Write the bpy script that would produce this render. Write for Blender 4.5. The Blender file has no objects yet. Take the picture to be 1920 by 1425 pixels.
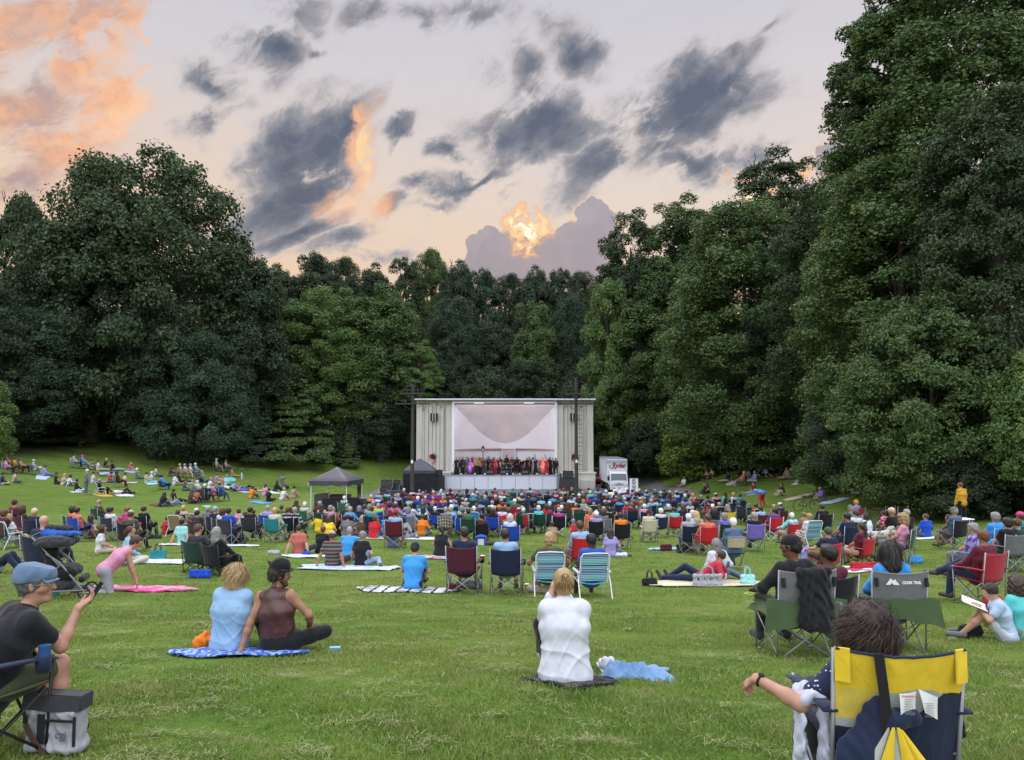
import bpy, math, random, itertools
import numpy as np
from mathutils import Vector, Matrix, Euler
random.seed(7); rng = np.random.default_rng(7)
SC = bpy.context.scene
COL = SC.collection
R = math.radians
# ------------------------------------------------------------------ camera
F_PX, Y0 = 1420.0, 800.0          # focal length and level line, in pixels of a 1920 wide frame
PITCH = math.atan((Y0-712.5)/F_PX)
cam_d = bpy.data.cameras.new('camera'); cam = bpy.data.objects.new('camera', cam_d); COL.objects.link(cam)
cam_d.sensor_fit = 'HORIZONTAL'; cam_d.sensor_width = 36.0; cam_d.lens = 36.0*F_PX/1920.0
cam_d.clip_start = .05; cam_d.clip_end = 4000
cam.location = (0, 0, 0); cam.rotation_euler = (math.pi/2+PITCH, 0, 0)
SC.camera = cam
def pdir(px, py):
 u = (px-960)/F_PX; v = -(py-712.5)/F_PX
 c, s = math.cos(PITCH), math.sin(PITCH)
 return Vector((u, c-v*s, s+v*c))
def at(px, py, Y):                # the point at depth Y seen at that place of the photograph
 d = pdir(px, py); return d*(Y/d.y)
# ------------------------------------------------------------------ exposure
SC.view_settings.view_transform = 'Standard'; SC.view_settings.look = 'None'
SC.view_settings.exposure = 0.0; SC.view_settings.gamma = 1.0
SC.view_settings.use_curve_mapping = False
SC.render.engine = 'CYCLES'
SC.cycles.max_bounces = 6; SC.cycles.diffuse_bounces = 3; SC.cycles.glossy_bounces = 2
SC.cycles.transmission_bounces = 4; SC.cycles.transparent_max_bounces = 6
SC.cycles.use_denoising = True
SC.cycles.caustics_reflective = False; SC.cycles.caustics_refractive = False
# ------------------------------------------------------------------ sun: evening light sifted by cloud, raised above the true sun for top light
SUN_EL, SUN_AZ = 38.0, -14.0
sl = bpy.data.lights.new('sun', 'SUN'); sl.energy = 1.25; sl.angle = R(22); sl.color = (1, .90, .80)
so = bpy.data.objects.new('sun', sl); COL.objects.link(so)
sd = Vector((math.sin(R(SUN_AZ))*math.cos(R(SUN_EL)), math.cos(R(SUN_AZ))*math.cos(R(SUN_EL)), math.sin(R(SUN_EL))))
so.rotation_euler = sd.to_track_quat('Z', 'Y').to_euler(); so.location = (0, 0, 60)
# ------------------------------------------------------------------ world: evening sky with clouds placed by direction
W = bpy.data.worlds.new('World'); SC.world = W; W.use_nodes = True
nt = W.node_tree; nt.nodes.clear(); L = nt.links
class NB:                          # small helper for node graphs
 def __init__(s, tree): s.t = tree
 def n(s, typ, **kw):
  nd = s.t.nodes.new(typ)
  for k, v in kw.items(): setattr(nd, k, v)
  return nd
 def put(s, sock, v):
  if hasattr(v, 'is_output'): s.t.links.new(v, sock)
  else: sock.default_value = v
 def math(s, op, a, b=0.0, c=None, clamp=False):
  nd = s.n('ShaderNodeMath', operation=op, use_clamp=clamp); s.put(nd.inputs[0], a); s.put(nd.inputs[1], b)
  if c is not None: s.put(nd.inputs[2], c)
  return nd.outputs[0]
 def vmath(s, op, a, b=(0, 0, 0)):
  nd = s.n('ShaderNodeVectorMath', operation=op); s.put(nd.inputs[0], a)
  if op == 'SCALE': s.put(nd.inputs[3], b)
  else: s.put(nd.inputs[1], b)
  return nd.outputs['Value'] if op in ('LENGTH', 'DOT_PRODUCT') else nd.outputs[0]
 def noise(s, vec, scale, detail=4.0, rough=.55, dist=0.0, out='Fac'):
  nd = s.n('ShaderNodeTexNoise'); s.put(nd.inputs['Vector'], vec); s.put(nd.inputs['Scale'], scale)
  nd.inputs['Detail'].default_value = detail; nd.inputs['Roughness'].default_value = rough; nd.inputs['Distortion'].default_value = dist
  return nd.outputs[out]
 def mrange(s, v, a, b, c=0.0, d=1.0, mode='LINEAR'):
  nd = s.n('ShaderNodeMapRange', interpolation_type=mode); s.put(nd.inputs[0], v)
  for i, q in enumerate((a, b, c, d)): s.put(nd.inputs[1+i], q)
  return nd.outputs[0]
 def mix(s, fac, a, b, blend='MIX'):
  nd = s.n('ShaderNodeMix', data_type='RGBA', blend_type=blend); s.put(nd.inputs[0], fac)
  for i, q in ((6, a), (7, b)):
   if not hasattr(q, 'is_output') and len(q) == 3: q = (*q, 1)
   s.put(nd.inputs[i], q)
  return nd.outputs[2]
 def ramp(s, fac, stops, mode='LINEAR'):
  nd = s.n('ShaderNodeValToRGB'); cr = nd.color_ramp; cr.interpolation = mode
  while len(cr.elements) < len(stops): cr.elements.new(.5)
  for e, (p, c) in zip(cr.elements, stops): e.position = p; e.color = (*c, 1) if len(c) == 3 else c
  s.put(nd.inputs[0], fac); return nd.outputs[0]
def srgb(r, g, b):
 f = lambda c: ((c/255+.055)/1.055)**2.4 if c/255 > .04045 else c/255/12.92
 return (f(r), f(g), f(b))
g = NB(nt)
tc = g.n('ShaderNodeTexCoord').outputs['Generated']
sep = g.n('ShaderNodeSeparateXYZ'); g.put(sep.inputs[0], tc)
X, Y, Z = sep.outputs
az = g.math('ARCTAN2', X, Y); el = g.math('ARCSINE', Z)
def rad(px, py):
 d = pdir(px, py).normalized(); return math.atan2(d.x, d.y), math.asin(d.z)
el_deg = g.math('MULTIPLY', el, 180/math.pi)
grey = [(570,315,150,66,40,1.35),(650,250,80,38,45,1.15),(500,355,84,50,30,1.1),(560,432,95,36,24,1.1),(640,470,90,30,15,.85),(465,390,60,22,30,.7),
  (1010,228,130,58,6,1.3),(930,250,52,56,0,1.05),(1285,190,160,78,24,1.4),(1195,215,95,60,35,1.15),(1385,140,84,38,45,1.25),(1290,325,130,46,-4,1.15),(1110,300,105,42,38,1.05),(1225,275,110,46,10,1.0),
  (1095,78,66,50,-20,1.1),(985,115,60,62,60,.9),(880,28,140,40,10,.8),(1000,165,80,46,0,.85),(1050,20,90,30,10,.6),(900,120,60,40,20,.55),
  (395,165,58,38,-14,1.15),(490,120,80,50,-18,1.05),(545,45,80,42,20,.8),(690,35,66,44,10,.9),(770,50,70,30,-4,.75),(585,130,38,20,15,.8),
  (405,240,70,28,35,.85),(752,238,40,18,38,.9),(850,268,38,28,0,1.0),(870,332,110,22,24,1.05),(790,338,66,24,16,.9),(735,395,50,24,35,.9),(820,382,90,18,30,.75),
  (1460,15,50,26,10,.65),(1380,60,50,22,-20,.75),(360,285,64,18,25,.5),(945,360,46,15,35,.65),(690,495,200,22,2,.6),(60,60,60,30,10,.4),(1400,300,70,26,20,.8)]
lit = [(-30,60,150,55,20,1.1),(60,40,80,50,0,1.0),(175,95,120,46,62,1.15),(235,50,44,40,40,1.0),(30,235,130,90,20,1.2),(150,205,100,44,20,1.05),(10,320,130,50,30,.85),(150,300,80,36,60,.7),(265,78,26,18,10,.9),(240,128,50,14,10,.75),(90,130,60,40,0,.7)]
front = [(925,480,66,40,8,1.15),(975,470,60,44,0,1.05),(1080,470,100,58,28,1.2),(1110,415,44,44,10,1.2),(1140,445,32,46,0,1.1),(1060,440,40,30,30,1.0),(1020,512,200,28,0,1.2),(877,500,26,20,0,1.0),(1570,288,44,22,14,1.2),(1600,275,40,30,30,1.1),(1640,300,50,30,0,1.2)]
fire = [(985,428,46,36,10,1.05),(980,460,40,28,0,.8),(1430,365,75,36,-30,.9),(1520,315,30,30,10,.6)]
glow = [(676,290,24,76,-20,1.15),(640,365,52,46,20,1.05),(695,400,56,40,10,.85),(680,228,20,18,0,.9),(610,335,50,34,40,.8),(1162,235,16,22,-20,.8),(1172,270,10,16,0,.6)]
hot = [(688,270,8,40,-20,1.1),(676,322,12,20,0,.8),(640,372,20,16,0,.6)]
def window(a0, a1):
 """sky with its clouds for the azimuths between two columns of the survey; only clouds that reach into it are built"""
 sel = lambda lst: [q for q in lst if a0-max(q[2], q[3])*1.9 < q[0] < a1+max(q[2], q[3])*1.9]
 def warp(P, scale, amt, det=5):
  nz = g.noise(P, scale, det, .62, out='Color')
  return g.vmath('ADD', P, g.vmath('SCALE', g.vmath('SUBTRACT', nz, (.5, .5, .5)), amt))
 cmb = g.n('ShaderNodeCombineXYZ'); g.put(cmb.inputs[0], az); g.put(cmb.inputs[1], el); P0 = cmb.outputs[0]
 mpw = g.n('ShaderNodeMapping', vector_type='TEXTURE'); mpw.inputs['Rotation'].default_value = (0, 0, R(32)); mpw.inputs['Scale'].default_value = (1.9, .9, 1); g.put(mpw.inputs[0], P0)
 PS = mpw.outputs[0]                     # wind aligned coordinates
 nz = g.noise(PS, 7.0, 3, .6, out='Color')
 P1 = g.vmath('ADD', P0, g.vmath('SCALE', g.vmath('SUBTRACT', nz, (.5, .5, .5)), .14)); P2 = warp(P1, 22.0, .055, 7)
 detail = g.noise(warp(PS, 20, .06, 3), 13.0, 7.0, .64)
 def blobs(lst, P, lo=.1, hi=1.75):
  acc = None
  for px, py, a, b, rot, amp in sel(lst):
   A, E = rad(px, py)
   m = g.n('ShaderNodeMapping', vector_type='TEXTURE')
   m.inputs['Location'].default_value = (A, E, 0); m.inputs['Rotation'].default_value = (0, 0, R(rot))
   m.inputs['Scale'].default_value = (a/1500, b/1500, 1)
   g.put(m.inputs['Vector'], P if acc is None else g.vmath('ADD', P, g.math('MULTIPLY', acc, 1e-6)))
   sp = g.n('ShaderNodeVectorMath', operation='LENGTH'); g.put(sp.inputs[0], m.outputs[0])
   v = g.mrange(sp.outputs['Value'], lo, hi, amp, 0.0)
   acc = v if acc is None else g.math('SMOOTH_MAX', acc, v, .12)
  return 0.0 if acc is None else acc
 def cover(v, w0, w1, mixn=.75):
  return g.mrange(g.math('MULTIPLY', v, g.mrange(detail, .28, .68, 1-mixn, 1+mixn*.5)), w0, w1, 0, 1, 'SMOOTHSTEP')
 col = g.mix(g.mrange(detail, .50, .72, 0, .32), clear_sky(), srgb(200,194,204))
 if sel(lit):
  cl = cover(blobs(lit, P2), .30, .86, .90)
  litc = g.ramp(g.noise(P2, 9.0, 6.0, .62), [(.36, srgb(178,158,160)), (.45, srgb(214,170,150)), (.53, srgb(246,186,146)), (.64, srgb(255,206,166)), (.8, srgb(250,216,190))])
  col = g.mix(g.math('MULTIPLY', cl, .94), col, litc)
 cg = blobs(grey, P2)
 thick = g.mrange(g.math('MULTIPLY', cg, g.mrange(detail, .25, .7, .55, 1.25)), .36, 1.1)
 greyc = g.ramp(thick, [(0, srgb(196,190,192)), (.35, srgb(158,156,163)), (.7, srgb(112,119,134)), (1, srgb(88,99,119))])
 if sel(glow):
  gl = cover(blobs(glow, P2), .20, .85)
  greyc = g.mix(g.math('MULTIPLY', gl, .80), greyc, srgb(252,188,146))
 col = g.mix(g.math('MULTIPLY', cover(cg, .22, .66), .95), col, greyc)
 if sel(glow):
  col = g.mix(g.math('MULTIPLY', gl, .42), col, srgb(255,200,156))
 if sel(hot): col = g.mix(g.math('MULTIPLY', cover(blobs(hot, P2), .25, .85), .8), col, srgb(255,222,168))
 if sel(front):
  vo = g.n('ShaderNodeTexVoronoi', feature='F1'); g.put(vo.inputs['Vector'], warp(P0, 40.0, .02, 3)); vo.inputs['Scale'].default_value = 34
  P3 = warp(warp(P0, 9.0, .05, 2), 36.0, .026, 5)
  fb = g.math('SUBTRACT', blobs(front, P3), g.math('MULTIPLY', vo.outputs['Distance'], .30)); fa = g.mrange(fb, .27, .32, 0, 1, 'SMOOTHSTEP')
  rim = g.mrange(fb, .29, .37, 1, 0, 'SMOOTHSTEP')
  bank = g.ramp(g.mrange(el_deg, 7, 17), [(0, srgb(212,176,160)), (.4, srgb(176,162,166)), (1, srgb(184,176,182))])
  bank = g.mix(g.mrange(g.noise(P3, 18, 5, .6), .35, .65, 0, .40), bank, srgb(146,142,154))
  bank = g.mix(g.math('MULTIPLY', rim, g.mrange(el_deg, 9.5, 13.0, 0, .95)), bank, srgb(255,218,170))
  col = g.mix(fa, col, bank)
  fi = g.math('MULTIPLY', blobs(fire, P3), g.mrange(g.noise(P3, 46, 5, .65), .36, .6, .3, 1.2))
  col = g.mix(g.mrange(fi, .25, .60, 0, .95, 'SMOOTHSTEP'), col, g.ramp(fi, [(0, srgb(214,158,128)), (.45, srgb(246,184,130)), (.7, srgb(255,222,172)), (1.0, (1.35, 1.2, .92))]))
 b = g.n('ShaderNodeBackground'); g.put(b.inputs[0], col); b.inputs[1].default_value = 1.0; return b.outputs[0]
# clear sky: peach at the horizon, grey lavender above
def clear_sky():
 clear = g.ramp(g.mrange(el_deg, 0, 40), [(0, srgb(238,200,166)), (.25, srgb(240,214,186)), (.42, srgb(232,216,204)), (.60, srgb(216,211,214)), (.8, srgb(203,203,213)), (1, srgb(196,199,213))])
 return g.mix(g.math('MULTIPLY', g.mrange(az, -.75, .15, 1, 0), g.mrange(el_deg, 26, 6, 0, .8)), clear, srgb(236,192,156))
# the vault overhead and behind the camera is brightened as added, unseen fill light
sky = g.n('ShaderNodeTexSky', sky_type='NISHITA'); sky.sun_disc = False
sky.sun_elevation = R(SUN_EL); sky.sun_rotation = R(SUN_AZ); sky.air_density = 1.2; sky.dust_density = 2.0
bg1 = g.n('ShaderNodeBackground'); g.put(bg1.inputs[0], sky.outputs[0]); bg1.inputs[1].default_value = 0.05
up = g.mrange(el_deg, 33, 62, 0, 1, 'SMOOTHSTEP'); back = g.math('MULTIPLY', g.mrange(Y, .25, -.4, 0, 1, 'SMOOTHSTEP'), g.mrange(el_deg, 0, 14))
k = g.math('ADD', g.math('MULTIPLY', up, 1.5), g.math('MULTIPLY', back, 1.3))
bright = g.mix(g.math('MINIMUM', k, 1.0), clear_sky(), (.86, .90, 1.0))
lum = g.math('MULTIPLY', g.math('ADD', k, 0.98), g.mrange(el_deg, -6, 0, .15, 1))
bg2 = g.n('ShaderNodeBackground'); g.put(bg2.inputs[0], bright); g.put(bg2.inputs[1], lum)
def mixsh(f, a, b):
 m = g.n('ShaderNodeMixShader'); g.put(m.inputs[0], f); L.new(a, m.inputs[1]); L.new(b, m.inputs[2]); return m.outputs[0]
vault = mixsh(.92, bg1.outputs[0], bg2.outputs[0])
cols = [-140, 330, 760, 1230, 2060]; wins = [window(a, b) for a, b in zip(cols[:-1], cols[1:])]
acc = wins[-1]
for w, edge in zip(wins[-2::-1], cols[-2:0:-1]): acc = mixsh(g.math('LESS_THAN', az, math.atan2(edge-960, F_PX)), acc, w)
inside = g.math('MULTIPLY', g.math('LESS_THAN', g.math('ABSOLUTE', az), .72), g.math('MULTIPLY', g.math('GREATER_THAN', el_deg, 0.0), g.math('LESS_THAN', el_deg, 33.5)))
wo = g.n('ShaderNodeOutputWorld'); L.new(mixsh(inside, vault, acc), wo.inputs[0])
W.cycles.sampling_method = 'MANUAL'; W.cycles.sample_map_resolution = 512
# ------------------------------------------------------------------ terrain: heights below the eye, thin plate through survey points
CP = [(0,0,1.75),(0,4,1.95),(0,6,2.08),(0,8,2.38),(0,11,2.80),(0,15,3.28),(0,21.6,3.80),(0,27,4.25),(0,33,4.68),(0,40,5.05),(0,48,5.38),(0,57,5.8),(0,65,6.05),(0,75,6.3),(0,88,6.3),
      (-3,4,1.9),(3,4,1.98),(-7,15,3.2),(7,11,2.95),(8,15,3.3),(-8,24,3.85),(10,24,3.85),(-12,33,4.6),(-20,33,4.5),(-15,20,3.55),(14,20,3.5),(12,33,4.65),(-15,48,5.2),(14,48,5.2),
      (-12,65,6.05),(12,65,6.1),(-12,78,6.25),(14,78,6.3),(-27,40,4.5),(-32,52,4.6),(-33,57,4.5),(-37,62,3.9),(-42,80,1.5),(-24,60,4.6),(-26,74,4.7),(-20,71,5.8),(-25,95,1.9),(-34,90,1.4),(-46,60,2.6),(-40,45,3.9),(-30,25,3.4),
      (19,69,4.5),(16,71,5.6),(20,60,4.9),(20.6,50,4.5),(24,55,3.9),(28,75,2.6),(18,40,4.75),(18,31,4.0),(21,33,3.95),(30,40,2.6),(30,55,2.6),(38,60,1.4),(40,80,1.0),(26,28,3.0),(16,12,2.9),(-16,12,2.9),
      (-10,98,4.8),(8,98,4.8),(0,125,2.0),(30,110,.6),(-35,120,.6),(-8,0,1.8),(8,0,1.8),(0,-10,1.4),(0,-30,1.2),(30,0,1.6),(-30,0,1.6),(60,60,0),(-60,60,1),(70,120,-1),(-70,120,-1),(0,160,-2),(70,0,1),(-70,0,1),(19,90,4.5)]
CPa = np.array(CP, float)
def _tps(r2): return np.where(r2 > 0, r2*np.log(np.maximum(r2, 1e-9)), 0)*.5
_n = len(CPa); _s = 50.0
_xy = CPa[:, :2]/_s
_K = _tps(((_xy[:, None]-_xy[None])**2).sum(2)) + np.eye(_n)*2e-4
_A = np.zeros((_n+3, _n+3)); _A[:_n, :_n] = _K; _A[:_n, _n] = 1; _A[:_n, _n+1:] = _xy; _A[_n, :_n] = 1; _A[_n+1:, :_n] = _xy.T
_w = np.linalg.solve(_A, np.concatenate([CPa[:, 2], [0, 0, 0]]))
def ground_np(x, y):
 x = np.asarray(x, float); y = np.asarray(y, float); sh = x.shape
 q = np.stack([np.clip(x.ravel(), -120, 120), np.clip(y.ravel(), -40, 190)], 1)/_s
 out = np.empty(len(q))
 for i in range(0, len(q), 20000):
  p = q[i:i+20000]
  out[i:i+20000] = _tps(((p[:, None]-_xy[None])**2).sum(2))@_w[:_n] + _w[_n] + p@_w[_n+1:]
 h = -out.reshape(sh)
 # terrace for stage and forecourt
 f = np.clip((y-62)/6, 0, 1)*np.clip((92-y)/6, 0, 1)*np.clip((15-np.abs(x))/3, 0, 1); f = f*f*(3-2*f)
 return h*(1-f) + (-6.28)*f
def gz(x, y): return float(ground_np(np.array([x]), np.array([y]))[0])
# ray march table for placing things on the lawn
def hit(px, py, lift=0.0):
 d = pdir(px, py); t = np.linspace(1.5, 130, 1400); t = t/d.y
 z = d.z*t; gr = ground_np(d.x*t, d.y*t)+lift
 i = np.argmax(z < gr)
 if i == 0: i = len(t)-1
 a = (z-gr)[i-1]; b = (z-gr)[i]; tt = t[i-1]+(t[i]-t[i-1])*a/(a-b+1e-9)
 x, y = d.x*tt, d.y*tt
 return x, y, gz(x, y)
# ------------------------------------------------------------------ mesh building
class MB:
 def __init__(s): s.v = []; s.f = []; s.m = []; s.n = 0
 def add(s, V, Fs, mi=0):
  V = np.asarray(V, float).reshape(-1, 3); s.v.append(V)
  for f in Fs: s.f.append(tuple(int(i)+s.n for i in f)); s.m.append(mi)
  s.n += len(V); return s
 def box(s, c, d, rot=None, mi=0, taper=1.0):
  hx, hy, hz = d[0]/2, d[1]/2, d[2]/2
  V = np.array([[sx*hx*(taper if sz > 0 else 1), sy*hy*(taper if sz > 0 else 1), sz*hz] for sz in (-1, 1) for sy in (-1, 1) for sx in (-1, 1)])
  if rot is not None: V = V@np.array(Euler(rot).to_matrix()).T
  return s.add(V+np.array(c), [(0,2,3,1),(4,5,7,6),(0,1,5,4),(2,6,7,3),(0,4,6,2),(1,3,7,5)], mi)
 def tube(s, pts, r, n=6, mi=0, cap=True):
  pts = [np.array(p, float) for p in pts]; k = len(pts)
  rr = r if hasattr(r, '__len__') else [r]*k
  V = []; ref = None
  for i in range(k):
   t = pts[min(i+1, k-1)]-pts[max(i-1, 0)]; t = t/(np.linalg.norm(t)+1e-12)
   if ref is None: ref = np.array([0, 0, 1.]) if abs(t[2]) < .9 else np.array([1., 0, 0])
   u = ref-t*ref.dot(t); u /= np.linalg.norm(u)+1e-12; w = np.cross(t, u); ref = u
   for j in range(n):
    a = 2*math.pi*j/n; V.append(pts[i]+rr[i]*(math.cos(a)*u+math.sin(a)*w))
  Fs = [(i*n+j, i*n+(j+1)%n, (i+1)*n+(j+1)%n, (i+1)*n+j) for i in range(k-1) for j in range(n)]
  if cap: Fs += [tuple(range(n-1, -1, -1)), tuple((k-1)*n+j for j in range(n))]
  return s.add(V, Fs, mi)
 def lathe(s, prof, c=(0, 0, 0), n=12, mi=0, sx=1, sy=1):
  V = [[r*math.cos(2*math.pi*j/n)*sx+c[0], r*math.sin(2*math.pi*j/n)*sy+c[1], z+c[2]] for r, z in prof for j in range(n)]
  k = len(prof)
  Fs = [(i*n+j, i*n+(j+1)%n, (i+1)*n+(j+1)%n, (i+1)*n+j) for i in range(k-1) for j in range(n)]
  Fs += [tuple(range(n-1, -1, -1)), tuple((k-1)*n+j for j in range(n))]
  return s.add(V, Fs, mi)
 def sheet(s, fn, nu, nv, th=.006, mi=0):
  U = np.linspace(0, 1, nu); Vv = np.linspace(0, 1, nv)
  P = np.array([[fn(u, v) for v in Vv] for u in U], float)
  du = np.gradient(P, axis=0); dv = np.gradient(P, axis=1); N = np.cross(du, dv); N /= np.linalg.norm(N, axis=2, keepdims=True)+1e-12
  A = (P+N*th/2).reshape(-1, 3); B = (P-N*th/2).reshape(-1, 3); o = nu*nv
  Fs = []
  for i in range(nu-1):
   for j in range(nv-1):
    a = i*nv+j; Fs.append((a, a+nv, a+nv+1, a+1)); Fs.append((o+a, o+a+1, o+a+nv+1, o+a+nv))
  rim = [(i, 0) for i in range(nu)]+[(nu-1, j) for j in range(1, nv)]+[(i, nv-1) for i in range(nu-2, -1, -1)]+[(0, j) for j in range(nv-2, 0, -1)]
  ids = [i*nv+j for i, j in rim]
  for a, b in zip(ids, ids[1:]+ids[:1]): Fs.append((b, a, a+o, b+o))
  return s.add(np.vstack([A, B]), Fs, mi)
 def mesh(s, name, smooth=True, ang=None):
  me = bpy.data.meshes.new(name)
  V = np.vstack(s.v) if s.v else np.zeros((0, 3))
  me.from_pydata(V.tolist(), [], s.f)
  if any(s.m): me.polygons.foreach_set('material_index', s.m)
  if smooth: me.polygons.foreach_set('use_smooth', [True]*len(s.f));
  if ang is not None and smooth: me.set_sharp_from_angle(angle=R(ang))
  me.update(); return me
def np_mesh(name, V, Q, smooth=True):
 me = bpy.data.meshes.new(name); V = np.ascontiguousarray(V, np.float32); Q = np.ascontiguousarray(Q, np.int32); k = Q.shape[1]
 me.vertices.add(len(V)); me.vertices.foreach_set('co', V.ravel())
 me.loops.add(Q.size); me.loops.foreach_set('vertex_index', Q.ravel())
 me.polygons.add(len(Q)); me.polygons.foreach_set('loop_start', np.arange(0, Q.size, k, dtype=np.int32)); me.polygons.foreach_set('loop_total', np.full(len(Q), k, np.int32))
 me.polygons.foreach_set('use_smooth', np.full(len(Q), smooth)); me.update(calc_edges=True); return me
def setm(o, mats):
 """materials on the object, so that copies may share a mesh and still have colours of their own"""
 if not isinstance(mats, (list, tuple)): mats = [mats]
 me = o.data
 while len(me.materials) < len(mats): me.materials.append(None)
 for i, m in enumerate(mats):
  o.material_slots[i].link = 'OBJECT'; o.material_slots[i].material = m
def obj(name, me, mats, parent=None, loc=None, rot=None, scale=None):
 if isinstance(me, MB): me = me.mesh(name, True, 35)
 o = bpy.data.objects.new(name, me); COL.objects.link(o)
 if mats is not None: setm(o, mats)
 if parent is not None: o.parent = parent
 if loc is not None: o.location = loc
 if rot is not None: o.rotation_euler = rot
 if scale is not None: o.scale = scale if hasattr(scale, '__len__') else (scale,)*3
 return o
def tag(o, label=None, cat=None, group=None, kind=None):
 if label: o['label'] = label
 if cat: o['category'] = cat
 if group: o['group'] = group
 if kind: o['kind'] = kind
 return o
def thing(name, label, cat, loc=(0, 0, 0), rotz=0, group=None, scale=1.0):
 o = bpy.data.objects.new(name, None); COL.objects.link(o); o.empty_display_size = .1
 o.location = loc; o.rotation_euler = (0, 0, rotz); o.scale = (scale,)*3
 return tag(o, label, cat, group)
# ------------------------------------------------------------------ materials
MATS = {}
def newmat(name):
 m = bpy.data.materials.new(name); m.use_nodes = True; t = m.node_tree
 bs = t.nodes['Principled BSDF']; return m, NB(t), bs
def mat(name, color, rough=.7, metal=0.0, vary=.12, vscale=6.0, bump=0.0, bscale=40.0, spec=.3, sheen=0.0, trans=0.0, emit=None, es=1.0):
 key = (name, tuple(round(c, 3) for c in color))
 if key in MATS: return MATS[key]
 m, g, bs = newmat(name); co = g.n('ShaderNodeTexCoord').outputs['Object']
 if vary:
  nz = g.noise(co, vscale, 4, .6)
  d = tuple(max(0, c*(1-vary)) for c in color); b = tuple(min(1, c*(1+vary)) for c in color)
  g.put(bs.inputs['Base Color'], g.ramp(nz, [(.3, d), (.7, b)]))
 else: bs.inputs['Base Color'].default_value = (*color, 1)
 bs.inputs['Roughness'].default_value = rough; bs.inputs['Metallic'].default_value = metal
 bs.inputs['Specular IOR Level'].default_value = spec
 if sheen: bs.inputs['Sheen Weight'].default_value = sheen; bs.inputs['Sheen Roughness'].default_value = .5
 if bump:
  bp = g.n('ShaderNodeBump'); bp.inputs['Strength'].default_value = bump; bp.inputs['Distance'].default_value = .02
  g.put(bp.inputs['Height'], g.noise(co, bscale, 5, .6)); g.t.links.new(bp.outputs[0], bs.inputs['Normal'])
 if emit: bs.inputs['Emission Color'].default_value = (*emit, 1); bs.inputs['Emission Strength'].default_value = es
 MATS[key] = m; return m
# ------------------------------------------------------------------ ground
def grass_color(g, co, use_attr=None):
 """lawn colour from noise in world metres: fresh green, olive, clippings turned to straw"""
 big = g.noise(co, .22, 4, .6); mid = g.noise(co, 1.3, 5, .65); sm = g.noise(co, 9.0, 5, .7)
 c = g.ramp(mid, [(.28, (.068, .130, .020)), (.5, (.125, .210, .034)), (.74, (.195, .280, .055))])
 c = g.mix(g.mrange(big, .38, .62, 0, .7), c, (.205, .250, .055)); c = g.mix(g.mrange(g.noise(co, 3.3, 6, .75), .54, .66, 0, .5), c, (.055, .095, .018))
 # clippings: stretched noise, straw coloured
 mp = g.n('ShaderNodeMapping'); g.put(mp.inputs[0], co); mp.inputs['Scale'].default_value = (.9, 1.5, 1)
 dry = g.math('MULTIPLY', g.mrange(g.noise(mp.outputs[0], 1.7, 7, .72), .52, .66, 0, 1), g.mrange(sm, .35, .6, .15, 1))
 near = g.n('ShaderNodeSeparateXYZ'); g.put(near.inputs[0], co)
 dry = g.math('MULTIPLY', dry, g.mrange(near.outputs[1], 12, 34, 1.0, .45))
 return g.mix(dry, c, (.30, .27, .13)), sm
m, g2, bs = newmat('lawn')
geo = g2.n('ShaderNodeNewGeometry').outputs['Position']
c, sm = grass_color(g2, geo)
c = g2.mix(g2.mrange(g2.noise(geo, 45, 4, .7), .3, .7, .0, .5), c, (.03, .07, .01))
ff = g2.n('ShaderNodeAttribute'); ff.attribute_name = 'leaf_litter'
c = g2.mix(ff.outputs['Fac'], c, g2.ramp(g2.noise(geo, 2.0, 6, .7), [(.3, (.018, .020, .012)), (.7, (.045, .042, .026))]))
g2.put(bs.inputs['Base Color'], c); bs.inputs['Roughness'].default_value = .95; bs.inputs['Specular IOR Level'].default_value = .1
bp = g2.n('ShaderNodeBump'); bp.inputs['Strength'].default_value = .9; bp.inputs['Distance'].default_value = .06
g2.put(bp.inputs['Height'], g2.math('ADD', g2.noise(geo, 5, 6, .75), g2.math('MULTIPLY', g2.noise(geo, 30, 4, .7), .5))); g2.t.links.new(bp.outputs[0], bs.inputs['Normal'])
M_LAWN = m
def warped(a, b, n, focus, p=2.0):
 t = np.linspace(-1, 1, n); return focus+np.sign(t)*np.abs(t)**p*np.where(t < 0, focus-a, b-focus)
xs = warped(-1500, 1500, 241, 0, 3.2); ys = np.concatenate([np.linspace(-1200, -40, 10)[:-1], np.linspace(-40, 130, 240), 130+np.linspace(0, 1, 30)[1:]**2.5*1500])
GX, GY = np.meshgrid(xs, ys, indexing='ij'); GZ = ground_np(GX, GY)
i, j = np.meshgrid(np.arange(len(xs)-1), np.arange(len(ys)-1), indexing='ij'); a = (i*len(ys)+j).ravel()
gm = np_mesh('lawn', np.stack([GX, GY, GZ], -1).reshape(-1, 3), np.stack([a, a+len(ys), a+len(ys)+1, a+1], 1))
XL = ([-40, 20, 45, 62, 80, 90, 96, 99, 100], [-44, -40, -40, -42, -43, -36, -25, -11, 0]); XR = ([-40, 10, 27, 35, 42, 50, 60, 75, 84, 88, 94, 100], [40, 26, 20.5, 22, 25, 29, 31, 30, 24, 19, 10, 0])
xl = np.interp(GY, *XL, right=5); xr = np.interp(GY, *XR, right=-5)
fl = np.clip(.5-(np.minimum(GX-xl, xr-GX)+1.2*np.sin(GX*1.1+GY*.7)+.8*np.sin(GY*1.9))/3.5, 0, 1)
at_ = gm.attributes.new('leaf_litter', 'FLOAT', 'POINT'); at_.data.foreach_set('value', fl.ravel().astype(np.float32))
tag(obj('ground', gm, M_LAWN), kind='structure')
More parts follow.
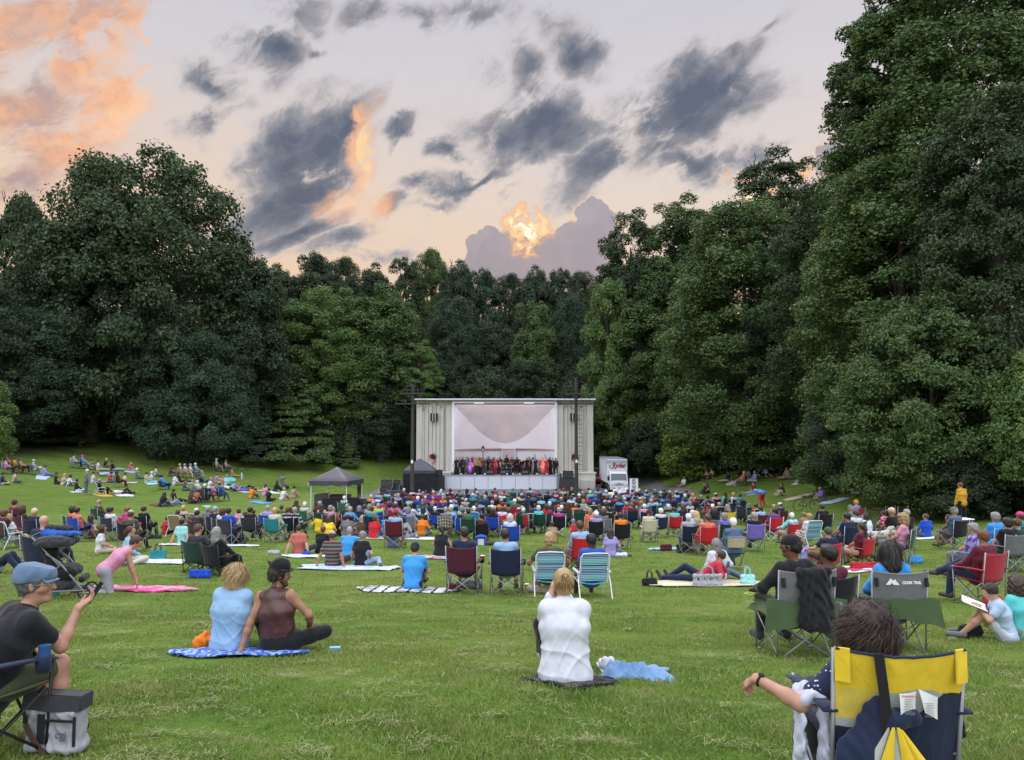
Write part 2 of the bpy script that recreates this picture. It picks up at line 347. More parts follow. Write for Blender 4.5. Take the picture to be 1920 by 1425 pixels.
# forecourt asphalt in front of and beside the bandshell
M_ASPH = mat('asphalt', (.15, .145, .16), .9, vary=.18, vscale=1.2, bump=.3, bscale=60)
def drape(poly_fn, nu, nv, lift):
 mb = MB(); P = []
 for u in np.linspace(0, 1, nu):
  for v in np.linspace(0, 1, nv):
   x, y = poly_fn(u, v); P.append((x, y))
 P = np.array(P); z = ground_np(P[:, 0], P[:, 1])+lift
 Fs = [(i*nv+j, (i+1)*nv+j, (i+1)*nv+j+1, i*nv+j+1) for i in range(nu-1) for j in range(nv-1)]
 mb.add(np.column_stack([P, z]), Fs); return mb
tag(obj('forecourt', drape(lambda u, v: (-13.5+u*29, 63.5+1.2*math.sin(u*3)+v*21), 60, 40, .035), M_ASPH), kind='structure')
# grass blades: dense near the camera, thinning out
def blades(n, y0, y1, h0, h1, wdt, seed):
 r = np.random.default_rng(seed)
 # sample uniformly over the visible wedge with density falling as 1/y
 y = y0*(y1/y0)**r.random(n); x = (r.random(n)*2-1)*(.70*y+.6)
 z = ground_np(x, y)
 # patchy height
 ph = .75+.45*np.sin(x*1.9+np.sin(y*1.1)*1.5)*np.sin(y*2.3+np.sin(x)*1.2)
 h = (h0+(h1-h0)*r.random(n))*ph; th = r.random(n)*2*np.pi; w = wdt*(.6+.8*r.random(n))*(1+y/9)
 lean = h*(.3+.9*r.random(n)); la = r.random(n)*2*np.pi
 B = np.stack([x, y, z-.01], 1); s = np.stack([np.cos(th), np.sin(th), 0*th], 1)*w[:, None]/2
 ln = np.stack([np.cos(la), np.sin(la), 0*la], 1)
 up = np.array([0, 0, 1.])
 Mi = B+up*(h*.6)[:, None]+ln*(lean*.35)[:, None]; T = B+up*h[:, None]+ln*lean[:, None]
 V = np.stack([B-s, B+s, Mi+s*.8, Mi-s*.8, T], 1).reshape(-1, 3)
 k = np.arange(n)[:, None]*5
 Q = k+np.array([[0, 1, 2, 3]]); T3 = k+np.array([[3, 2, 4]])
 return V, Q, T3
def blade_obj(name, parts, material, kindlabel):
 Vs, Fs = [], []; off = 0; loops = []; starts = []; tot = []
 for V, Q, T3 in parts:
  Vs.append(V); loops.append(((Q+off).ravel(), 4, len(Q))); loops.append(((T3+off).ravel(), 3, len(T3))); off += len(V)
 V = np.vstack(Vs).astype(np.float32); li = np.concatenate([l[0] for l in loops]).astype(np.int32)
 lt = np.concatenate([np.full(l[2], l[1], np.int32) for l in loops]); ls = np.concatenate([[0], np.cumsum(lt)[:-1]]).astype(np.int32)
 me = bpy.data.meshes.new(name); me.vertices.add(len(V)); me.vertices.foreach_set('co', V.ravel())
 me.loops.add(len(li)); me.loops.foreach_set('vertex_index', li); me.polygons.add(len(lt))
 me.polygons.foreach_set('loop_start', ls); me.polygons.foreach_set('loop_total', lt); me.update(calc_edges=True)
 o = obj(name, me, material); tag(o, kindlabel, 'grass', kind='stuff'); return o
m, g2, bs = newmat('grass_blades')
geo = g2.n('ShaderNodeNewGeometry'); c, sm = grass_color(g2, geo.outputs['Position'])
c = g2.mix(g2.mrange(geo.outputs['Random Per Island'], 0, 1, 0, .55), c, (.28, .37, .085))
c = g2.mix(g2.mrange(geo.outputs['Random Per Island'], .93, .97, 0, .8), c, (.36, .33, .17))
g2.put(bs.inputs['Base Color'], c); bs.inputs['Roughness'].default_value = .6; bs.inputs['Specular IOR Level'].default_value = .25
tr = g2.n('ShaderNodeBsdfTranslucent'); g2.put(tr.inputs[0], c); mx = g2.n('ShaderNodeMixShader'); mx.inputs[0].default_value = .3
g2.t.links.new(bs.outputs[0], mx.inputs[1]); g2.t.links.new(tr.outputs[0], mx.inputs[2]); g2.t.links.new(mx.outputs[0], g2.t.nodes['Material Output'].inputs[0])
M_BLADE = m
blade_obj('grass', [blades(300000, 3.0, 12, .025, .065, .0042, 1), blades(160000, 11, 34, .03, .07, .0042, 2)], M_BLADE, 'short mown green grass covering the lawn')
# matted clippings lying on the lawn, straw coloured
def clippings(n, seed):
 r = np.random.default_rng(seed); V = [];
 cx = r.random(n)*2-1; cy = 3.2*(24/3.2)**r.random(n); cx = cx*(.7*cy+.4); k = 46
 # each patch: k thin blades lying flat within an uneven streak
 rad = (.04+.13*r.random(n)**1.5); asp = 1+1.6*r.random(n); ang = r.normal(0, .5, n)
 a = r.normal(0, 1, (n, k))*rad[:, None]*asp[:, None]; b = r.normal(0, 1, (n, k))*rad[:, None]*.5
 x = cx[:, None]+a*np.cos(ang)[:, None]-b*np.sin(ang)[:, None]; y = cy[:, None]+a*np.sin(ang)[:, None]+b*np.cos(ang)[:, None]
 x = x.ravel(); y = y.ravel(); N = len(x); z = ground_np(x, y)+.02+.03*r.random(N)
 th = r.random(N)*2*np.pi; l = .012+.02*r.random(N); w = .0016*(1+y/8)
 d = np.stack([np.cos(th), np.sin(th), r.normal(0, .25, N)], 1)*l[:, None]; s = np.stack([-np.sin(th), np.cos(th), 0*th], 1)*w[:, None]
 C = np.stack([x, y, z], 1)
 return np.stack([C-d-s, C-d+s, C+d+s*.5, C+d-s*.5], 1).reshape(-1, 3), np.arange(N*4).reshape(-1, 4)
V, Q = clippings(560, 5)
m, g2, bs = newmat('straw'); geo = g2.n('ShaderNodeNewGeometry')
g2.put(bs.inputs['Base Color'], g2.ramp(geo.outputs['Random Per Island'], [(0, (.11, .16, .04)), (.5, (.19, .20, .08)), (1, (.31, .29, .15))])); bs.inputs['Roughness'].default_value = .9
o = obj('clippings', np_mesh('clippings', V, Q, False), m); tag(o, 'dry straw coloured clippings matted over the lawn', 'grass', kind='stuff')
# ------------------------------------------------------------------ trees
def leaf_mat(name, dark, light, tr_w=.22):
 m, g2, bs = newmat(name); geo = g2.n('ShaderNodeNewGeometry'); oi = g2.n('ShaderNodeObjectInfo')
 co = g2.n('ShaderNodeTexCoord').outputs['Object']
 nz = g2.noise(co, .55, 3, .6)
 f = g2.math('ADD', g2.math('MULTIPLY', geo.outputs['Random Per Island'], .55), g2.math('MULTIPLY', nz, .6))
 c = g2.ramp(f, [(.25, dark), (.85, light)])
 g2.put(bs.inputs['Base Color'], c); bs.inputs['Roughness'].default_value = .55; bs.inputs['Specular IOR Level'].default_value = .25
 t = g2.n('ShaderNodeBsdfTranslucent'); g2.put(t.inputs[0], g2.mix(1.0, c, (.9, 1.0, .5), 'MULTIPLY')); mx = g2.n('ShaderNodeMixShader'); mx.inputs[0].default_value = tr_w
 g2.t.links.new(bs.outputs[0], mx.inputs[1]); g2.t.links.new(t.outputs[0], mx.inputs[2]); g2.t.links.new(mx.outputs[0], g2.t.nodes['Material Output'].inputs[0])
 return m
LM = {'maple': leaf_mat('maple_leaves', (0.029, 0.054, 0.025), (0.070, 0.108, 0.046)),
      'deep': leaf_mat('deep_leaves', (0.024, 0.048, 0.026), (0.062, 0.095, 0.048)),
      'blue': leaf_mat('bluish_leaves', (0.029, 0.058, 0.035), (0.066, 0.106, 0.058)),
      'mid': leaf_mat('green_leaves', (0.046, 0.089, 0.032), (0.112, 0.173, 0.058)),
      'light': leaf_mat('light_leaves', (0.064, 0.119, 0.037), (0.160, 0.243, 0.070)),
      'yellow': leaf_mat('yellowish_leaves', (0.077, 0.130, 0.023), (0.176, 0.243, 0.044))}
M_BARK = mat('bark', (.075, .062, .052), .95, vary=.35, vscale=9, bump=.8, bscale=14)
def crown_mesh(seed, n_boughs, leaves, rb=.30, leaf=.022, flat=.55, shape='round', holes=.0, droop=0.0, asp=1.0):
 """unit crown (radius about 1, height about 2, centred): boughs of leaves on an uneven envelope; leaves are small folded quads"""
 r = np.random.default_rng(seed); C = []
 while len(C) < n_boughs:
  p = r.normal(0, 1, 3); p /= np.linalg.norm(p); rr = (.48+.50*r.random()**.5)
  rr *= .94+.05*math.sin(3.1*p[0]+seed)*math.cos(2.3*p[1]+p[2]*3+seed)+.05*r.random()
  q = p*rr
  if shape == 'round':
   if q[2] < -.95: continue
   if q[2] < .1: q = q*np.array([1.0, 1.0, 1.0]); q[:2] *= 1+.55*min(.6, .1-q[2])
  if shape == 'cone': z = r.random()*2-1; w = (1-z)/2*.95+.08; a = r.random()*6.283; k = (.3+.7*r.random()**.5)*w; q = np.array([math.cos(a)*k, math.sin(a)*k, z])
  if shape == 'column': z = r.random()*2-1; w = .75*(1-max(0, z)**3)*(.85+.2*math.sin(z*9+seed)); a = r.random()*6.283; k = (.25+.75*r.random()**.4)*w; q = np.array([math.cos(a)*k, math.sin(a)*k, z])
  C.append(q)
 C = np.array(C); rbs = rb*(.55+.75*r.random(n_boughs))
 if shape == 'cone': rbs *= .5+.5*(1-C[:, 2])/2
 wts = rbs**2; wts /= wts.sum(); idx = r.choice(n_boughs, leaves, p=wts)
 d = r.normal(0, 1, (leaves, 3)); d /= np.linalg.norm(d, axis=1, keepdims=True)
 d[:, 2] = np.where(d[:, 2] < -.5, -d[:, 2]*.6, d[:, 2])
 # twiggy edge: leaves gather on a few spokes of each bough
 rad = rbs[idx]*(.55+.5*r.random(leaves)**.7)*(1+.28*np.sin(d[:, 0]*9+idx)*np.sin(d[:, 1]*8+idx*1.7)*np.sin(d[:, 2]*7+idx))
 out = C[idx]; on = out/(np.linalg.norm(out, axis=1, keepdims=True)+1e-9)
 P = C[idx]+d*rad[:, None]*np.array([1, 1, flat/asp])
 P[:, 2] -= droop*((P[:, :2]**2).sum(1))
 if holes:
  hc = r.normal(0, .55, (10, 3)); keep = np.ones(leaves, bool)
  for h in hc: keep &= ~(np.linalg.norm(P-h, axis=1) < holes*(.6+.8*r.random()))
  P, d, on = P[keep], d[keep], on[keep]; leaves = len(P)
 nrm = d*.5+on*.3+np.array([0, 0, .25])+r.normal(0, .55, (leaves, 3)); nrm /= np.linalg.norm(nrm, axis=1, keepdims=True)
 t = np.cross(nrm, r.normal(0, 1, (leaves, 3))); t /= np.linalg.norm(t, axis=1, keepdims=True)+1e-9; b = np.cross(nrm, t)
 P = P*np.array([1/np.percentile(np.hypot(P[:, 0], P[:, 1]), 99), 1/np.percentile(np.hypot(P[:, 0], P[:, 1]), 99), 2/(np.percentile(P[:, 2], 99.7)-np.percentile(P[:, 2], .5))]); P[:, 2] += 1-np.percentile(P[:, 2], 99.7)
 s = leaf*(.55+.9*r.random(leaves))[:, None]
 z3 = np.array([1, 1, 1/asp]); V = np.stack([P-t*s*z3, P+(b*.62+nrm*.12)*s*z3, P+t*s*z3, P+(nrm*.12-b*.62)*s*z3], 1).reshape(-1, 3)
 return np_mesh('crown', V, np.arange(leaves*4).reshape(-1, 4), False)
CR = {'round': crown_mesh(11, 130, 46000, .25, .026, .8),
      'round2': crown_mesh(12, 140, 46000, .23, .026, .75),
      'big': crown_mesh(13, 320, 105000, .15, .0140, .72, holes=.08),
      'big2': crown_mesh(14, 300, 120000, .16, .0140, .8, holes=.03),
      'round+': crown_mesh(21, 200, 62000, .24, .026, .8, asp=1.8), 'round2+': crown_mesh(22, 200, 62000, .22, .026, .8, asp=1.8),
      'big+': crown_mesh(23, 380, 130000, .17, .0160, .8, holes=.05, asp=1.8), 'big2+': crown_mesh(24, 380, 130000, .18, .0165, .85, holes=.02, asp=1.8), 'bush+': crown_mesh(28, 100, 32000, .32, .034, .8, asp=1.7), 'airy+': crown_mesh(25, 170, 44000, .20, .024, .7, holes=.14, asp=1.7),
      'airy': crown_mesh(15, 130, 34000, .20, .022, .6, holes=.20),
      'tall': crown_mesh(16, 120, 36000, .26, .030, .7, shape='column'),
      'cone': crown_mesh(17, 170, 34000, .22, .027, .35, shape='cone', droop=.1),
      'bush': crown_mesh(18, 70, 22000, .32, .034, .8)}
def limb_pts(p0, p1, r, wob):
 p0 = np.array(p0); p1 = np.array(p1); n = 6
 return [p0+(p1-p0)*t+np.array([r.normal(0, wob), r.normal(0, wob), abs(r.normal(0, wob))])*math.sin(t*math.pi) for t in np.linspace(0, 1, n)]
def trunk_mesh(H, rad, seed, spread, lean=0.0, nl=9):
 r = np.random.default_rng(seed); mb = MB()
 top = np.array([lean, r.normal(0, .3), H*.86])
 pts = [np.array([0, 0, -.4]), np.array([0, 0, .15]), np.array([lean*.1, 0, H*.18]), np.array([lean*.3+r.normal(0, .1), 0, H*.4]), np.array([lean*.6, r.normal(0, .2), H*.62]), top]
 mb.tube(pts, [rad*1.5, rad*1.2, rad*.92, rad*.75, rad*.5, rad*.12], 10)
 for k in range(nl):
  t = .30+.55*k/nl; z = H*t; a = k*2.4+r.random(); q = (spread*(.55+.4*r.random()))*(1-abs(t-.5)*.6)
  b0 = [lean*t, 0, z*.98]; e = [lean*t+math.cos(a)*q, math.sin(a)*q, z+H*(.10+.14*r.random())]
  lp = limb_pts(b0, e, r, .25); mb.tube(lp, list(np.linspace(rad*.42*(1.1-t), .03, 6)), 6)
  for w in (3, 4):
   c = lp[w]; mb.tube(limb_pts(c, c+np.array([r.normal(0, 1)*q*.3, r.normal(0, 1)*q*.3, .8+r.random()]), r, .1), list(np.linspace(rad*.16, .015, 6)), 5)
 return mb
TREES = []
def tree(px, d, top, hw, kind, leafm, label, group=None, name='tree', bot=None, depth=1.0, rz=None, rad=None, base=None, trunk=True):
 """px: column of the trunk; d: distance; top: row of the crown's top; hw: half width of the crown in pixels; bot: row of the crown's lowest leaves"""
 if base: d = hit(px, base)[1]
 x = (px-960)/F_PX*d; y = d; z = gz(x, y)
 zt = at(px, top, d).z; W_ = hw/F_PX*d
 zb = at(px, bot, d).z if bot else z+.12*(zt-z)
 zb = max(zb, z-.2)
 t = thing(name, label, 'tree' if name not in ('shrub',) else 'shrub', (x, y, z), 0, group)
 H = zt-z; cz = (zt+zb)/2-z; rz_ = (zt-zb)/2
 seed = int(abs(px)*7+d)
 if rz_ > 1.32*W_ and kind+'+' in CR: kind += '+'
 c = obj('crown', CR[kind], LM[leafm], t, (0, 0, cz), (0, 0, (seed*1.7 % 6.28) if rz is None else rz), (W_*1.02, W_*1.02*depth, rz_*1.0))
 if trunk:
  obj('trunk', trunk_mesh(H, rad or max(.16, H*.018), seed, W_*.75, nl=10), M_BARK, t)
 TREES.append((t, px, d)); return t
G_L, G_B, G_R = 'trees on the left bank', 'trees of the wooded slope behind the bandshell', 'trees on the right bank'
# left bank
tree(258, 68, 304, 222, 'big', 'maple', 'huge round dark maple rising highest on the left bank', G_L, bot=800, rad=.72, base=832)
tree(172, 71, 430, 150, 'big2', 'deep', 'dark maple with thick trunk close left of the huge one', G_L, bot=790, rad=.6, base=828)
tree(30, 78, 372, 66, 'tall', 'maple', 'slender dark tree top poking above the far left', G_L, bot=700)
tree(35, 62, 580, 125, 'big2', 'blue', 'bluish green broad tree at the left edge of the photo', G_L, bot=815, base=838)
tree(-75, 66, 520, 130, 'big', 'deep', 'dark tree cut by the left edge of the photo', G_L, bot=800)
tree(455, 74, 470, 85, 'round', 'deep', 'dark tree at the right shoulder of the huge maple', G_L, bot=800, base=862)
tree(360, 62, 620, 120, 'big2', 'blue', 'low sweeping bluish tree in front of the huge maple trunk', G_L, bot=862, base=868)
tree(545, 68, 685, 92, 'cone', 'mid', 'layered green tree with tiered level boughs', G_L, bot=858, base=864)
tree(480, 72, 735, 60, 'cone', 'blue', 'small dark tree between the layered tree and the maple', G_L, bot=862, base=866)
tree(610, 84, 545, 105, 'big', 'light', 'light green billowing tree left of the bandshell', G_L, bot=835, base=846)
tree(525, 90, 560, 80, 'round2', 'mid', 'green tree behind the layered one on the left', G_L, bot=800)
tree(715, 92, 540, 80, 'round', 'mid', 'tall green tree with a bare forked limb beside the light one', G_L, bot=800)
tree(700, 80, 640, 75, 'big2', 'blue', 'drooping bluish tree just left of the bandshell', G_L, bot=850, base=862)
tree(790, 90, 640, 42, 'airy', 'light', 'thin light bough tree leaning over the left pylon', G_L, bot=760)
tree(655, 71, 812, 26, 'cone', 'mid', 'young spruce standing alone on the left grass slope', None, name='spruce_tree', bot=872, base=876)
tree(600, 70, 790, 42, 'bush', 'deep', 'dark shrub left of the young spruce', None, name='shrub', bot=866, trunk=False, base=866)
tree(-18, 44, 715, 46, 'bush', 'light', 'light green shrub at the far left edge of the lawn', None, name='shrub', bot=868, trunk=False)
tree(75, 74, 800, 90, 'bush', 'deep', 'dark shrub under the trees at far left', None, name='shrub', bot=836, trunk=False)
# wooded slope behind
bk = [(515,118,500,52,'maple'),(585,116,478,58,'deep'),(640,120,486,50,'maple'),(700,124,498,48,'deep'),(760,118,488,46,'maple'),(808,120,470,44,'mid'),(862,118,492,46,'deep'),(905,122,508,44,'blue'),(955,124,516,44,'deep'),(1005,122,502,40,'blue'),(1050,122,508,38,'deep'),(1092,120,512,44,'maple')]
wb = ['rounded','broad','flat topped','small','narrow','tallest','domed','bluish','low','pointed','spiky','plain']
for i, (px, d, top, hw, lm) in enumerate(bk):
 tree(px, d, top, hw, ['round', 'round2', 'big2'][i % 3], lm, ['rounded dark tree on the skyline above the light green left trees', 'broad dark tree on the skyline right of the rounded one', 'flat topped dark tree on the skyline above the light tree', 'lowest dark tree in the skyline dip left of the tallest', 'narrow dark skyline tree just left of the tallest', 'tallest tree of the skyline above the left pylon', 'domed dark skyline tree just right of the tallest', 'bluish skyline tree under the left end of the sunlit cloud', 'low skyline tree above the middle of the stage', 'pointed skyline tree under the burning cloud', 'spiky skyline tree under the tall cloud', 'dark skyline tree touching the right bank trees'][i], G_B, bot=700)
fr = [(770,104,590,60,'deep'),(850,102,560,62,'blue'),(925,104,590,58,'deep'),(1000,100,570,56,'mid'),(1070,102,560,52,'blue'),(830,98,680,60,'deep'),(910,97,690,60,'maple'),(985,97,680,60,'deep'),(1060,97,690,62,'maple'),(760,98,700,60,'maple')]
for i, (px, d, top, hw, lm) in enumerate(fr):
 tree(px, d, top, hw, ['round2', 'big2', 'round'][i % 3], lm, ['dark tree behind the left pylon, lower than the skyline', 'bluish tree in the middle of the slope above the stage left', 'dark tree of the slope above the middle of the stage', 'green tree of the slope above the right half of the stage', 'bluish tree of the slope above the right pylon', 'low dark tree right behind the left end of the shell', 'low dark tree right behind the left half of the shell', 'low dark tree right behind the right half of the shell', 'low dark tree right behind the right pylon', 'low dark tree left of the left pylon'][i], G_B, bot=840)
# right bank
tree(1185, 92, 398, 78, 'airy', 'maple', 'dark open crowned tree at the left end of the right bank skyline', G_R, bot=660)
tree(1205, 88, 470, 70, 'round', 'deep', 'dark tree under the open crown at the left end', G_R, bot=760)
tree(1285, 86, 372, 84, 'airy', 'mid', 'open crowned tree of the right skyline above the truck side', G_R, bot=640)
tree(1300, 84, 420, 90, 'round2', 'maple', 'dark tree filling in below the right skyline', G_R, bot=760)
tree(1140, 86, 530, 55, 'round2', 'light', 'yellowish green tree right beside the bandshell', G_R, bot=870)
tree(1160, 88, 640, 60, 'round', 'yellow', 'light green tree over the right pylon and the truck', G_R, bot=868)
tree(1250, 72, 500, 122, 'big2', 'mid', 'soft green tree bulging above the truck', G_R, bot=860, base=885)
tree(1340, 70, 610, 150, 'big', 'mid', 'broad green tree hanging over the right lawn', G_R, bot=868, base=872)
tree(1400, 66, 385, 160, 'big2', 'mid', 'tall green billowing tree in the middle of the right bank', G_R, bot=868)
tree(1470, 76, 288, 105, 'airy', 'maple', 'open crowned tree with sunset glow showing through', G_R, bot=560)
tree(1300, 64, 790, 70, 'bush', 'yellow', 'yellowish shrub hanging over the lawn beside the truck', None, name='shrub', bot=900, trunk=False, base=902)
tree(1205, 82, 790, 45, 'bush', 'deep', 'dark shrub right behind the truck', None, name='shrub', bot=878, trunk=False)
tree(1520, 58, 400, 140, 'big', 'blue', 'dark tree with long bare curving limbs', G_R, bot=868, base=870)
tree(1445, 62, 640, 100, 'round2', 'deep', 'dark tree over the people on the right bank', G_R, bot=845, base=862)
tree(1590, 54, 330, 150, 'big2', 'maple', 'dark tree stepping down left of the giant one', G_R, bot=800)
tree(1565, 50, 745, 80, 'bush', 'mid', 'leafy shrub above the people lying on the right slope', None, name='shrub', bot=915, trunk=False)
tree(1800, 46, -60, 235, 'big', 'mid', 'giant tree reaching above the top of the photo', G_R, bot=560, rad=.7)
tree(1690, 48, -10, 120, 'airy', 'maple', 'feathery dark bough tree jutting over the sky', G_R, bot=300)
tree(1700, 42, 300, 200, 'big2', 'mid', 'big dark green tree below the giant one', G_R, bot=830)
tree(1880, 36, 180, 170, 'big2', 'maple', 'big dark tree at the right edge under the giant one', G_R, bot=800)
tree(1750, 36, 560, 180, 'big', 'mid', 'hanging green tree above the man in yellow', G_R, bot=948)
tree(1650, 44, 640, 130, 'big2', 'blue', 'dark hanging tree over the end of the right slope', G_R, bot=918)
tree(1950, 31, 655, 100, 'round', 'light', 'light leaved branchy tree at the right edge of the photo', G_R, bot=900)
for i, (px, d, top, hw, bot, lm) in enumerate([(1700,41,770,70,945,'mid'),(1775,38,790,70,962,'deep'),(1860,36,790,75,968,'mid'),(1940,34,800,80,975,'maple'),(1640,42,800,70,925,'deep'),(1400,70,800,70,868,'deep'),(1490,66,800,80,862,'deep'),(1320,74,815,60,880,'deep')]):
 tree(px, d, top, hw, 'bush', lm, ['yellowish speckled shrub at the left end of the right hedge', 'dark shrub directly behind the man in yellow', 'dark shrub right of the man in yellow', 'dark shrub in the right corner of the hedge', 'dark shrub above the sunbathers on the right slope', 'dark shrub behind the standing man on the right bank', 'dark shrub at the top of the right bank', 'dark shrub right of the yellowish one by the truck'][i], 'shrubs along the right bank', name='shrub', bot=bot, trunk=False)
for i, (px, d, top, hw, bot, lm, lb) in enumerate([(90,82,770,80,832,'deep','dark shrub far left between the trunks'),(210,90,760,90,826,'deep','dark shrub seen between the two maple trunks'),(340,86,760,80,842,'deep','dark shrub behind the sweeping bluish tree'),(450,86,770,70,850,'deep','dark shrub below the dark shoulder tree'),(575,94,770,60,846,'deep','dark shrub right of the layered tree'),(520,88,760,60,850,'deep','dark shrub behind the layered tree'),(640,92,760,60,838,'deep','dark shrub behind the young spruce'),(705,94,745,50,842,'mid','dark shrub between the spruce and the left pylon'),(760,96,740,50,850,'deep','dark shrub hiding the left side of the bandshell foot'),(150,84,770,80,828,'deep','dark shrub in the gloom behind the maple trunks'),(270,82,770,80,830,'deep','dark shrub right of the maple trunks'),(400,80,770,80,842,'blue','bluish shrub under the sweeping tree'),(20,80,770,80,830,'deep','dark shrub at the far left under the trees'),(1130,90,770,40,872,'deep','dark shrub between the right pylon and the truck'),(1165,92,760,50,870,'deep','dark shrub above the truck roof'),(1250,84,760,60,878,'mid','green shrub right behind the white banner'),(1380,78,770,70,860,'deep','dark shrub left of the standing man on the right bank'),(1440,64,760,80,876,'mid','green shrub below the tall billowing tree'),(1800,33,860,70,972,'deep','low dark shrub right behind the man in yellow'),(1740,35,850,60,960,'mid','low speckled shrub left of the man in yellow'),(1560,60,780,80,880,'deep','dark shrub right of the people on the top of the right bank')]):
 tree(px, d, top, hw, 'bush', lm, lb, 'shrubs under the trees', name='shrub', bot=bot, trunk=False)
# far woods closing the view beyond the slope, one uncountable mass
def far_woods():
 r = np.random.default_rng(3); N = 46000
 a = r.random(N)*2*np.pi; rr = 130+60*r.random(N); x = np.cos(a)*rr; y = np.sin(a)*rr*1.0+10
 keep = (y > -60); x, y = x[keep], y[keep]; n = len(x)
 top = 13+8*(y > 60)+4*np.sin(x*.11)+3*np.sin(y*.17+x*.05); z = ground_np(x, y)+r.random(n)**.7*top
 s = 1.1+1.2*r.random(n); P = np.stack([x, y, z], 1); nr = r.normal(0, 1, (n, 3)); nr /= np.linalg.norm(nr, axis=1, keepdims=True)
 t = np.cross(nr, r.normal(0, 1, (n, 3))); t /= np.linalg.norm(t, axis=1, keepdims=True); b = np.cross(nr, t)
 return np_mesh('woods', np.stack([P-t*s[:, None], P+b*s[:, None]*.7, P+t*s[:, None], P-b*s[:, None]*.7], 1).reshape(-1, 3), np.arange(n*4).reshape(-1, 4), False)
tag(obj('woods', far_woods(), LM['deep']), 'dark far-off woods closing the view beyond the trees', 'woods', kind='stuff')
# ------------------------------------------------------------------ bandshell
SY = 79.0; SG = gz(0, SY)          # front plane of the shell and its ground level
def SX(px): return (px-960)/F_PX*SY
def SZ(py): return at(960, py, SY).z
M_CONC = None
m, g2, bs = newmat('pale_concrete'); co = g2.n('ShaderNodeTexCoord').outputs['Object']
mp = g2.n('ShaderNodeMapping'); g2.put(mp.inputs[0], co); mp.inputs['Scale'].default_value = (2.2, 2.2, .16)
streak = g2.noise(mp.outputs[0], 2.0, 6, .7); blot = g2.noise(co, .8, 5, .6)
c = g2.ramp(streak, [(.3, (.42, .40, .35)), (.55, (.57, .55, .49)), (.8, (.64, .62, .56))]); c = g2.mix(g2.mrange(blot, .35, .7, 0, .4), c, (.48, .46, .43))
g2.put(bs.inputs['Base Color'], c); bs.inputs['Roughness'].default_value = .85
bp = g2.n('ShaderNodeBump'); bp.inputs['Strength'].default_value = .3; bp.inputs['Distance'].default_value = .02; g2.put(bp.inputs['Height'], g2.noise(co, 12, 6, .7)); g2.t.links.new(bp.outputs[0], bs.inputs['Normal'])
M_CONC = m
M_WHITE = mat('white_plaster', (.84, .83, .86), .6, vary=.04, vscale=.7, bump=.08, bscale=6)
M_CEIL = mat('painted_ceiling', (.80, .75, .76), .7, vary=.08, vscale=.5)
M_DARK = mat('dark_opening', (.02, .02, .022), .5, vary=.1)
M_BLACK = mat('black_cloth', (.018, .018, .022), .85, vary=.3, vscale=3)
M_GREYF = mat('grey_stage_floor', (.16, .155, .16), .7, vary=.15, vscale=1.5)
M_POLE = mat('weathered_pole', (.060, .058, .055), .85, vary=.3, vscale=8)
M_STEEL = mat('steel_tube', (.42, .43, .45), .35, metal=.8, vary=.1)
M_PANEL = mat('white_panel', (.66, .69, .78), .5, vary=.04, vscale=.8)
T = thing('bandshell', 'pale concrete bandshell with white curved shell and fluted pylons behind the orchestra', 'bandshell', (0, SY, SG))
zt = SZ(750)-SG; oh = SZ(756)-SG; fl = SZ(889)-SG       # roof, top of opening, stage floor
xL0, xL1, xR0, xR1 = SX(780), SX(848), SX(1044), SX(1113)
D = 8.0
def pylon(x0, x1, wx, name):
 mb = MB(); w = x1-x0; cx = (x0+x1)/2
 mb.box((cx, D/2+.35, zt/2), (w, D-.35, zt))
 # stepped flutes in the middle of the face, tallest at the centre
 n = 5; fw = w*.105
 for k in range(-n//2, n//2+1):
  h = zt*(.965-.03*abs(k)); p = .07-.008*abs(k)
  mb.box((wx+k*fw, .35-p/2, h/2), (fw*.88, p, h))
 mb.box((x0+w*.09, .26, zt*.47), (w*.16, .18, zt*.94)); mb.box((x1-w*.09, .26, zt*.47), (w*.16, .18, zt*.94))
 mb.box((cx, .12, .35), (w+.1, .5, .7))
 o = obj('pylon', mb, M_CONC, T)
 win = MB(); win.box((wx, .0, SZ(782)-SG), (.78, .10, .80)); wo_ = obj('window', win, M_DARK, o)
 br = MB()
 for k in (-.13, .13): br.box((wx+k, -.06, SZ(782)-SG), (.07, .06, .80))
 obj('mullion', br, M_CONC, wo_)
pylon(xL0, xL1, SX(814), 'l'); pylon(xR0, xR1, SX(1076), 'r')
# shell: curved back wall, ceiling sloping down to the back
a_, b_ = (xR0-xL1)/2, 6.6; cx = (xL1+xR0)/2; zc = oh-.12
n = 48; mbw = MB(); V = []; Fs = []
cor = SZ(845)-SG
def wall_pt(t): return (cx-a_*math.cos(t), .5+b_*math.sin(t)**.9 if 0 < t < math.pi else .5)
def ceil_z(y): return zc-(zc-(SZ(834)-SG))*((y-.5)/b_)**2.6
for i in range(n+1):
 t = math.pi*i/n; x, y = wall_pt(t); V += [(x, y, cor), (x, y, ceil_z(y))]
Fs = [(2*i, 2*i+2, 2*i+3, 2*i+1) for i in range(n)]
mbw.add(V, Fs); obj('shell_wall', mbw, M_WHITE, T)
mbc = MB(); V = [];
for i in range(n+1):
 t = math.pi*i/n; x, y = wall_pt(t)
 for q in np.linspace(0, 1, 12):
  yy = .5+(y-.5)*q; V.append((x, yy, ceil_z(yy)))
Fs = [(i*12+j, i*12+j+1, (i+1)*12+j+1, (i+1)*12+j) for i in range(n) for j in range(11)]
mbc.add(V, Fs); obj('shell_ceiling', mbc, M_CEIL, T)
lo = MB(); V = []
for i in range(n+1):
 t = math.pi*i/n; x, y = wall_pt(t); x = cx+(x-cx)*.985; V += [(x, y+.25, fl), (x, y+.25, cor)]
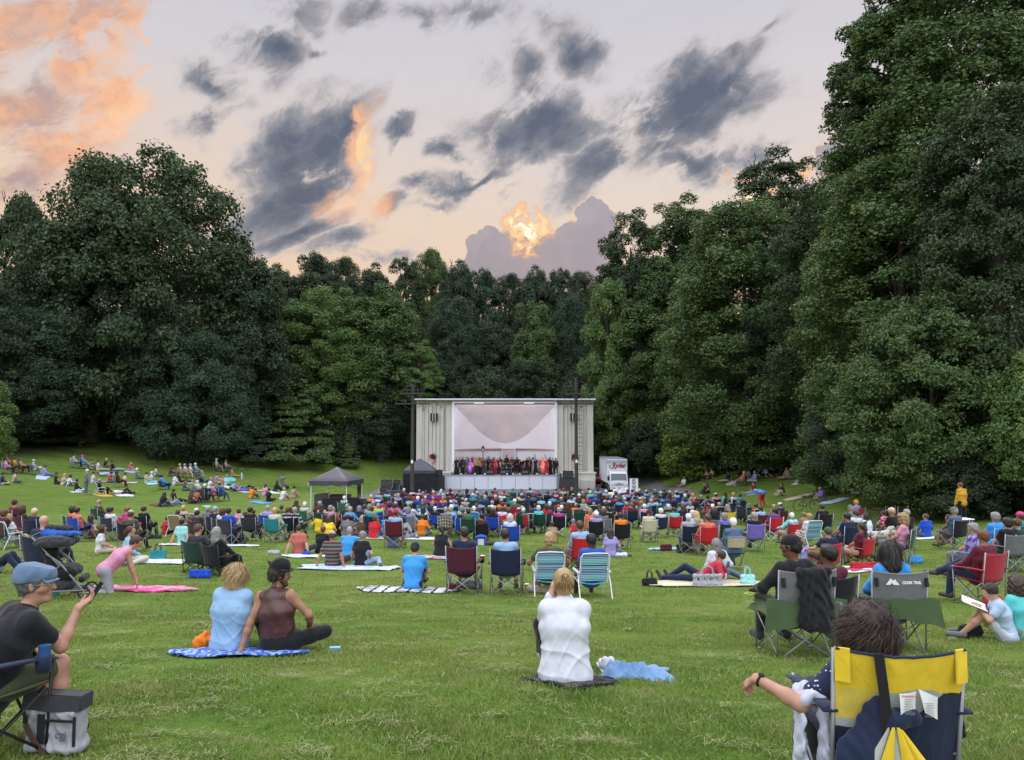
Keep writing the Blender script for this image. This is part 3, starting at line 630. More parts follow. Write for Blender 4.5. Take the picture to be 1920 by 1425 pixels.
lo.add(V, [(2*i, 2*i+2, 2*i+3, 2*i+1) for i in range(n)]); obj('lower_wall', lo, M_WHITE, T)
cn = MB(); cn.tube([(wall_pt(math.pi*i/n)[0], wall_pt(math.pi*i/n)[1]-.05, cor) for i in range(n+1)], .09, 6); obj('cornice', cn, mat('glow_tinted_cornice', (.62, .42, .42), .6, vary=.05), T)  # rosy stage glow on the ledge is put into the cornice colour
dr = MB(); dr.box((SX(953), b_+.35, fl+1.15), (1.35, .12, 2.3)); dd = obj('door', dr, mat('pinkish_door', (.62, .50, .53), .6, vary=.05), T)
df = MB();
for dx in (-.74, .74): df.box((SX(953)+dx, b_+.30, fl+1.2), (.1, .18, 2.4))
df.box((SX(953), b_+.30, fl+2.42), (1.6, .18, .1)); obj('frame', df, M_WHITE, dd)
for x in (xL1+.1, xR0-.1): jm = MB(); jm.box((x, .18, oh/2+.3), (.26, .42, oh-.4)); obj('jamb', jm, M_WHITE, T)
hd = MB(); hd.box((cx, .3, oh+.17), (xR0-xL1, .5, .36)); hd.box((cx, -.02, oh+.05), (xR0-xL1-.5, .16, .12)); obj('header', hd, M_WHITE, T)
rf = MB(); rf.box(((xL0+xR1)/2, D/2-.1, zt+.07), (xR1-xL0+.35, D+.6, .14)); rf.box((cx, .2, zt+.05-.0), (xR0-xL1, 1.3, .10)); obj('roof', rf, M_PANEL, T)
bk_ = MB(); bk_.box((cx, D+.2, zt/2), (xR1-xL0-.2, .4, zt-.1)); obj('back_wall', bk_, M_CONC, T)
st = MB(); st.box((cx, 3.6, fl/2), (xR0-xL1-.04, 7.4, fl-.01)); obj('stage_floor', st, M_GREYF, T)
# apron with white front panels, its ends canted back
ax0, ax1 = SX(832), SX(1050); ap = MB(); c0, c1 = SX(843), SX(1040); fy = -2.6
top = [(c0, fy), (c1, fy), (ax1, -.1), (ax0, -.1)]
V = [(x, y, 0) for x, y in top]+[(x, y, fl-.02) for x, y in top]
ap.add(V, [(4, 5, 6, 7)]); obj('apron_floor', ap, M_GREYF, T)
pts = [(ax0, -.1)]+[(c0+(c1-c0)*k/8, fy) for k in range(9)]+[(ax1, -.1)]
for (xa, ya), (xb, yb) in zip(pts[:-1], pts[1:]):
 p = MB(); l = math.hypot(xb-xa, yb-ya); p.box((0, 0, 0), (l-.03, .06, fl-.06)); o = obj('front_panel', p, M_PANEL, T, ((xa+xb)/2, (ya+yb)/2, fl/2), (0, 0, math.atan2(yb-ya, xb-xa)))
bd = MB()
for (xa, ya), (xb, yb) in zip(pts[:-1], pts[1:]): bd.tube([(xa, ya-.02, fl), (xb, yb-.02, fl)], .05, 6)
obj('edge_trim', bd, mat('grey_trim', (.30, .30, .33), .5), T)
pl = MB(); pl.box((SX(1082), -.7, .75), (3.4, 1.7, 1.5)); pl.box((SX(1082), -.7, 1.56), (3.6, 1.85, .12)); pl.box((SX(1097), -1.0, .45), (1.4, 2.6, .9)); obj('plinth', pl, M_CONC, T)
pl = MB(); pl.box((SX(828), -.7, .78), (2.2, 1.6, 1.5)); pl.box((SX(828), -.7, 1.58), (2.4, 1.75, .10)); obj('plinth', pl, M_CONC, T)
# stage lighting: rosy glow from the footlights on the ceiling, pale wash from the lamps under the header
def stage_spot(px, y, z, e, col, size, rx, soft):
 l = bpy.data.lights.new('stage_light', 'SPOT'); l.energy = e; l.color = col; l.spot_size = R(size); l.spot_blend = 1; l.shadow_soft_size = soft
 o = bpy.data.objects.new('stage_light', l); COL.objects.link(o); o.location = (SX(px), y, z); o.rotation_euler = (rx, 0, 0)
for px in (880, 946, 1012): stage_spot(px, SY-.6, SG+fl+.5, 300, (1, .66, .68), 120, math.pi-.75, .6)
l = bpy.data.lights.new('header_strip', 'AREA'); l.shape = 'RECTANGLE'; l.size = 9.5; l.size_y = .35; l.energy = 420; l.color = (.90, .90, 1)
o = bpy.data.objects.new('header_strip', l); COL.objects.link(o); o.location = (cx, SY+.75, SG+oh-.35); o.rotation_euler = (R(40), 0, 0); l.energy = 170
for px in (898, 992):
 mb = MB(); mb.box((SX(px), -.14, oh+.0), (1.0, .10, .06)); obj('strip_lamp', mb, mat('lamp_strip', (.8, .8, .8), .4, vary=0, emit=(1, .97, .95), es=.8), T)
# footlights along the stage edge
FL = [848, 868, 893, 911, 951, 962, 974, 1005, 1023, 1040]
for i, px in enumerate(FL):
 t = thing('footlight', ['footlight at the left end of the stage edge', 'second footlight from the left end of the stage', 'footlight before the woman in the purple gown', 'footlight left of the conductor podium', 'footlight in front of the podium', 'pale footlight right of the podium', 'footlight below the cellos', 'footlight right of the two floor monitors', 'footlight before the woman in the scarlet gown', 'footlight at the right end of the stage edge'][i], 'light', (SX(px), SY-2.2, SG+fl), 0, 'footlights along the stage edge')
 mb = MB(); mb.tube([(0, -.1, .17), (0, .16, .22)], [.12, .09], 10); obj('housing', mb, M_BLACK, t)
 mb = MB(); mb.tube([(0, -.115, .17), (0, -.10, .17)], .10, 10); obj('lens', mb, mat('pale_lens', (.6, .6, .62), .2, vary=0), t)
 mb = MB(); mb.tube([(-.13, .02, .19), (-.13, .02, .02), (.13, .02, .02), (.13, .02, .19)], .012, 5); obj('yoke', mb, M_BLACK, t)
for i, px in enumerate([920, 944, 984]):
 t = thing('floor_monitor', ['black wedge monitor left of the podium on stage', 'black wedge monitor beside the podium', 'black wedge monitor in front of the cellos'][i], 'loudspeaker', (SX(px), SY-1.9, SG+fl), 0, 'floor monitors')
 mb = MB(); mb.add([(-.32, -.2, 0), (.32, -.2, 0), (.32, .25, 0), (-.32, .25, 0), (-.32, -.12, .22), (.32, -.12, .22), (.32, .22, .42), (-.32, .22, .42)], [(0,3,2,1),(4,5,6,7),(0,1,5,4),(1,2,6,5),(2,3,7,6),(3,0,4,7)]); obj('cabinet', mb, M_BLACK, t)
 mb = MB(); mb.add([(-.28, -.10, .245), (.28, -.10, .245), (.28, .19, .42), (-.28, .19, .42)], [(0,1,2,3)]); obj('grille', mb, mat('dark_grille', (.05, .05, .05), .6), t)
# stage set pieces: street lantern, two flower-decked posts with round boards
def lantern(px, base_z, py_top, y, label, h):
 t = thing('street_lantern', label, 'lantern', (SX(px), y, base_z))
 mb = MB(); mb.tube([(0, 0, 0), (0, 0, h-.75)], [.07, .04], 8); mb.lathe([(.16, 0), (.12, .12), (.06, .3)], n=10); obj('post', mb, M_DARK, t)
 mb = MB(); mb.lathe([(.06, h-.75), (.13, h-.66), (.17, h-.25), (.02, h-.24)], n=6); obj('lamp_glass', mb, mat('lamp_glass', (.5, .42, .38), .2, vary=.1), t)
 mb = MB(); mb.lathe([(.21, h-.26), (.19, h-.2), (.06, h-.02), (.02, h+.08)], n=6);
 for k in range(6): a = k*math.pi/3; mb.tube([(.13*math.cos(a), .13*math.sin(a), h-.66), (.175*math.cos(a), .175*math.sin(a), h-.25)], .012, 4)
 obj('cap', mb, M_DARK, t)
lantern(904, SG+fl, 840, SY+2.5, 'black street lantern rising among the singers on stage', 2.85)
M_ROSE = mat('red_white_flowers', (.45, .06, .06), .8, vary=.0); M_PINK = mat('pale_flowers', (.75, .55, .5), .8)
for px, y, lb in ((815, SY-1.0, 'white post topped with red and white flowers beside the left pylon'), (1076, SY-1.0, 'white post with climbing red and white flowers by the right pylon')):
 t = thing('flower_post', lb, 'stage decoration', (SX(px), y, SG+1.6))
 mb = MB(); mb.tube([(-.12, 0, 0), (-.10, 0, 1.1)], .05, 6); mb.tube([(.12, 0, 0), (.10, 0, 1.1)], .05, 6); mb.box((0, 0, .04), (.5, .3, .08)); obj('post', mb, M_WHITE, t)
 mb = MB(); mb.box((0, 0, 1.55), (.55, .16, .6)); obj('board', mb, M_DARK, t)
 r = np.random.default_rng(px);
 for mt, nm in ((M_ROSE, 'flowers'), (M_PINK, 'leaves')):
  V = [];
  for k in range(130):
   side = r.random()
   if side < .55: a = r.random()*6.28; p = np.array([.36*math.cos(a), -.08+r.normal(0, .05), 1.55+.38*math.sin(a)])
   else: p = np.array([r.choice([-.1, .1])+r.normal(0, .05), -.05+r.normal(0, .04), r.random()*1.3])
   p = p+r.normal(0, .035, 3); q = r.normal(0, .055, (4, 3)); V += [p+q[0], p+q[1], p+q[2], p+q[3]]
  o = obj(nm, np_mesh(nm, np.array(V), np.arange(len(V)).reshape(-1, 4), False), mt, t); o['kind'] = 'stuff'
# ------------------------------------------------------------------ loudspeakers beside the apron
def speaker(px0, px1, py0, py1, y, dep, label, group, cat='loudspeaker'):
 x0, x1 = (px0-960)/F_PX*y, (px1-960)/F_PX*y; z1 = at(960, py0, y).z; z0 = at(960, py1, y).z if py1 else gz((x0+x1)/2, y)
 t = thing('loudspeaker', label, cat, ((x0+x1)/2, y, z0), 0, group); w, h = x1-x0, z1-z0
 mb = MB(); mb.box((0, 0, h/2), (w, dep, h)); obj('cabinet', mb, mat('black_paint', (.022, .022, .026), .6, vary=.2), t)
 mb = MB(); mb.box((0, -dep/2-.012, h/2), (w-.08, .02, h-.08)); obj('grille', mb, mat('dark_grille', (.05, .05, .05), .6), t)
 for sx in (-1, 1): mb = MB(); mb.box((sx*w/2, 0, h*.6), (.03, .22, .09)); obj('handle', mb, M_STEEL, t)
for i, (a, b, c, d, y, dp, lb) in enumerate([(803, 834, 892, None, 75, 1.2, 'wide black subwoofer left of the stage apron'), (808, 830, 881, 892, 75, .8, 'black loudspeaker stacked on the left subwoofer'),
  (1051, 1082, 896, None, 75, 1.2, 'wide black subwoofer right of the stage apron'), (1055, 1074, 883, 896, 75, .8, 'black loudspeaker stacked on the right subwoofer')]):
 speaker(a, b, c, d, y, dp, lb, 'loudspeakers flanking the stage')
# ------------------------------------------------------------------ utility poles
def util_pole(px, top, d, label, ladder):
 x = (px-960)/F_PX*d; z = gz(x, d); h = at(px, top, d).z-z
 t = thing('utility_pole', label, 'pole', (x, d, z))
 mb = MB(); mb.tube([(0, 0, -.3), (0, 0, h)], [.19, .12], 10); obj('pole', mb, M_POLE, t)
 zc_ = at(px, 757, d).z-z
 for zz, w in ((zc_, 3.1), (zc_+.9, 2.2)):
  mb = MB(); mb.box((0, -.17, zz), (w, .12, .12));
  mb.tube([(-w*.35, -.17, zz), (0, -.12, zz-.6)], .02, 4); mb.tube([(w*.35, -.17, zz), (0, -.12, zz-.6)], .02, 4)
  mb.tube([(-w*.42, -.17, zz+.3), (w*.42, -.17, zz+.34)], .02, 4)
  for k in (-.45, -.2, .2, .45): mb.tube([(w*k, -.17, zz), (w*k, -.17, zz+.32)], .03, 5)
  obj('crossarm', mb, M_POLE, t)
 mb = MB()
 for s, zz in ((1, zc_+2.1), (-1, zc_+1.7)): mb.tube([(0, 0, zz)]+[(s*(.75-.25*math.cos(a)), 0, zz+.25*math.sin(a)) for a in np.linspace(-1.6, 2.2, 8)], .03, 5)
 obj('hook', mb, M_POLE, t)
 if ladder:
  mb = MB();
  for k in range(16): mb.tube([(-.1, -.15, 2.5+k*.4), (.55, -.2, 2.5+k*.4)], .018, 4)
  mb.tube([(.5, -.2, 2.3), (.5, -.2, 9)], .02, 4); obj('ladder', mb, M_POLE, t)
 mb = MB(); mb.box((0, -.2, 3.2), (.18, .06, .28)); obj('notice', mb, M_WHITE, t)
util_pole(774, 722, 67, 'weathered wooden utility pole left of the bandshell', False)
util_pole(1080, 708, 68, 'dark utility pole with ladder rungs in front of the right pylon', True)
# ------------------------------------------------------------------ tents
def tent(px, d, w, eave, peak, label, walls, rot, cm):
 x = (px-960)/F_PX*d; z = gz(x, d); t = thing('canopy_tent', label, 'tent', (x, d, z), rot); h = w/2
 mb = MB(); n = 10
 def roof(u, v): X_ = (u*2-1)*h; Y_ = (v*2-1)*h; m_ = max(abs(X_), abs(Y_))/h; return (X_, Y_, eave+(peak-eave)*(1-m_)**.8-.05*math.sin(m_*3.14))
 mb.sheet(roof, 21, 21, .02); obj('canopy', mb, cm, t)
 mb = MB()
 for a in range(4):
  c_, s_ = math.cos(a*math.pi/2), math.sin(a*math.pi/2)
  mb.sheet(lambda u, v: ((u*2-1)*h*c_-(-h-.012)*s_, (u*2-1)*h*s_+(-h-.012)*c_, eave+.01-v*.28-.02*math.sin(u*18)*v), 16, 3, .012)
 obj('valance', mb, cm, t)
 for sx in (-1, 1):
  for sy in (-1, 1):
   mb = MB(); mb.tube([(sx*(h-.08), sy*(h-.08), -.1), (sx*(h-.08), sy*(h-.08), eave)], .028, 6); mb.box((sx*(h-.08), sy*(h-.08), .02), (.16, .16, .03)); obj('leg', mb, mat('white_leg', (.7, .7, .7), .4, vary=.03), t)
 if walls:
  mb = MB()
  for a in range(4):
   c_, s_ = math.cos(a*math.pi/2), math.sin(a*math.pi/2); q = h-.03
   mb.sheet(lambda u, v: ((u*2-1)*q*c_+q*s_, (u*2-1)*q*s_-q*c_, eave-.02-v*(eave-.03)+0*u), 14, 4, .012)
  obj('side_wall', mb, M_BLACK, t)
 else:
  mb = MB()
  for a in range(4):
   c_, s_ = math.cos(a*math.pi/2), math.sin(a*math.pi/2)
   for k in range(2):
    p = lambda X_, Z_: (X_*c_+(h-.1)*s_, X_*s_-(h-.1)*c_, Z_); x0 = -h+.1+k*(h-.1)
    mb.tube([p(x0, eave-.1), p(x0+h-.1, eave-.45)], .012, 4); mb.tube([p(x0, eave-.45), p(x0+h-.1, eave-.1)], .012, 4)
  obj('truss', mb, M_STEEL, t)
 return t
M_TENT = mat('charcoal_tent', (.045, .047, .062), .55, vary=.12, vscale=2, spec=.5)
tent(634, 48, 2.5, 1.95, 2.75, 'dark open canopy tent with white legs over the sound desk', False, R(-12), M_TENT)
tent(788, 73, 3.0, 2.15, 3.25, 'black tent with closed side walls left of the stage', True, R(4), M_TENT)
# ------------------------------------------------------------------ road cases, mixing desk
M_CASE = mat('case_laminate', (.05, .05, .055), .5, vary=.2)
def case(px, py, w, d_, h, label, group, lift=0.0, d=None, rot=0):
 x, y, z = hit(px, py) if d is None else ((px-960)/F_PX*d, d, gz((px-960)/F_PX*d, d))
 t = thing('road_case', label, 'equipment case', (x, y, z+lift), rot, group)
 mb = MB(); mb.box((0, 0, h/2), (w, d_, h)); obj('body', mb, M_CASE, t)
 mb = MB()
 for sx in (-1, 1):
  for sy in (-1, 1): mb.box((sx*w/2, sy*d_/2, h/2), (.03, .03, h+.01))
  mb.box((sx*0, 0, h*.6), (w+.02, d_+.02, .03))
 for sx in (-1, 1):
  for sy in (-1, 1):
   for zz in (0, h): mb.box((sx*w/2, sy*d_/2, zz), (.08, .08, .05))
 obj('edging', mb, M_STEEL, t); return t
case(726, 0, 1.1, .7, .75, 'black road case at the bottom of the stack left of the black tent', 'road cases', d=70)
case(727, 0, 1.1, .7, .65, 'black road case on top of the stack left of the black tent', 'road cases', .77, d=70, rot=.1)
case(742, 0, 1.2, .8, .9, 'black road case between the case stack and the black tent', 'road cases', d=70.5, rot=-.2)
case(744, 0, .8, .5, .45, 'small black case lying on the case beside the black tent', 'road cases', .92, d=70.5, rot=.4)
case(745, 0, 1.3, .7, .55, 'low black case in front of the case stack', 'road cases', d=68.5, rot=.3)
case(606, 0, .9, .7, 1.1, 'tall black equipment case under the canopy tent', 'road cases', d=47.5, rot=.2)
case(618, 0, .8, .6, .7, 'black equipment case on the tent floor left of the sound desk', 'road cases', d=48.2)
case(676, 0, 1.1, .7, .8, 'black equipment case just right of the canopy tent', 'road cases', d=48.5)
def table(px, d, w, dp, h, label, cloth, name='folding_table', top=None, rot=0):
 x = (px-960)/F_PX*d; t = thing(name, label, 'table', (x, d, gz(x, d)), rot)
 mb = MB(); mb.box((0, 0, h-.02), (w, dp, .04)); obj('tabletop', mb, top or M_WHITE, t)
 for sx in (-1, 1):
  mb = MB(); mb.tube([(sx*w*.42, -dp*.4, 0), (sx*w*.42, -dp*.36, h-.05)], .016, 5); mb.tube([(sx*w*.42, dp*.4, 0), (sx*w*.42, dp*.36, h-.05)], .016, 5); mb.tube([(sx*w*.42, -dp*.38, h*.4), (sx*w*.42, dp*.38, h*.4)], .012, 5); obj('leg', mb, M_STEEL, t)
 if cloth:
  mb = MB(); cm, drop = cloth
  mb.sheet(lambda u, v: ((u-.5)*(w+.04), (v-.5)*(dp+.04), h+.008), 8, 5, .006)
  per = [(-1, -1), (1, -1), (1, 1), (-1, 1), (-1, -1)]
  def sk(u, v):
   k = min(3, int(u*4)); f = u*4-k; a, b = per[k], per[k+1]; X_ = a[0]+(b[0]-a[0])*f; Y_ = a[1]+(b[1]-a[1])*f
   o_ = .02+.03*v*(1+math.sin(u*70)); return (X_*(w/2+o_), Y_*(dp/2+o_), h+.01-v*drop)
  mb.sheet(sk, 81, 5, .005); obj('cover', mb, cm, t)
 return t
table(640, 47.6, 2.2, .8, .85, 'long sound desk table under the canopy tent', (M_BLACK, .75), 'sound_desk')
t = thing('mixing_console', 'black mixing console on the sound desk under the tent', 'mixing console', ((640-960)/F_PX*47.6, 47.6, gz((640-960)/F_PX*47.6, 47.6)+.87))
mb = MB(); mb.box((0, 0, .08), (1.3, .6, .12), rot=(.18, 0, 0)); obj('body', mb, M_CASE, t)
mb = MB()
for k in range(16): mb.box((-.58+k*.077, -.06, .16+.01), (.02, .4, .02), rot=(.18, 0, 0))
obj('faders', mb, M_STEEL, t)
# info tables beside the truck
M_NAVY = mat('navy_cloth', (.030, .030, .14), .8, vary=.1); M_ROYAL = mat('royal_blue_cloth', (.012, .085, .34), .75, vary=.12)
table(1160, 62, 1.7, .75, .78, 'table with white cloth loaded with boxes left of the banner table', (M_WHITE, .3))
tb = table(1181, 60.5, 2.1, .75, .80, 'table with navy banner in front of the truck', (M_NAVY, .74))
def text(body, size, mt, parent, loc, rot=(math.pi/2, 0, 0), ext=.004, name='lettering', shear=0.0, bold=0.0, sx=1.0, vert=False):
 cu = bpy.data.curves.new(name, 'FONT'); cu.body = body; cu.size = size; cu.extrude = ext; cu.align_x = 'CENTER'; cu.align_y = 'CENTER'; cu.shear = shear; cu.offset = bold
 if vert: cu.space_line = .85
 tmp = bpy.data.objects.new('tmp', cu); COL.objects.link(tmp); bpy.context.view_layer.update()
 me = bpy.data.meshes.new_from_object(tmp.evaluated_get(bpy.context.evaluated_depsgraph_get())); bpy.data.objects.remove(tmp); bpy.data.curves.remove(cu)
 return obj(name, me, mt, parent, loc, rot, (sx, 1, 1))
M_LW = mat('white_lettering', (.75, .75, .78), .6, vary=0); M_LO = mat('orange_lettering', (.75, .38, .10), .6, vary=0)
text('W', .62, M_LW, tb, (-.45, -.44, .42), bold=.02, sx=.85); text('YYY', .62, M_LO, tb, (.32, -.44, .42), bold=.02, sx=.85)
table(1206, 60, 1.5, .9, .76, 'table with bright blue cloth beside the white banner', (M_ROYAL, .72))
for i, (px, lb) in enumerate([(1152, 'white box on the left end of the white clothed table'), (1160, 'white box in the middle of the white clothed table'), (1168, 'white box on the right end of the white clothed table')]):
 t = thing('cardboard_box', lb, 'box', ((px-960)/F_PX*62, 62, gz((px-960)/F_PX*62, 62)+.8), .2*i, 'boxes on the white clothed table')
 mb = MB(); mb.box((0, 0, .14), (.32, .3, .28)); obj('box', mb, M_WHITE, t); mb = MB(); mb.sheet(lambda u, v: (-.16-.1*v, (u-.5)*.3, .28+.1*v), 3, 3, .006); mb.sheet(lambda u, v: (.16+.1*v, (u-.5)*.3, .28+.1*v), 3, 3, .006); obj('flap', mb, M_WHITE, t)
# white retractable banner with vertical lettering
x = (1187-960)/F_PX*64; t = thing('roll_up_banner', 'tall white roll-up banner with purple upright lettering right of the truck', 'banner', (x, 64, gz(x, 64)), R(-4))
mb = MB(); mb.box((0, 0, .95), (.70, .012, 1.84)); obj('fabric', mb, M_WHITE, t)
mb = MB(); mb.box((0, 0, .04), (.74, .22, .08)); mb.box((0, 0, 1.88), (.72, .03, .03)); mb.tube([(0, .04, .05), (0, .04, 1.88)], .012, 5); obj('stand', mb, M_STEEL, t)
text('WONDER', .38, mat('violet_lettering', (.12, .10, .32), .6, vary=0), t, (0.02, -.012, 1.0), rot=(math.pi/2, -math.pi/2, 0), bold=.012)
# litter bin
x, y, z = hit(1246, 944); t = thing('litter_bin', 'round dark green litter bin at the right end of the crowd', 'bin', (x, y, z))
mb = MB(); mb.lathe([(.27, 0), (.28, .02), (.30, .5), (.31, .86)], n=18); obj('barrel', mb, mat('bin_green', (.02, .055, .038), .5, vary=.15), t)
mb = MB()
for zz in (.28, .56): mb.lathe([(.305, zz), (.318, zz+.02), (.305, zz+.04)], n=18)
obj('hoop', mb, mat('bin_green', (.02, .055, .038), .5, vary=.15), t)
mb = MB(); mb.lathe([(.33, .86), (.34, .92), (.30, .95), (.2, .955)], n=18); obj('rim', mb, mat('bin_rim', (.10, .14, .13), .4), t)
# ------------------------------------------------------------------ box truck, nose to the camera
x = (1159.5-960)/F_PX*72; YT = 72.0
T = thing('box_truck', 'white rental box truck parked nose forward beside the bandshell', 'truck', (x, YT, gz(x, YT)), R(0)); T.scale = (.86, .9, .98)
M_TW = mat('truck_white', (.72, .74, .78), .35, vary=.03, spec=.5); M_GL = mat('dark_glass', (.04, .07, .09), .08, vary=.1, spec=.8); M_TY = mat('rubber', (.02, .02, .02), .9)
M_TG = mat('truck_grey', (.20, .21, .23), .6)
mb = MB(); mb.box((0, 4.9, 2.05), (2.32, 6.4, 2.3)); b = obj('cargo_box', mb, M_TW, T)
mb = MB()
mb.box((0, 1.68, 3.02), (2.36, .10, .16)); mb.box((0, 1.69, 2.86), (2.34, .08, .06)); mb.box((0, 4.9, 3.215), (2.2, 6.3, .03))
for sx in (-1, 1): mb.box((sx*1.165, 4.9, 3.16), (.05, 6.4, .10)); mb.box((sx*1.165, 1.72, 2.05), (.05, .09, 2.2))
obj('trim', mb, mat('aluminium', (.50, .53, .58), .4, metal=.4), b)
ro = MB(); ro.box((0, 4.9, 3.24), (2.1, 6.2, .02)); obj('roof_panel', ro, mat('translucent_roof', (.22, .26, .32), .5), b)
text('Ryder', .62, mat('red_lettering', (.30, .015, .03), .5, vary=0), b, (.22, 1.63, 2.58), bold=.018, shear=.25)
mb = MB(); mb.tube([(-.42+.42*math.cos(a)*1.0, 1.63, 2.50+.20*math.sin(a)) for a in np.linspace(1.9, 5.6, 16)], [.012+.022*math.sin(math.pi*k/15) for k in range(16)], 5); obj('swoosh', mb, mat('black_mark', (.02, .02, .04), .5, vary=0), b)
# cab
cab = MB()
def cabring(z, y0, w): return [(-w/2, y0, z), (w/2, y0, z), (w/2, 1.58, z), (-w/2, 1.58, z)]
rings = [(.42, .06, 1.92), (.75, .0, 1.98), (1.10, .04, 1.98), (1.22, .10, 1.96), (1.88, .40, 1.86), (1.98, .52, 1.80), (2.02, .7, 1.7)]
V = [p for z, y0, w in rings for p in cabring(z, y0, w)]
Fs = [(4*i+j, 4*i+(j+1) % 4, 4*i+4+(j+1) % 4, 4*i+4+j) for i in range(len(rings)-1) for j in range(4)]+[(0, 3, 2, 1), tuple(4*(len(rings)-1)+j for j in range(4))]
cab.add(V, Fs); cb = obj('cab', cab, M_TW, T)
mb = MB(); mb.add([(-.88, .105, 1.24), (.88, .105, 1.24), (.83, .385, 1.86), (-.83, .385, 1.86)], [(0, 1, 2, 3)]); mb.add([(-.88, .085, 1.24), (.88, .085, 1.24), (.83, .365, 1.86), (-.83, .365, 1.86)], [(0, 1, 2, 3)]); obj('windscreen', mb, M_GL, cb)
for sx in (-1, 1):
 mb = MB(); mb.add([(sx*.985, .25, 1.22), (sx*.985, 1.2, 1.22), (sx*.93, 1.2, 1.8), (sx*.93, .5, 1.8)], [(0, 1, 2, 3)]); obj('side_window', mb, M_GL, cb)
 mb = MB(); mb.box((sx*1.16, .15, 1.45), (.20, .08, .42)); mb.tube([(sx*.95, .25, 1.75), (sx*1.16, .15, 1.7)], .02, 5); mb.tube([(sx*.97, .2, 1.15), (sx*1.16, .15, 1.2)], .02, 5); obj('mirror', mb, M_BLACK, cb)
 mb = MB(); mb.box((sx*.76, -.035, .78), (.34, .06, .20)); hl = obj('headlight', mb, mat('headlight_lens', (.55, .6, .65), .1, vary=.05, spec=.8), cb)
 mb = MB(); mb.tube([(sx*.93, .1, 1.16), (sx*.55, -.05, 1.3)], .012, 4); obj('wiper', mb, M_BLACK, cb)
mb = MB(); mb.box((0, -.02, .90), (1.0, .05, .05)); mb.box((0, -.02, .78), (.9, .05, .05)); mb.box((0, -.025, .99), (.2, .03, .07)); obj('grille', mb, M_TG, cb)
mb = MB(); mb.box((0, -.10, .50), (2.0, .25, .26)); bu = obj('bumper', mb, M_TW, T)
mb = MB(); mb.box((0, -.235, .50), (.36, .02, .13));
for sx in (-1, 1): mb.box((sx*.6, -.235, .50), (.3, .02, .09))
obj('number_plate', mb, M_TG, bu)
for sx in (-1, 1):
 for yy, w in ((.95, .24), (6.4, .46)):
  mb = MB(); mb.tube([(sx*.95-w/2, yy, .40), (sx*.95+w/2, yy, .40)], .40, 18); wh = obj('wheel', mb, M_TY, T)
  mb = MB(); mb.tube([(sx*.95+sx*w/2-.02*sx, yy, .40), (sx*.95+sx*(w/2+.01), yy, .40)], .24, 14); obj('rim', mb, M_STEEL, wh)
mb = MB(); mb.box((0, 4.6, .72), (.9, 7.2, .28)); obj('chassis', mb, M_BLACK, T)
# red car in the dark gap beside the shell
x = (1124-960)/F_PX*83; c = thing('parked_car', 'dark red car in the shade between bandshell and truck', 'car', (x, 83, gz(x, 83)), R(5))
MR = mat('red_paint', (.35, .03, .02), .3, vary=.05, spec=.6)
mb = MB(); prof = [(.30, 0, 1.74), (.62, -.05, 1.80), (.82, .05, 1.76), (.92, .9, 1.70), (1.38, 1.5, 1.30), (1.44, 2.0, 1.24)]
V = [];
for z, y0, w in prof: V += [(-w/2, y0, z), (w/2, y0, z), (w/2, 4.3-max(0, z-.9)*1.2, z), (-w/2, 4.3-max(0, z-.9)*1.2, z)]
mb.add(V, [(4*i+j, 4*i+(j+1) % 4, 4*i+4+(j+1) % 4, 4*i+4+j) for i in range(5) for j in range(4)]+[(0, 3, 2, 1), (20, 21, 22, 23)]); bo = obj('body', mb, MR, c)
mb = MB(); mb.add([(-.72, .98, .96), (.72, .98, .96), (.6, 1.46, 1.36), (-.6, 1.46, 1.36)], [(0, 1, 2, 3)]); mb.v[-1] += np.array([0, -.02, .01]); obj('windscreen', mb, M_GL, c)
for sx in (-1, 1):
 mb = MB(); mb.box((sx*.68, -.05, .66), (.34, .06, .16)); obj('headlight', mb, mat('headlight_lens', (.55, .6, .65), .1, vary=.05, spec=.8), c)
 for yy in (.85, 3.4): mb = MB(); mb.tube([(sx*.72, yy, .31), (sx*.91, yy, .31)], .31, 14); obj('wheel', mb, M_TY, c)
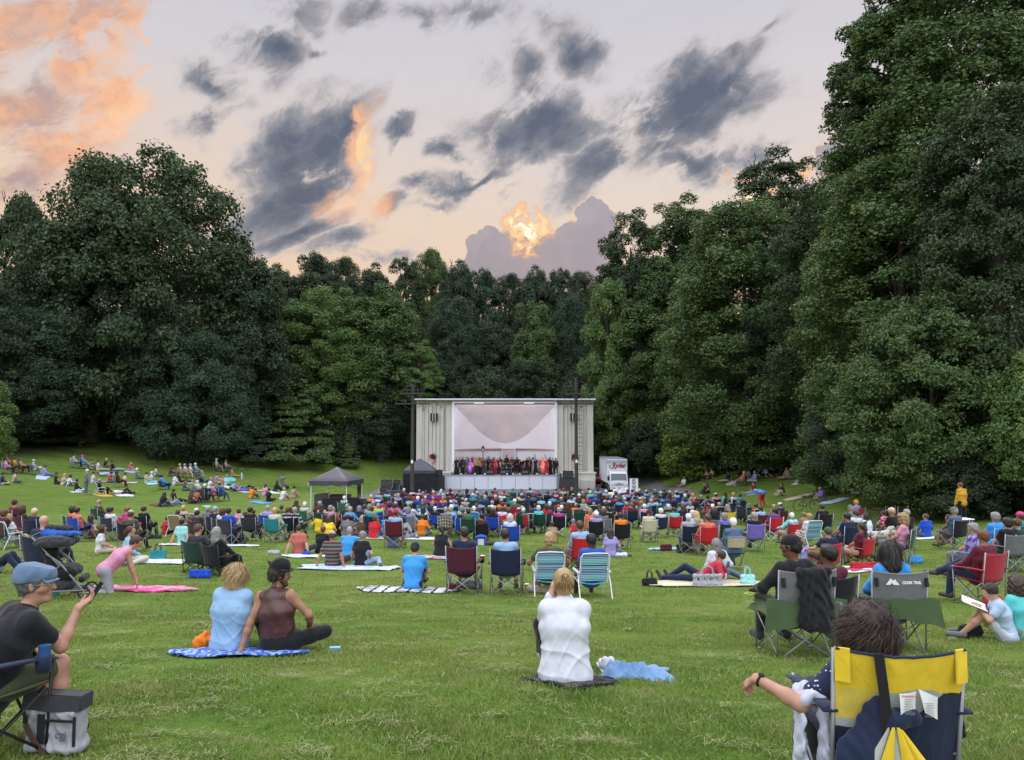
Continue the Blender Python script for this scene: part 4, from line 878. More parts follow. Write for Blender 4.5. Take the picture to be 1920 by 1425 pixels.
# ------------------------------------------------------------------ people: one continuous surface grown round a posed skeleton
def surf(prims, h, noise=None, cuts=()):
 """smooth union of tapered capsules meshed by surface nets. prim = (a, b, ra, rb, k, side, aspect)"""
 A = np.array([p[0] for p in prims], float); B = np.array([p[1] for p in prims], float); RR = np.array([max(p[2], p[3])*max(1, p[6] if len(p) > 6 and p[6] else 1) for p in prims])
 lo = np.minimum((A-RR[:, None]).min(0), (B-RR[:, None]).min(0))-3*h-.02; hi = np.maximum((A+RR[:, None]).max(0), (B+RR[:, None]).max(0))+3*h+.02
 n = np.ceil((hi-lo)/h).astype(int)+1; F = np.full(n, 1.0, np.float32)
 ax = [lo[i]+h*np.arange(n[i]) for i in range(3)]
 for p, r in zip(prims, RR):
  a = np.array(p[0], float); b = np.array(p[1], float); ra, rb = p[2], p[3]; k = p[4] if len(p) > 4 else .03
  m = r+k+2.5*h; l = np.maximum(0, np.floor((np.minimum(a, b)-m-lo)/h).astype(int)); u = np.minimum(n, np.ceil((np.maximum(a, b)+m-lo)/h).astype(int)+1)
  if (u <= l).any(): continue
  X_, Y_, Z_ = np.meshgrid(ax[0][l[0]:u[0]], ax[1][l[1]:u[1]], ax[2][l[2]:u[2]], indexing='ij')
  ab = b-a; L2 = ab.dot(ab)+1e-9
  px, py, pz = X_-a[0], Y_-a[1], Z_-a[2]
  t = np.clip((px*ab[0]+py*ab[1]+pz*ab[2])/L2, 0, 1); px = px-ab[0]*t; py = py-ab[1]*t; pz = pz-ab[2]*t
  if len(p) > 6 and p[6]:
   s = np.array(p[5], float); s /= np.linalg.norm(s); ds = (px*s[0]+py*s[1]+pz*s[2])*(1-1/p[6]); px = px-s[0]*ds; py = py-s[1]*ds; pz = pz-s[2]*ds
  d = np.sqrt(px*px+py*py+pz*pz)-(ra+(rb-ra)*t)
  c = F[l[0]:u[0], l[1]:u[1], l[2]:u[2]]
  q = np.clip(.5+.5*(c-d)/k, 0, 1); F[l[0]:u[0], l[1]:u[1], l[2]:u[2]] = c+(d-c)*q-k*q*(1-q)
 if noise is not None or cuts:
  X_, Y_, Z_ = np.meshgrid(*ax, indexing='ij')
  if noise is not None: F += noise(X_, Y_, Z_).astype(np.float32)
  for c in cuts: F = np.maximum(F, c(X_, Y_, Z_).astype(np.float32))
 S = F < 0
 c = np.zeros(n-1, np.int8); sl = [slice(0, -1), slice(1, None)]
 for i, j, k in itertools.product((0, 1), repeat=3): c += S[sl[i], sl[j], sl[k]]
 act = (c > 0) & (c < 8); ids = np.argwhere(act); idx = np.full(act.shape, -1, np.int64); idx[act] = np.arange(len(ids))
 cor = list(itertools.product((0, 1), repeat=3)); CV = np.stack([F[ids[:, 0]+i, ids[:, 1]+j, ids[:, 2]+k] for i, j, k in cor], 1)
 acc = np.zeros((len(ids), 3)); cnt = np.zeros(len(ids))
 for p in range(8):
  for q in range(p+1, 8):
   if sum(abs(x-y) for x, y in zip(cor[p], cor[q])) != 1: continue
   va, vb = CV[:, p], CV[:, q]; m = (va < 0) != (vb < 0); t = np.where(m, va/np.where(m, va-vb, 1), 0)
   acc += np.where(m[:, None], np.array(cor[p])+t[:, None]*(np.array(cor[q])-np.array(cor[p])), 0); cnt += m
 V = lo+(ids+acc/cnt[:, None])*h
 Q = []
 for a in range(3):
  b_, c_ = (a+1) % 3, (a+2) % 3
  s0 = [slice(None)]*3; s1 = [slice(None)]*3; s0[a] = slice(0, -1); s1[a] = slice(1, None)
  df = S[tuple(s0)] != S[tuple(s1)]; e = np.argwhere(df); e = e[(e[:, b_] > 0) & (e[:, c_] > 0) & (e[:, b_] < n[b_]-1) & (e[:, c_] < n[c_]-1)]
  ins = S[e[:, 0], e[:, 1], e[:, 2]]
  def cell(db, dc): w = e.copy(); w[:, b_] -= db; w[:, c_] -= dc; return idx[w[:, 0], w[:, 1], w[:, 2]]
  q = np.stack([cell(1, 1), cell(0, 1), cell(0, 0), cell(1, 0)], 1); q[~ins] = q[~ins][:, ::-1]; Q.append(q)
 Q = np.vstack(Q); Q = Q[(Q >= 0).all(1)]
 return V, Q
def v3(*a): return np.array(a, float)
def ik(a, c, l1, l2, hint):
 a = v3(*a); c = v3(*c); d = c-a; L_ = np.linalg.norm(d);
 if L_ > (l1+l2)*.999: c = a+d/L_*(l1+l2)*.999; d = c-a; L_ = np.linalg.norm(d)
 x = (l1*l1-l2*l2+L_*L_)/(2*L_); hh = math.sqrt(max(0, l1*l1-x*x)); dn = d/L_; hv = v3(*hint); hv = hv-dn*hv.dot(dn); hv /= np.linalg.norm(hv)+1e-9
 return a+dn*x+hv*hh, c
def pose(name, rs=None, **kw):
 """joints of a seated, lying or standing figure facing +y; the origin lies on the ground below the pelvis"""
 r = rs or random.Random(1); j = lambda s: r.uniform(-s, s)
 P = dict(pelvis=v3(0, 0, .10), lean=8, tilt=j(3), twist=j(6), head=(j(8), 0, j(25)))   # lean: + forward
 W_ = .095
 def legs(kL, aL, kR=None, aR=None): P['kn'] = [v3(*kL), v3(*(kR or (-kL[0], kL[1], kL[2])))]; P['an'] = [v3(*aL), v3(*(aR or (-aL[0], aL[1], aL[2])))]
 if name == 'chair':
  P['pelvis'] = v3(0, 0, .46); P['lean'] = -12+j(5); legs((-.12, .42, .50), (-.14-abs(j(.06)), .50+j(.08), .09), (.12, .42, .50), (.14+abs(j(.06)), .50+j(.08), .09)); P['ha'] = [v3(-.14+j(.05), .28, .56), v3(.14+j(.05), .28, .56)]; P['hip0'] = 'chair'
 elif name == 'chair_arms':
  P['pelvis'] = v3(0, 0, .46); P['lean'] = -14+j(4); legs((-.14, .42, .50), (-.16, .52, .09)); P['ha'] = [v3(-.33, .20, .66), v3(.33, .20, .66)]
 elif name == 'chair_cross':
  P['pelvis'] = v3(0, 0, .46); P['lean'] = -14; legs((-.08, .43, .50), (-.14, .46, .09), (.05, .42, .60), (-.22, .62, .44)); P['ha'] = [v3(-.12, .3, .60), v3(.2, .25, .60)]
 elif name == 'cross':
  P['lean'] = 6+j(8); legs((-.36, .26, .15), (.12, .36, .08), (.36, .30, .15), (-.12, .30, .08)); P['ha'] = [v3(-.24, .26, .20), v3(.24, .28, .20)]
 elif name == 'knees':
  P['lean'] = 16+j(6); legs((-.14, .34, .44), (-.12, .62, .08)); P['ha'] = [v3(-.10, .46, .36), v3(.10, .46, .36)]
 elif name == 'side':
  P['lean'] = 4+j(6); legs((.28, .32, .12), (-.02, .10, .06), (.34, .22, .12), (.55, -.02, .06)); P['ha'] = [v3(-.34, .02, .05), v3(.18, .2, .22)]
 elif name == 'back1':
  P['lean'] = -16+j(6); legs((-.22, .42, .22), (-.12, .80, .07), (.30, .40, .18), (.02, .60, .08)); P['ha'] = [v3(-.34, -.22, .04), v3(.34, -.20, .04)]
 elif name == 'back2':
  P['lean'] = -14; legs((-.12, .44, .34), (-.12, .84, .07), (.14, .46, .12), (.16, .88, .07)); P['ha'] = [v3(-.32, -.24, .04), v3(.32, -.2, .04)]
 elif name == 'out':
  P['lean'] = 2+j(6); legs((-.12, .44, .16), (-.14, .86, .07)); P['ha'] = [v3(-.10, .30, .22), v3(.12, .32, .22)]
 elif name == 'lie':
  P['lean'] = -76; P['pelvis'] = v3(0, 0, .11); legs((-.11, .36, .36), (-.11, .66, .07), (.12, .44, .12), (.14, .88, .07)); P['ha'] = [v3(-.2, .0, .2), v3(.2, .0, .2)]
 elif name == 'elbow':
  P['lean'] = -48; legs((-.10, .44, .14), (-.10, .86, .07), (.12, .40, .28), (.12, .72, .07)); P['ha'] = [v3(-.30, -.28, .06), v3(.30, -.28, .06)]
 elif name == 'stand':
  P['pelvis'] = v3(0, 0, .93); P['lean'] = 1; legs((-.11, .04, .50), (-.13, 0, .08)); P['ha'] = [v3(-.27+j(.04), .10, .86), v3(.27+j(.04), .10, .86)]
 elif name == 'stand_fold':
  P['pelvis'] = v3(0, 0, .93); P['lean'] = -2; legs((-.11, .04, .50), (-.14, 0, .08)); P['ha'] = [v3(-.02, .28, 1.18), v3(.04, .30, 1.22)]
 elif name == 'spread':
  P['pelvis'] = v3(0, 0, .93); P['lean'] = 0; legs((-.13, .04, .50), (-.18, 0, .08)); P['ha'] = [v3(-.85, .05, 1.45), v3(.85, .05, 1.45)]
 elif name == 'bend':
  P['pelvis'] = v3(0, -.1, .88); P['lean'] = 80; legs((-.12, -.04, .48), (-.16, -.08, .08)); P['ha'] = [v3(-.1, .45, .38), v3(.12, .45, .38)]
 elif name == 'violin':
  P['pelvis'] = v3(0, 0, .46); P['lean'] = 2; legs((-.16, .42, .48), (-.16, .42, .09)); P['ha'] = [v3(-.22, .38, .98), v3(.10, .34, .90)]
 elif name == 'phone':
  P['pelvis'] = v3(0, 0, .46); P['lean'] = 14; legs((-.14, .42, .50), (-.14, .42, .09)); P['ha'] = [v3(-.04, .34, .60), v3(.22, .60, .92)]
 elif name == 'allfours':
  P['pelvis'] = v3(0, 0, .40); P['lean'] = 62; legs((-.12, .10, .08), (-.12, -.32, .08)); P['ha'] = [v3(-.16, .50, .05), v3(.16, .56, .05)]
 P.update(kw); return P
def skel(P, sex=0, shw=1.0):
 le, ti, tw = R(P['lean']), R(P['tilt']), R(P['twist'])
 up = v3(math.sin(ti), math.sin(le)*math.cos(ti), math.cos(le)*math.cos(ti)); up /= np.linalg.norm(up)
 side = v3(math.cos(tw), math.sin(tw), 0); side = side-up*side.dot(up); side /= np.linalg.norm(side); fwd = np.cross(up, side)
 J = dict(up=up, side=side, fwd=fwd); p = P['pelvis']; J['pelvis'] = p
 sw = (.152 if sex else .176)*shw; J['sw'] = sw
 curve = P.get('curve', .035)
 J['waist'] = p+up*.17-fwd*.01*0; J['chest'] = p+up*.33-fwd*curve*.4; J['top'] = p+up*.47-fwd*curve*.2; J['neck'] = p+up*.52+fwd*.005
 J['sh'] = [J['top']-side*sw*.92+up*.01, J['top']+side*sw*.92+up*.01]
 hx, hy, hz = P['head']; M = (Matrix.Rotation(R(hz), 3, 'Z') @ Matrix.Rotation(R(-hx), 3, 'X') @ Matrix.Rotation(R(P.get('roll', 0)), 3, 'Y'))
 hf = 1.0 if abs(P['lean']) < 50 else .0
 if hf: basis = np.array(M)
 else: basis = np.column_stack([side, fwd, up])@np.array(M)
 J['H'] = basis; nb = J['neck']+(up*.055+v3(0, 0, .035 if hf else 0)); J['nb'] = nb; J['head'] = nb+basis[:, 2]*.085+basis[:, 1]*.025
 J['hip'] = [p-side*.095, p+side*.095]; J['kn'] = []; J['an'] = []
 for i in (0, 1):
  kn = P['kn'][i]; an = P['an'][i]; k2, a2 = ik(J['hip'][i], an, .43, .42, kn-J['hip'][i]*.5-an*.5); J['kn'].append(k2); J['an'].append(a2)
 J['el'] = []; J['wr'] = []
 for i in (0, 1):
  s = -1 if i == 0 else 1; tgt = P['ha'][i]; hint = P.get('elh', [(s*.9, -.6, -.7)]*2)[i]
  e, w = ik(J['sh'][i], tgt, .285, .265, hint); J['el'].append(e); J['wr'].append(w)
 J['P'] = P; return J
def foot(J, i):
 an = J['an'][i]; kn = J['kn'][i]; sh = kn-an; sh /= np.linalg.norm(sh); f = v3(0, 1, 0)
 d = kn-J['hip'][i]; d[2] = 0
 if J['P'].get('footdir'): f = v3(*J['P']['footdir'][i])
 elif sh[2] < .6:   # shin near horizontal: foot points up / outward
  f = v3(an[0]-kn[0], an[1]-kn[1], 0); f /= np.linalg.norm(f)+1e-9; f = f*.45+v3(0, 0, .85) if an[2] < .2 and abs(an[0]) > -1 and J['P']['kn'][i][2] < .3 and an[1] > .7 else f+v3(0, 0, .05)
 f = f/np.linalg.norm(f); return an-sh*.03-f*.04, an-sh*.035+f*.16
def body_prims(J, hands=1, female=0, fat=1.0):
 u, s, f = J['up'], J['side'], J['fwd']; p = J['pelvis']; L_ = []
 add = lambda a, b, ra, rb, k=.04, side=None, asp=None: L_.append((a, b, ra, rb, k, side if side is not None else (1, 0, 0), asp))
 add(p-s*.06+u*.0, p+s*.06+u*.0, .108*fat, .108*fat, .06)
 add(p+u*.02, J['waist'], .112*fat, .098*fat, .06, s, 1.28); add(J['waist'], J['chest'], .098*fat, .116*fat, .06, s, 1.36); add(J['chest'], J['top']-u*.02, .116*fat, .085, .06, s, 1.55)
 add(J['sh'][0], J['sh'][1], .055, .055, .06)
 add(J['neck']-u*.04, J['nb']+J['H'][:, 1]*.01, .058, .052, .03)
 for i in (0, 1):
  add(J['hip'][i], J['kn'][i], .088*fat, .058, .05); add(J['kn'][i], J['kn'][i]*.65+J['an'][i]*.35, .056, .055, .03); add(J['kn'][i]*.65+J['an'][i]*.35, J['an'][i], .055, .036, .03)
  h_, t_ = foot(J, i); add(h_, t_, .038, .030, .02, None, None)
  add(J['sh'][i], J['el'][i], .050, .038, .04); m = J['el'][i]*.7+J['wr'][i]*.3; add(J['el'][i], m, .038, .039, .03); add(m, J['wr'][i], .039, .026, .03)
  hand(J, i, L_, hands)
 return L_+head_prims(J['head'], J['H'], hands)
def hand(J, i, L_, lvl):
 w = J['wr'][i]; d = w-J['el'][i]; d /= np.linalg.norm(d); P = J['P']; s = -1 if i == 0 else 1
 hd = P.get('hd', [None, None])[i]; d = v3(*hd)/np.linalg.norm(hd) if hd is not None else d
 pn = P.get('palm', [None, None])[i]; pn = v3(*pn) if pn is not None else v3(0, 0, -1); pn = pn-d*pn.dot(d)
 if np.linalg.norm(pn) < .1: pn = v3(0, 1, 0)-d*d[1]
 pn /= np.linalg.norm(pn); t = np.cross(d, pn)*(1 if i == 0 else -1)  # towards the thumb
 c = P.get('curl', [.5, .5])[i]
 add = lambda a, b, ra, rb, k=.012, side=None, asp=None: L_.append((a, b, ra, rb, k, side if side is not None else (1, 0, 0), asp))
 add(w, w+d*.075, .020, .019, .02, t, 1.9)
 if lvl < 2:
  k1 = w+d*.085; e = k1+(d*math.cos(c)+pn*math.sin(c))*.045; add(k1, e, .016, .012, .015, t, 2.1); add(e, e+(d*math.cos(2*c)+pn*math.sin(2*c))*.035, .012, .010, .015, t, 2.0)
  add(w+d*.03+t*.03, w+d*.07+t*.055, .013, .010, .01)
 else:
  for q, ln in ((-.030, .80), (-.010, .95), (.010, 1.0), (.030, .92)):
   k0 = w+d*.085+t*q; a0 = c*.7; p1 = k0+(d*math.cos(a0)+pn*math.sin(a0))*.040*ln; a1 = c*1.6; p2 = p1+(d*math.cos(a1)+pn*math.sin(a1))*.026*ln; a2 = c*2.3; p3 = p2+(d*math.cos(a2)+pn*math.sin(a2))*.020*ln
   add(w+d*.05+t*q*.9, k0, .0105, .0098, .008); add(k0, p1, .0096, .0086, .004); add(p1, p2, .0086, .0078, .004); add(p2, p3, .0078, .0068, .004)
  a = w+d*.022+t*.026; b = a+(d*.7+t*.65+pn*.25)/1.0*.042; e = b+(d*.9+t*.15+pn*.4)*.028; add(a, b, .014, .0105, .012); add(b, e, .0105, .0085, .005)
def head_prims(c, H, lvl=1):
 x, y, z = H[:, 0], H[:, 1], H[:, 2]; L_ = []
 add = lambda a, b, ra, rb, k=.02, side=None, asp=None: L_.append((a, b, ra, rb, k, side if side is not None else x, asp))
 add(c-y*.022+z*.022, c+y*.022+z*.018, .086, .082, .03, x, .90)
 add(c+y*.028-z*.035, c+y*.036-z*.075, .060, .046, .04, x, .92)
 add(c-z*.04-y*.02, c-z*.07+y*.0, .05, .045, .03)
 add(c+y*.098+z*.008, c+y*.112-z*.024, .010, .014, .014); add(c+y*.072+z*.030-x*.03, c+y*.072+z*.030+x*.03, .022, .022, .02)
 add(c+y*.084-z*.056-x*.012, c+y*.084-z*.056+x*.012, .014, .014, .012); add(c+y*.068-z*.094, c+y*.066-z*.092, .026, .024, .02)
 for s in (-1, 1):
  add(c+x*s*.030+y*.066-z*.014, c+x*s*.045+y*.052-z*.020, .026, .026, .02)
  add(c+x*s*.078-y*.004+z*.010, c+x*s*.076-y*.002-z*.020, .016, .012, .008, x, .5)
 return L_
def seg(a, b, t0, t1): a = np.array(a); b = np.array(b); return a+(b-a)*t0, a+(b-a)*t1
def wrinkle(amp, f=1.0, seed=0):
 return lambda X_, Y_, Z_: amp*(np.sin(13*f*X_+9*f*Z_+4*np.sin(7*f*Y_+seed)+seed)*np.sin(17*f*Z_+5*np.sin(9*f*X_+seed*2)+seed)+.5*np.sin(31*f*Z_+11*f*X_+seed+3*np.sin(13*f*Y_))*np.sin(23*f*Y_+19*f*X_))
def shirt_prims(J, sleeve=.55, fat=1.0, loose=.012, hem=0.0, neck=0, shoulders=True):
 u, s = J['up'], J['side']; p = J['pelvis']; L_ = []
 add = lambda a, b, ra, rb, k=.05, side=None, asp=None: L_.append((a, b, ra, rb, k, side if side is not None else s, asp))
 add(p-u*(.02+hem), J['waist'], .124*fat+loose, .108*fat+loose, .06, s, 1.30); add(J['waist'], J['chest'], .104*fat+loose, .118*fat+loose, .06, s, 1.38); add(J['chest'], J['top']-u*.02, .118*fat+loose, .088+loose, .06, s, 1.52)
 add(p-s*.05, p+s*.05, .117*fat+loose, .117*fat+loose, .06)
 if shoulders: add(J['sh'][0], J['sh'][1], .058+loose*.5, .058+loose*.5, .06)
 if neck: add(J['neck']-u*.03, J['neck']+u*neck, .068, .066, .02)
 if sleeve > 0:
  for i in (0, 1):
   t = min(1, sleeve/.55) if sleeve <= .55 else 1
   a, b = seg(J['sh'][i], J['el'][i], 0, min(1, sleeve/.5)*.92 if sleeve < .5 else 1.0); add(a, b, .058+loose*.8, .054+loose*.6 if sleeve < .5 else .048+loose*.6, .04)
   if sleeve > .5: a, b = seg(J['el'][i], J['wr'][i], 0, min(1, (sleeve-.5)*2)); add(a, b, .048+loose*.6, .039+loose*.5, .03)
 return L_
def trouser_prims(J, leg=1.0, fat=1.0, loose=.008):
 u, s = J['up'], J['side']; p = J['pelvis']; L_ = []
 add = lambda a, b, ra, rb, k=.05, side=None, asp=None: L_.append((a, b, ra, rb, k, side if side is not None else s, asp))
 add(p-s*.06, p+s*.06, .112*fat+loose, .112*fat+loose, .06); add(p, p+u*.08, .112*fat+loose, .106*fat+loose, .05, s, 1.28)
 for i in (0, 1):
  tl = min(1, leg*2); a, b = seg(J['hip'][i], J['kn'][i], 0, tl); add(a, b, .092*fat+loose, .092*fat+loose+(.064-.092*fat)*tl, .05)
  if leg > .5: a, b = seg(J['kn'][i], J['an'][i], 0, (leg-.5)*2*.95); add(a, b, .062+loose, .062+loose-.014*(leg-.5)*2, .03)
 return L_
def skirt_prims(J, leg=.45, fat=1.0):
 L_ = trouser_prims(J, leg, fat, .012); m0 = (J['hip'][0]+J['hip'][1])/2; a, b = seg(J['hip'][0], J['kn'][0], 0, min(1, leg*2)); c, d = seg(J['hip'][1], J['kn'][1], 0, min(1, leg*2)); L_.append((m0, (b+d)/2, .10, .09, .08, J['side'], 1.5)); return L_
def shoe_prims(J, i, r=.044):
 h_, t_ = foot(J, i); d = t_-h_; return [(h_, t_, r, r*.85, .02, (1, 0, 0), 1.0), (h_+v3(0, 0, .02), h_+v3(0, 0, .03), r*.95, r*.9, .02, (1, 0, 0), 1.0)]
# hair and hats, built round the head's own centre
def hair_mesh(kind, h=.010, seed=0):
 x, y, z = v3(1, 0, 0), v3(0, 1, 0), v3(0, 0, 1); c = v3(0, 0, 0); L_ = []
 def add(a, b, ra, rb, k=.025, asp=None, sd=x): L_.append((v3(*a), v3(*b), ra, rb, k, sd, asp))
 face = lambda X_, Y_, Z_: np.minimum(Y_-(.050+.25*np.maximum(Z_-.03, 0)), .060-Z_)          # clears the face
 lower = lambda X_, Y_, Z_: (-.055+.25*(Y_+.03))-Z_
 nz = wrinkle(.0035, 3.2, seed); cuts = [face]
 if kind in ('short', 'crop', 'bald'):
  t = .013 if kind == 'short' else .006; add((0, -.024, .024), (0, .020, .020), .086+t, .082+t, .03, .92); add((0, -.05, -.02), (0, -.055, -.045), .055, .045, .03, 1.2)
  cuts.append(lower if kind != 'bald' else (lambda X_, Y_, Z_: np.maximum(-.055-Z_, Z_-.035)))
  if kind == 'bald': nz = wrinkle(.001, 3, seed)
 elif kind == 'full':
  add((0, -.026, .030), (0, .024, .028), .100, .096, .03, .95); add((0, -.05, -.03), (0, -.05, -.06), .075, .06, .03, 1.25); cuts.append(lambda X_, Y_, Z_: (-.085+.2*Y_)-Z_); nz = wrinkle(.006, 2.6, seed)
 elif kind == 'bob':
  add((0, -.024, .026), (0, .022, .024), .100, .096, .03, .95); add((0, -.045, -.02), (0, -.04, -.10), .085, .078, .04, 1.25)
  for s in (-1, 1): add((s*.078, -.005, 0), (s*.076, .0, -.10), .030, .026, .03)
  nz = wrinkle(.005, 2.8, seed)
 elif kind == 'long':
  add((0, -.024, .026), (0, .022, .024), .098, .094, .03, .94); add((0, -.05, -.02), (0, -.075, -.17), .080, .072, .04, 1.35); add((0, -.075, -.17), (0, -.085, -.32), .060, .040, .04, 1.7)
  for s in (-1, 1): add((s*.076, -.01, 0), (s*.085, -.03, -.16), .030, .024, .03)
  nz = wrinkle(.006, 2.2, seed)
 elif kind == 'pony':
  add((0, -.024, .024), (0, .020, .020), .096, .090, .03, .92); add((0, -.045, -.02), (0, -.05, -.045), .060, .05, .03, 1.1); add((0, -.115, .02), (0, -.135, -.04), .028, .034, .02); add((0, -.135, -.04), (0, -.12, -.24), .034, .016, .03, 1.3); cuts.append(lambda X_, Y_, Z_: np.minimum((-.06+.25*(Y_+.03))-Z_, Y_+.10))
 elif kind == 'bun':
  add((0, -.024, .024), (0, .020, .020), .095, .090, .03, .92); add((0, -.045, -.03), (0, -.05, -.06), .060, .05, .03, 1.15); add((0, -.105, .048), (0, -.118, .052), .034, .026, .012)
  cuts.append(lambda X_, Y_, Z_: (-.085+.25*(Y_+.03))-Z_); nz = wrinkle(.0018, 4, seed)
 elif kind == 'curly':
  add((0, -.03, .040), (0, .02, .038), .120, .112, .03, 1.05); add((0, -.055, -.03), (0, -.05, -.12), .105, .095, .04, 1.25)
  for s in (-1, 1): add((s*.09, -.01, 0), (s*.10, -.01, -.12), .045, .045, .03)
  nz = wrinkle(.012, 2.8, seed)
 if kind == 'cap':
  add((0, -.018, .040), (0, .018, .036), .093, .091, .02, .95); cuts = [lambda X_, Y_, Z_: .028-Z_]
  add((0, .09, .045), (0, .150, .034), .010, .008, .01, 7.0); nz = None
 elif kind == 'hat':
  add((0, -.012, .055), (0, .012, .055), .092, .090, .02, .97); add((0, -.10, .040), (0, .10, .040), .010, .010, .01, 13.0); nz = None; cuts = [lambda X_, Y_, Z_: .028-Z_]
 elif kind == 'beanie':
  add((0, -.022, .034), (0, .015, .034), .098, .094, .02, .94); cuts = [lambda X_, Y_, Z_: (.0-.3*Y_*-1)-Z_]; nz = wrinkle(.002, 3, seed)
 V, Q = surf(L_, h, nz, cuts); return np_mesh('hair', V, Q)
HAIR = {}
def hair_of(kind, fine=False):
 k = (kind, fine)
 if k not in HAIR: HAIR[k] = hair_mesh(kind, .006 if fine else .011, len(HAIR)*1.3)
 return HAIR[k]
# colours
PAL = dict(white=(.58,.60,.66), offwhite=(.50,.48,.42), cream=(.55,.50,.36), black=(.012,.012,.015), charcoal=(.035,.037,.043), grey=(.15,.155,.165), lightgrey=(.34,.35,.38), navy=(.014,.022,.055), blue=(.02,.09,.36), royal=(.012,.06,.42),
 skyblue=(.05,.28,.66), lightblue=(.26,.42,.62), paleblue=(.38,.50,.68), denim=(.075,.125,.21), palejeans=(.24,.32,.45), teal=(.02,.22,.24), turquoise=(.10,.52,.52), aqua=(.30,.62,.62), green=(.03,.13,.06), darkgreen=(.012,.05,.035), olive=(.07,.08,.04), lime=(.35,.50,.12),
 red=(.50,.018,.025), crimson=(.38,.02,.04), maroon=(.11,.014,.028), burgundy=(.085,.016,.032), pink=(.62,.26,.40), hotpink=(.62,.05,.22), magenta=(.40,.04,.22), salmon=(.48,.13,.10), coral=(.65,.17,.10), orange=(.75,.20,.015), yellow=(.75,.52,.03), mustard=(.55,.30,.02),
 purple=(.12,.05,.26), lavender=(.30,.26,.55), violet=(.18,.14,.50), brown=(.075,.04,.028), tan=(.32,.22,.13), khaki=(.28,.23,.15), beige=(.45,.38,.28), striped=(.5,.5,.55), plaid=(.2,.1,.1))
SKIN = dict(fair=(.56,.33,.24), light=(.48,.27,.19), tan=(.36,.19,.12), brown=(.17,.08,.05), dark=(.07,.035,.022))
HCOL = dict(black=(.010,.008,.008), dark=(.022,.014,.010), brown=(.055,.030,.018), auburn=(.10,.035,.018), plumbrown=(.035,.018,.015), blond=(.36,.24,.11), lightblond=(.46,.32,.15), grey=(.22,.21,.21), white=(.56,.55,.55), red=(.16,.06,.03))
def fabric(c, pattern=None):
 col = PAL[c] if isinstance(c, str) else c; key = ('fabric', str(c), pattern)
 if key in MATS: return MATS[key]
 m, g, bs = newmat('fabric'); co = g.n('ShaderNodeTexCoord').outputs['Object']
 cc = g.ramp(g.noise(co, 5, 4, .6), [(.3, tuple(x*.86 for x in col)), (.7, tuple(min(1, x*1.1) for x in col))])
 if pattern:
  kind, c2, sc = pattern; c2 = PAL[c2] if isinstance(c2, str) else c2
  sp = g.n('ShaderNodeSeparateXYZ'); g.put(sp.inputs[0], co)
  if kind == 'stripes': f = g.math('GREATER_THAN', g.math('SINE', g.math('MULTIPLY', sp.outputs[2], sc)), .1)
  elif kind == 'vstripes': f = g.math('GREATER_THAN', g.math('SINE', g.math('MULTIPLY', sp.outputs[0], sc)), .2)
  elif kind == 'check': f = g.math('GREATER_THAN', g.math('MULTIPLY', g.math('SINE', g.math('MULTIPLY', g.math('ADD', sp.outputs[0], sp.outputs[1]), sc)), g.math('SINE', g.math('MULTIPLY', g.math('ADD', sp.outputs[2], g.math('MULTIPLY', sp.outputs[1], .3)), sc))), 0.0)
  elif kind == 'plaid': f = g.math('MAXIMUM', g.math('GREATER_THAN', g.math('SINE', g.math('MULTIPLY', sp.outputs[0], sc)), .7), g.math('GREATER_THAN', g.math('SINE', g.math('MULTIPLY', g.math('ADD', sp.outputs[2], sp.outputs[1]), sc)), .7))
  elif kind == 'floral': f = g.mrange(g.noise(co, sc, 2, .5), .50, .56)
  elif kind == 'dots': vo = g.n('ShaderNodeTexVoronoi'); g.put(vo.inputs['Vector'], co); vo.inputs['Scale'].default_value = sc; f = g.math('LESS_THAN', vo.outputs['Distance'], .22)
  cc = g.mix(f, cc, c2)
 g.put(bs.inputs['Base Color'], cc); bs.inputs['Roughness'].default_value = .88; bs.inputs['Specular IOR Level'].default_value = .2; bs.inputs['Sheen Weight'].default_value = .15
 bp = g.n('ShaderNodeBump'); bp.inputs['Strength'].default_value = .55; bp.inputs['Distance'].default_value = .025; mp = g.n('ShaderNodeMapping'); g.put(mp.inputs[0], co); mp.inputs['Scale'].default_value = (1.7, 1.7, .6); mp.inputs['Rotation'].default_value = (.4, .5, 0)
 g.put(bp.inputs['Height'], g.math('ADD', g.noise(mp.outputs[0], 6, 3, .5, .9), g.math('MULTIPLY', g.noise(co, 260, 2, .5), .06))); g.t.links.new(bp.outputs[0], bs.inputs['Normal'])
 MATS[key] = m; return m
def skinm(k):
 key = ('skin', k)
 if key in MATS: return MATS[key]
 m, g, bs = newmat('skin'); co = g.n('ShaderNodeTexCoord').outputs['Object']; c = SKIN[k]
 g.put(bs.inputs['Base Color'], g.ramp(g.noise(co, 14, 5, .6), [(.3, (c[0]*.85, c[1]*.78, c[2]*.78)), (.7, c)])); bs.inputs['Roughness'].default_value = .5; bs.inputs['Subsurface Weight'].default_value = .0; bs.inputs['Specular IOR Level'].default_value = .35
 MATS[key] = m; return m
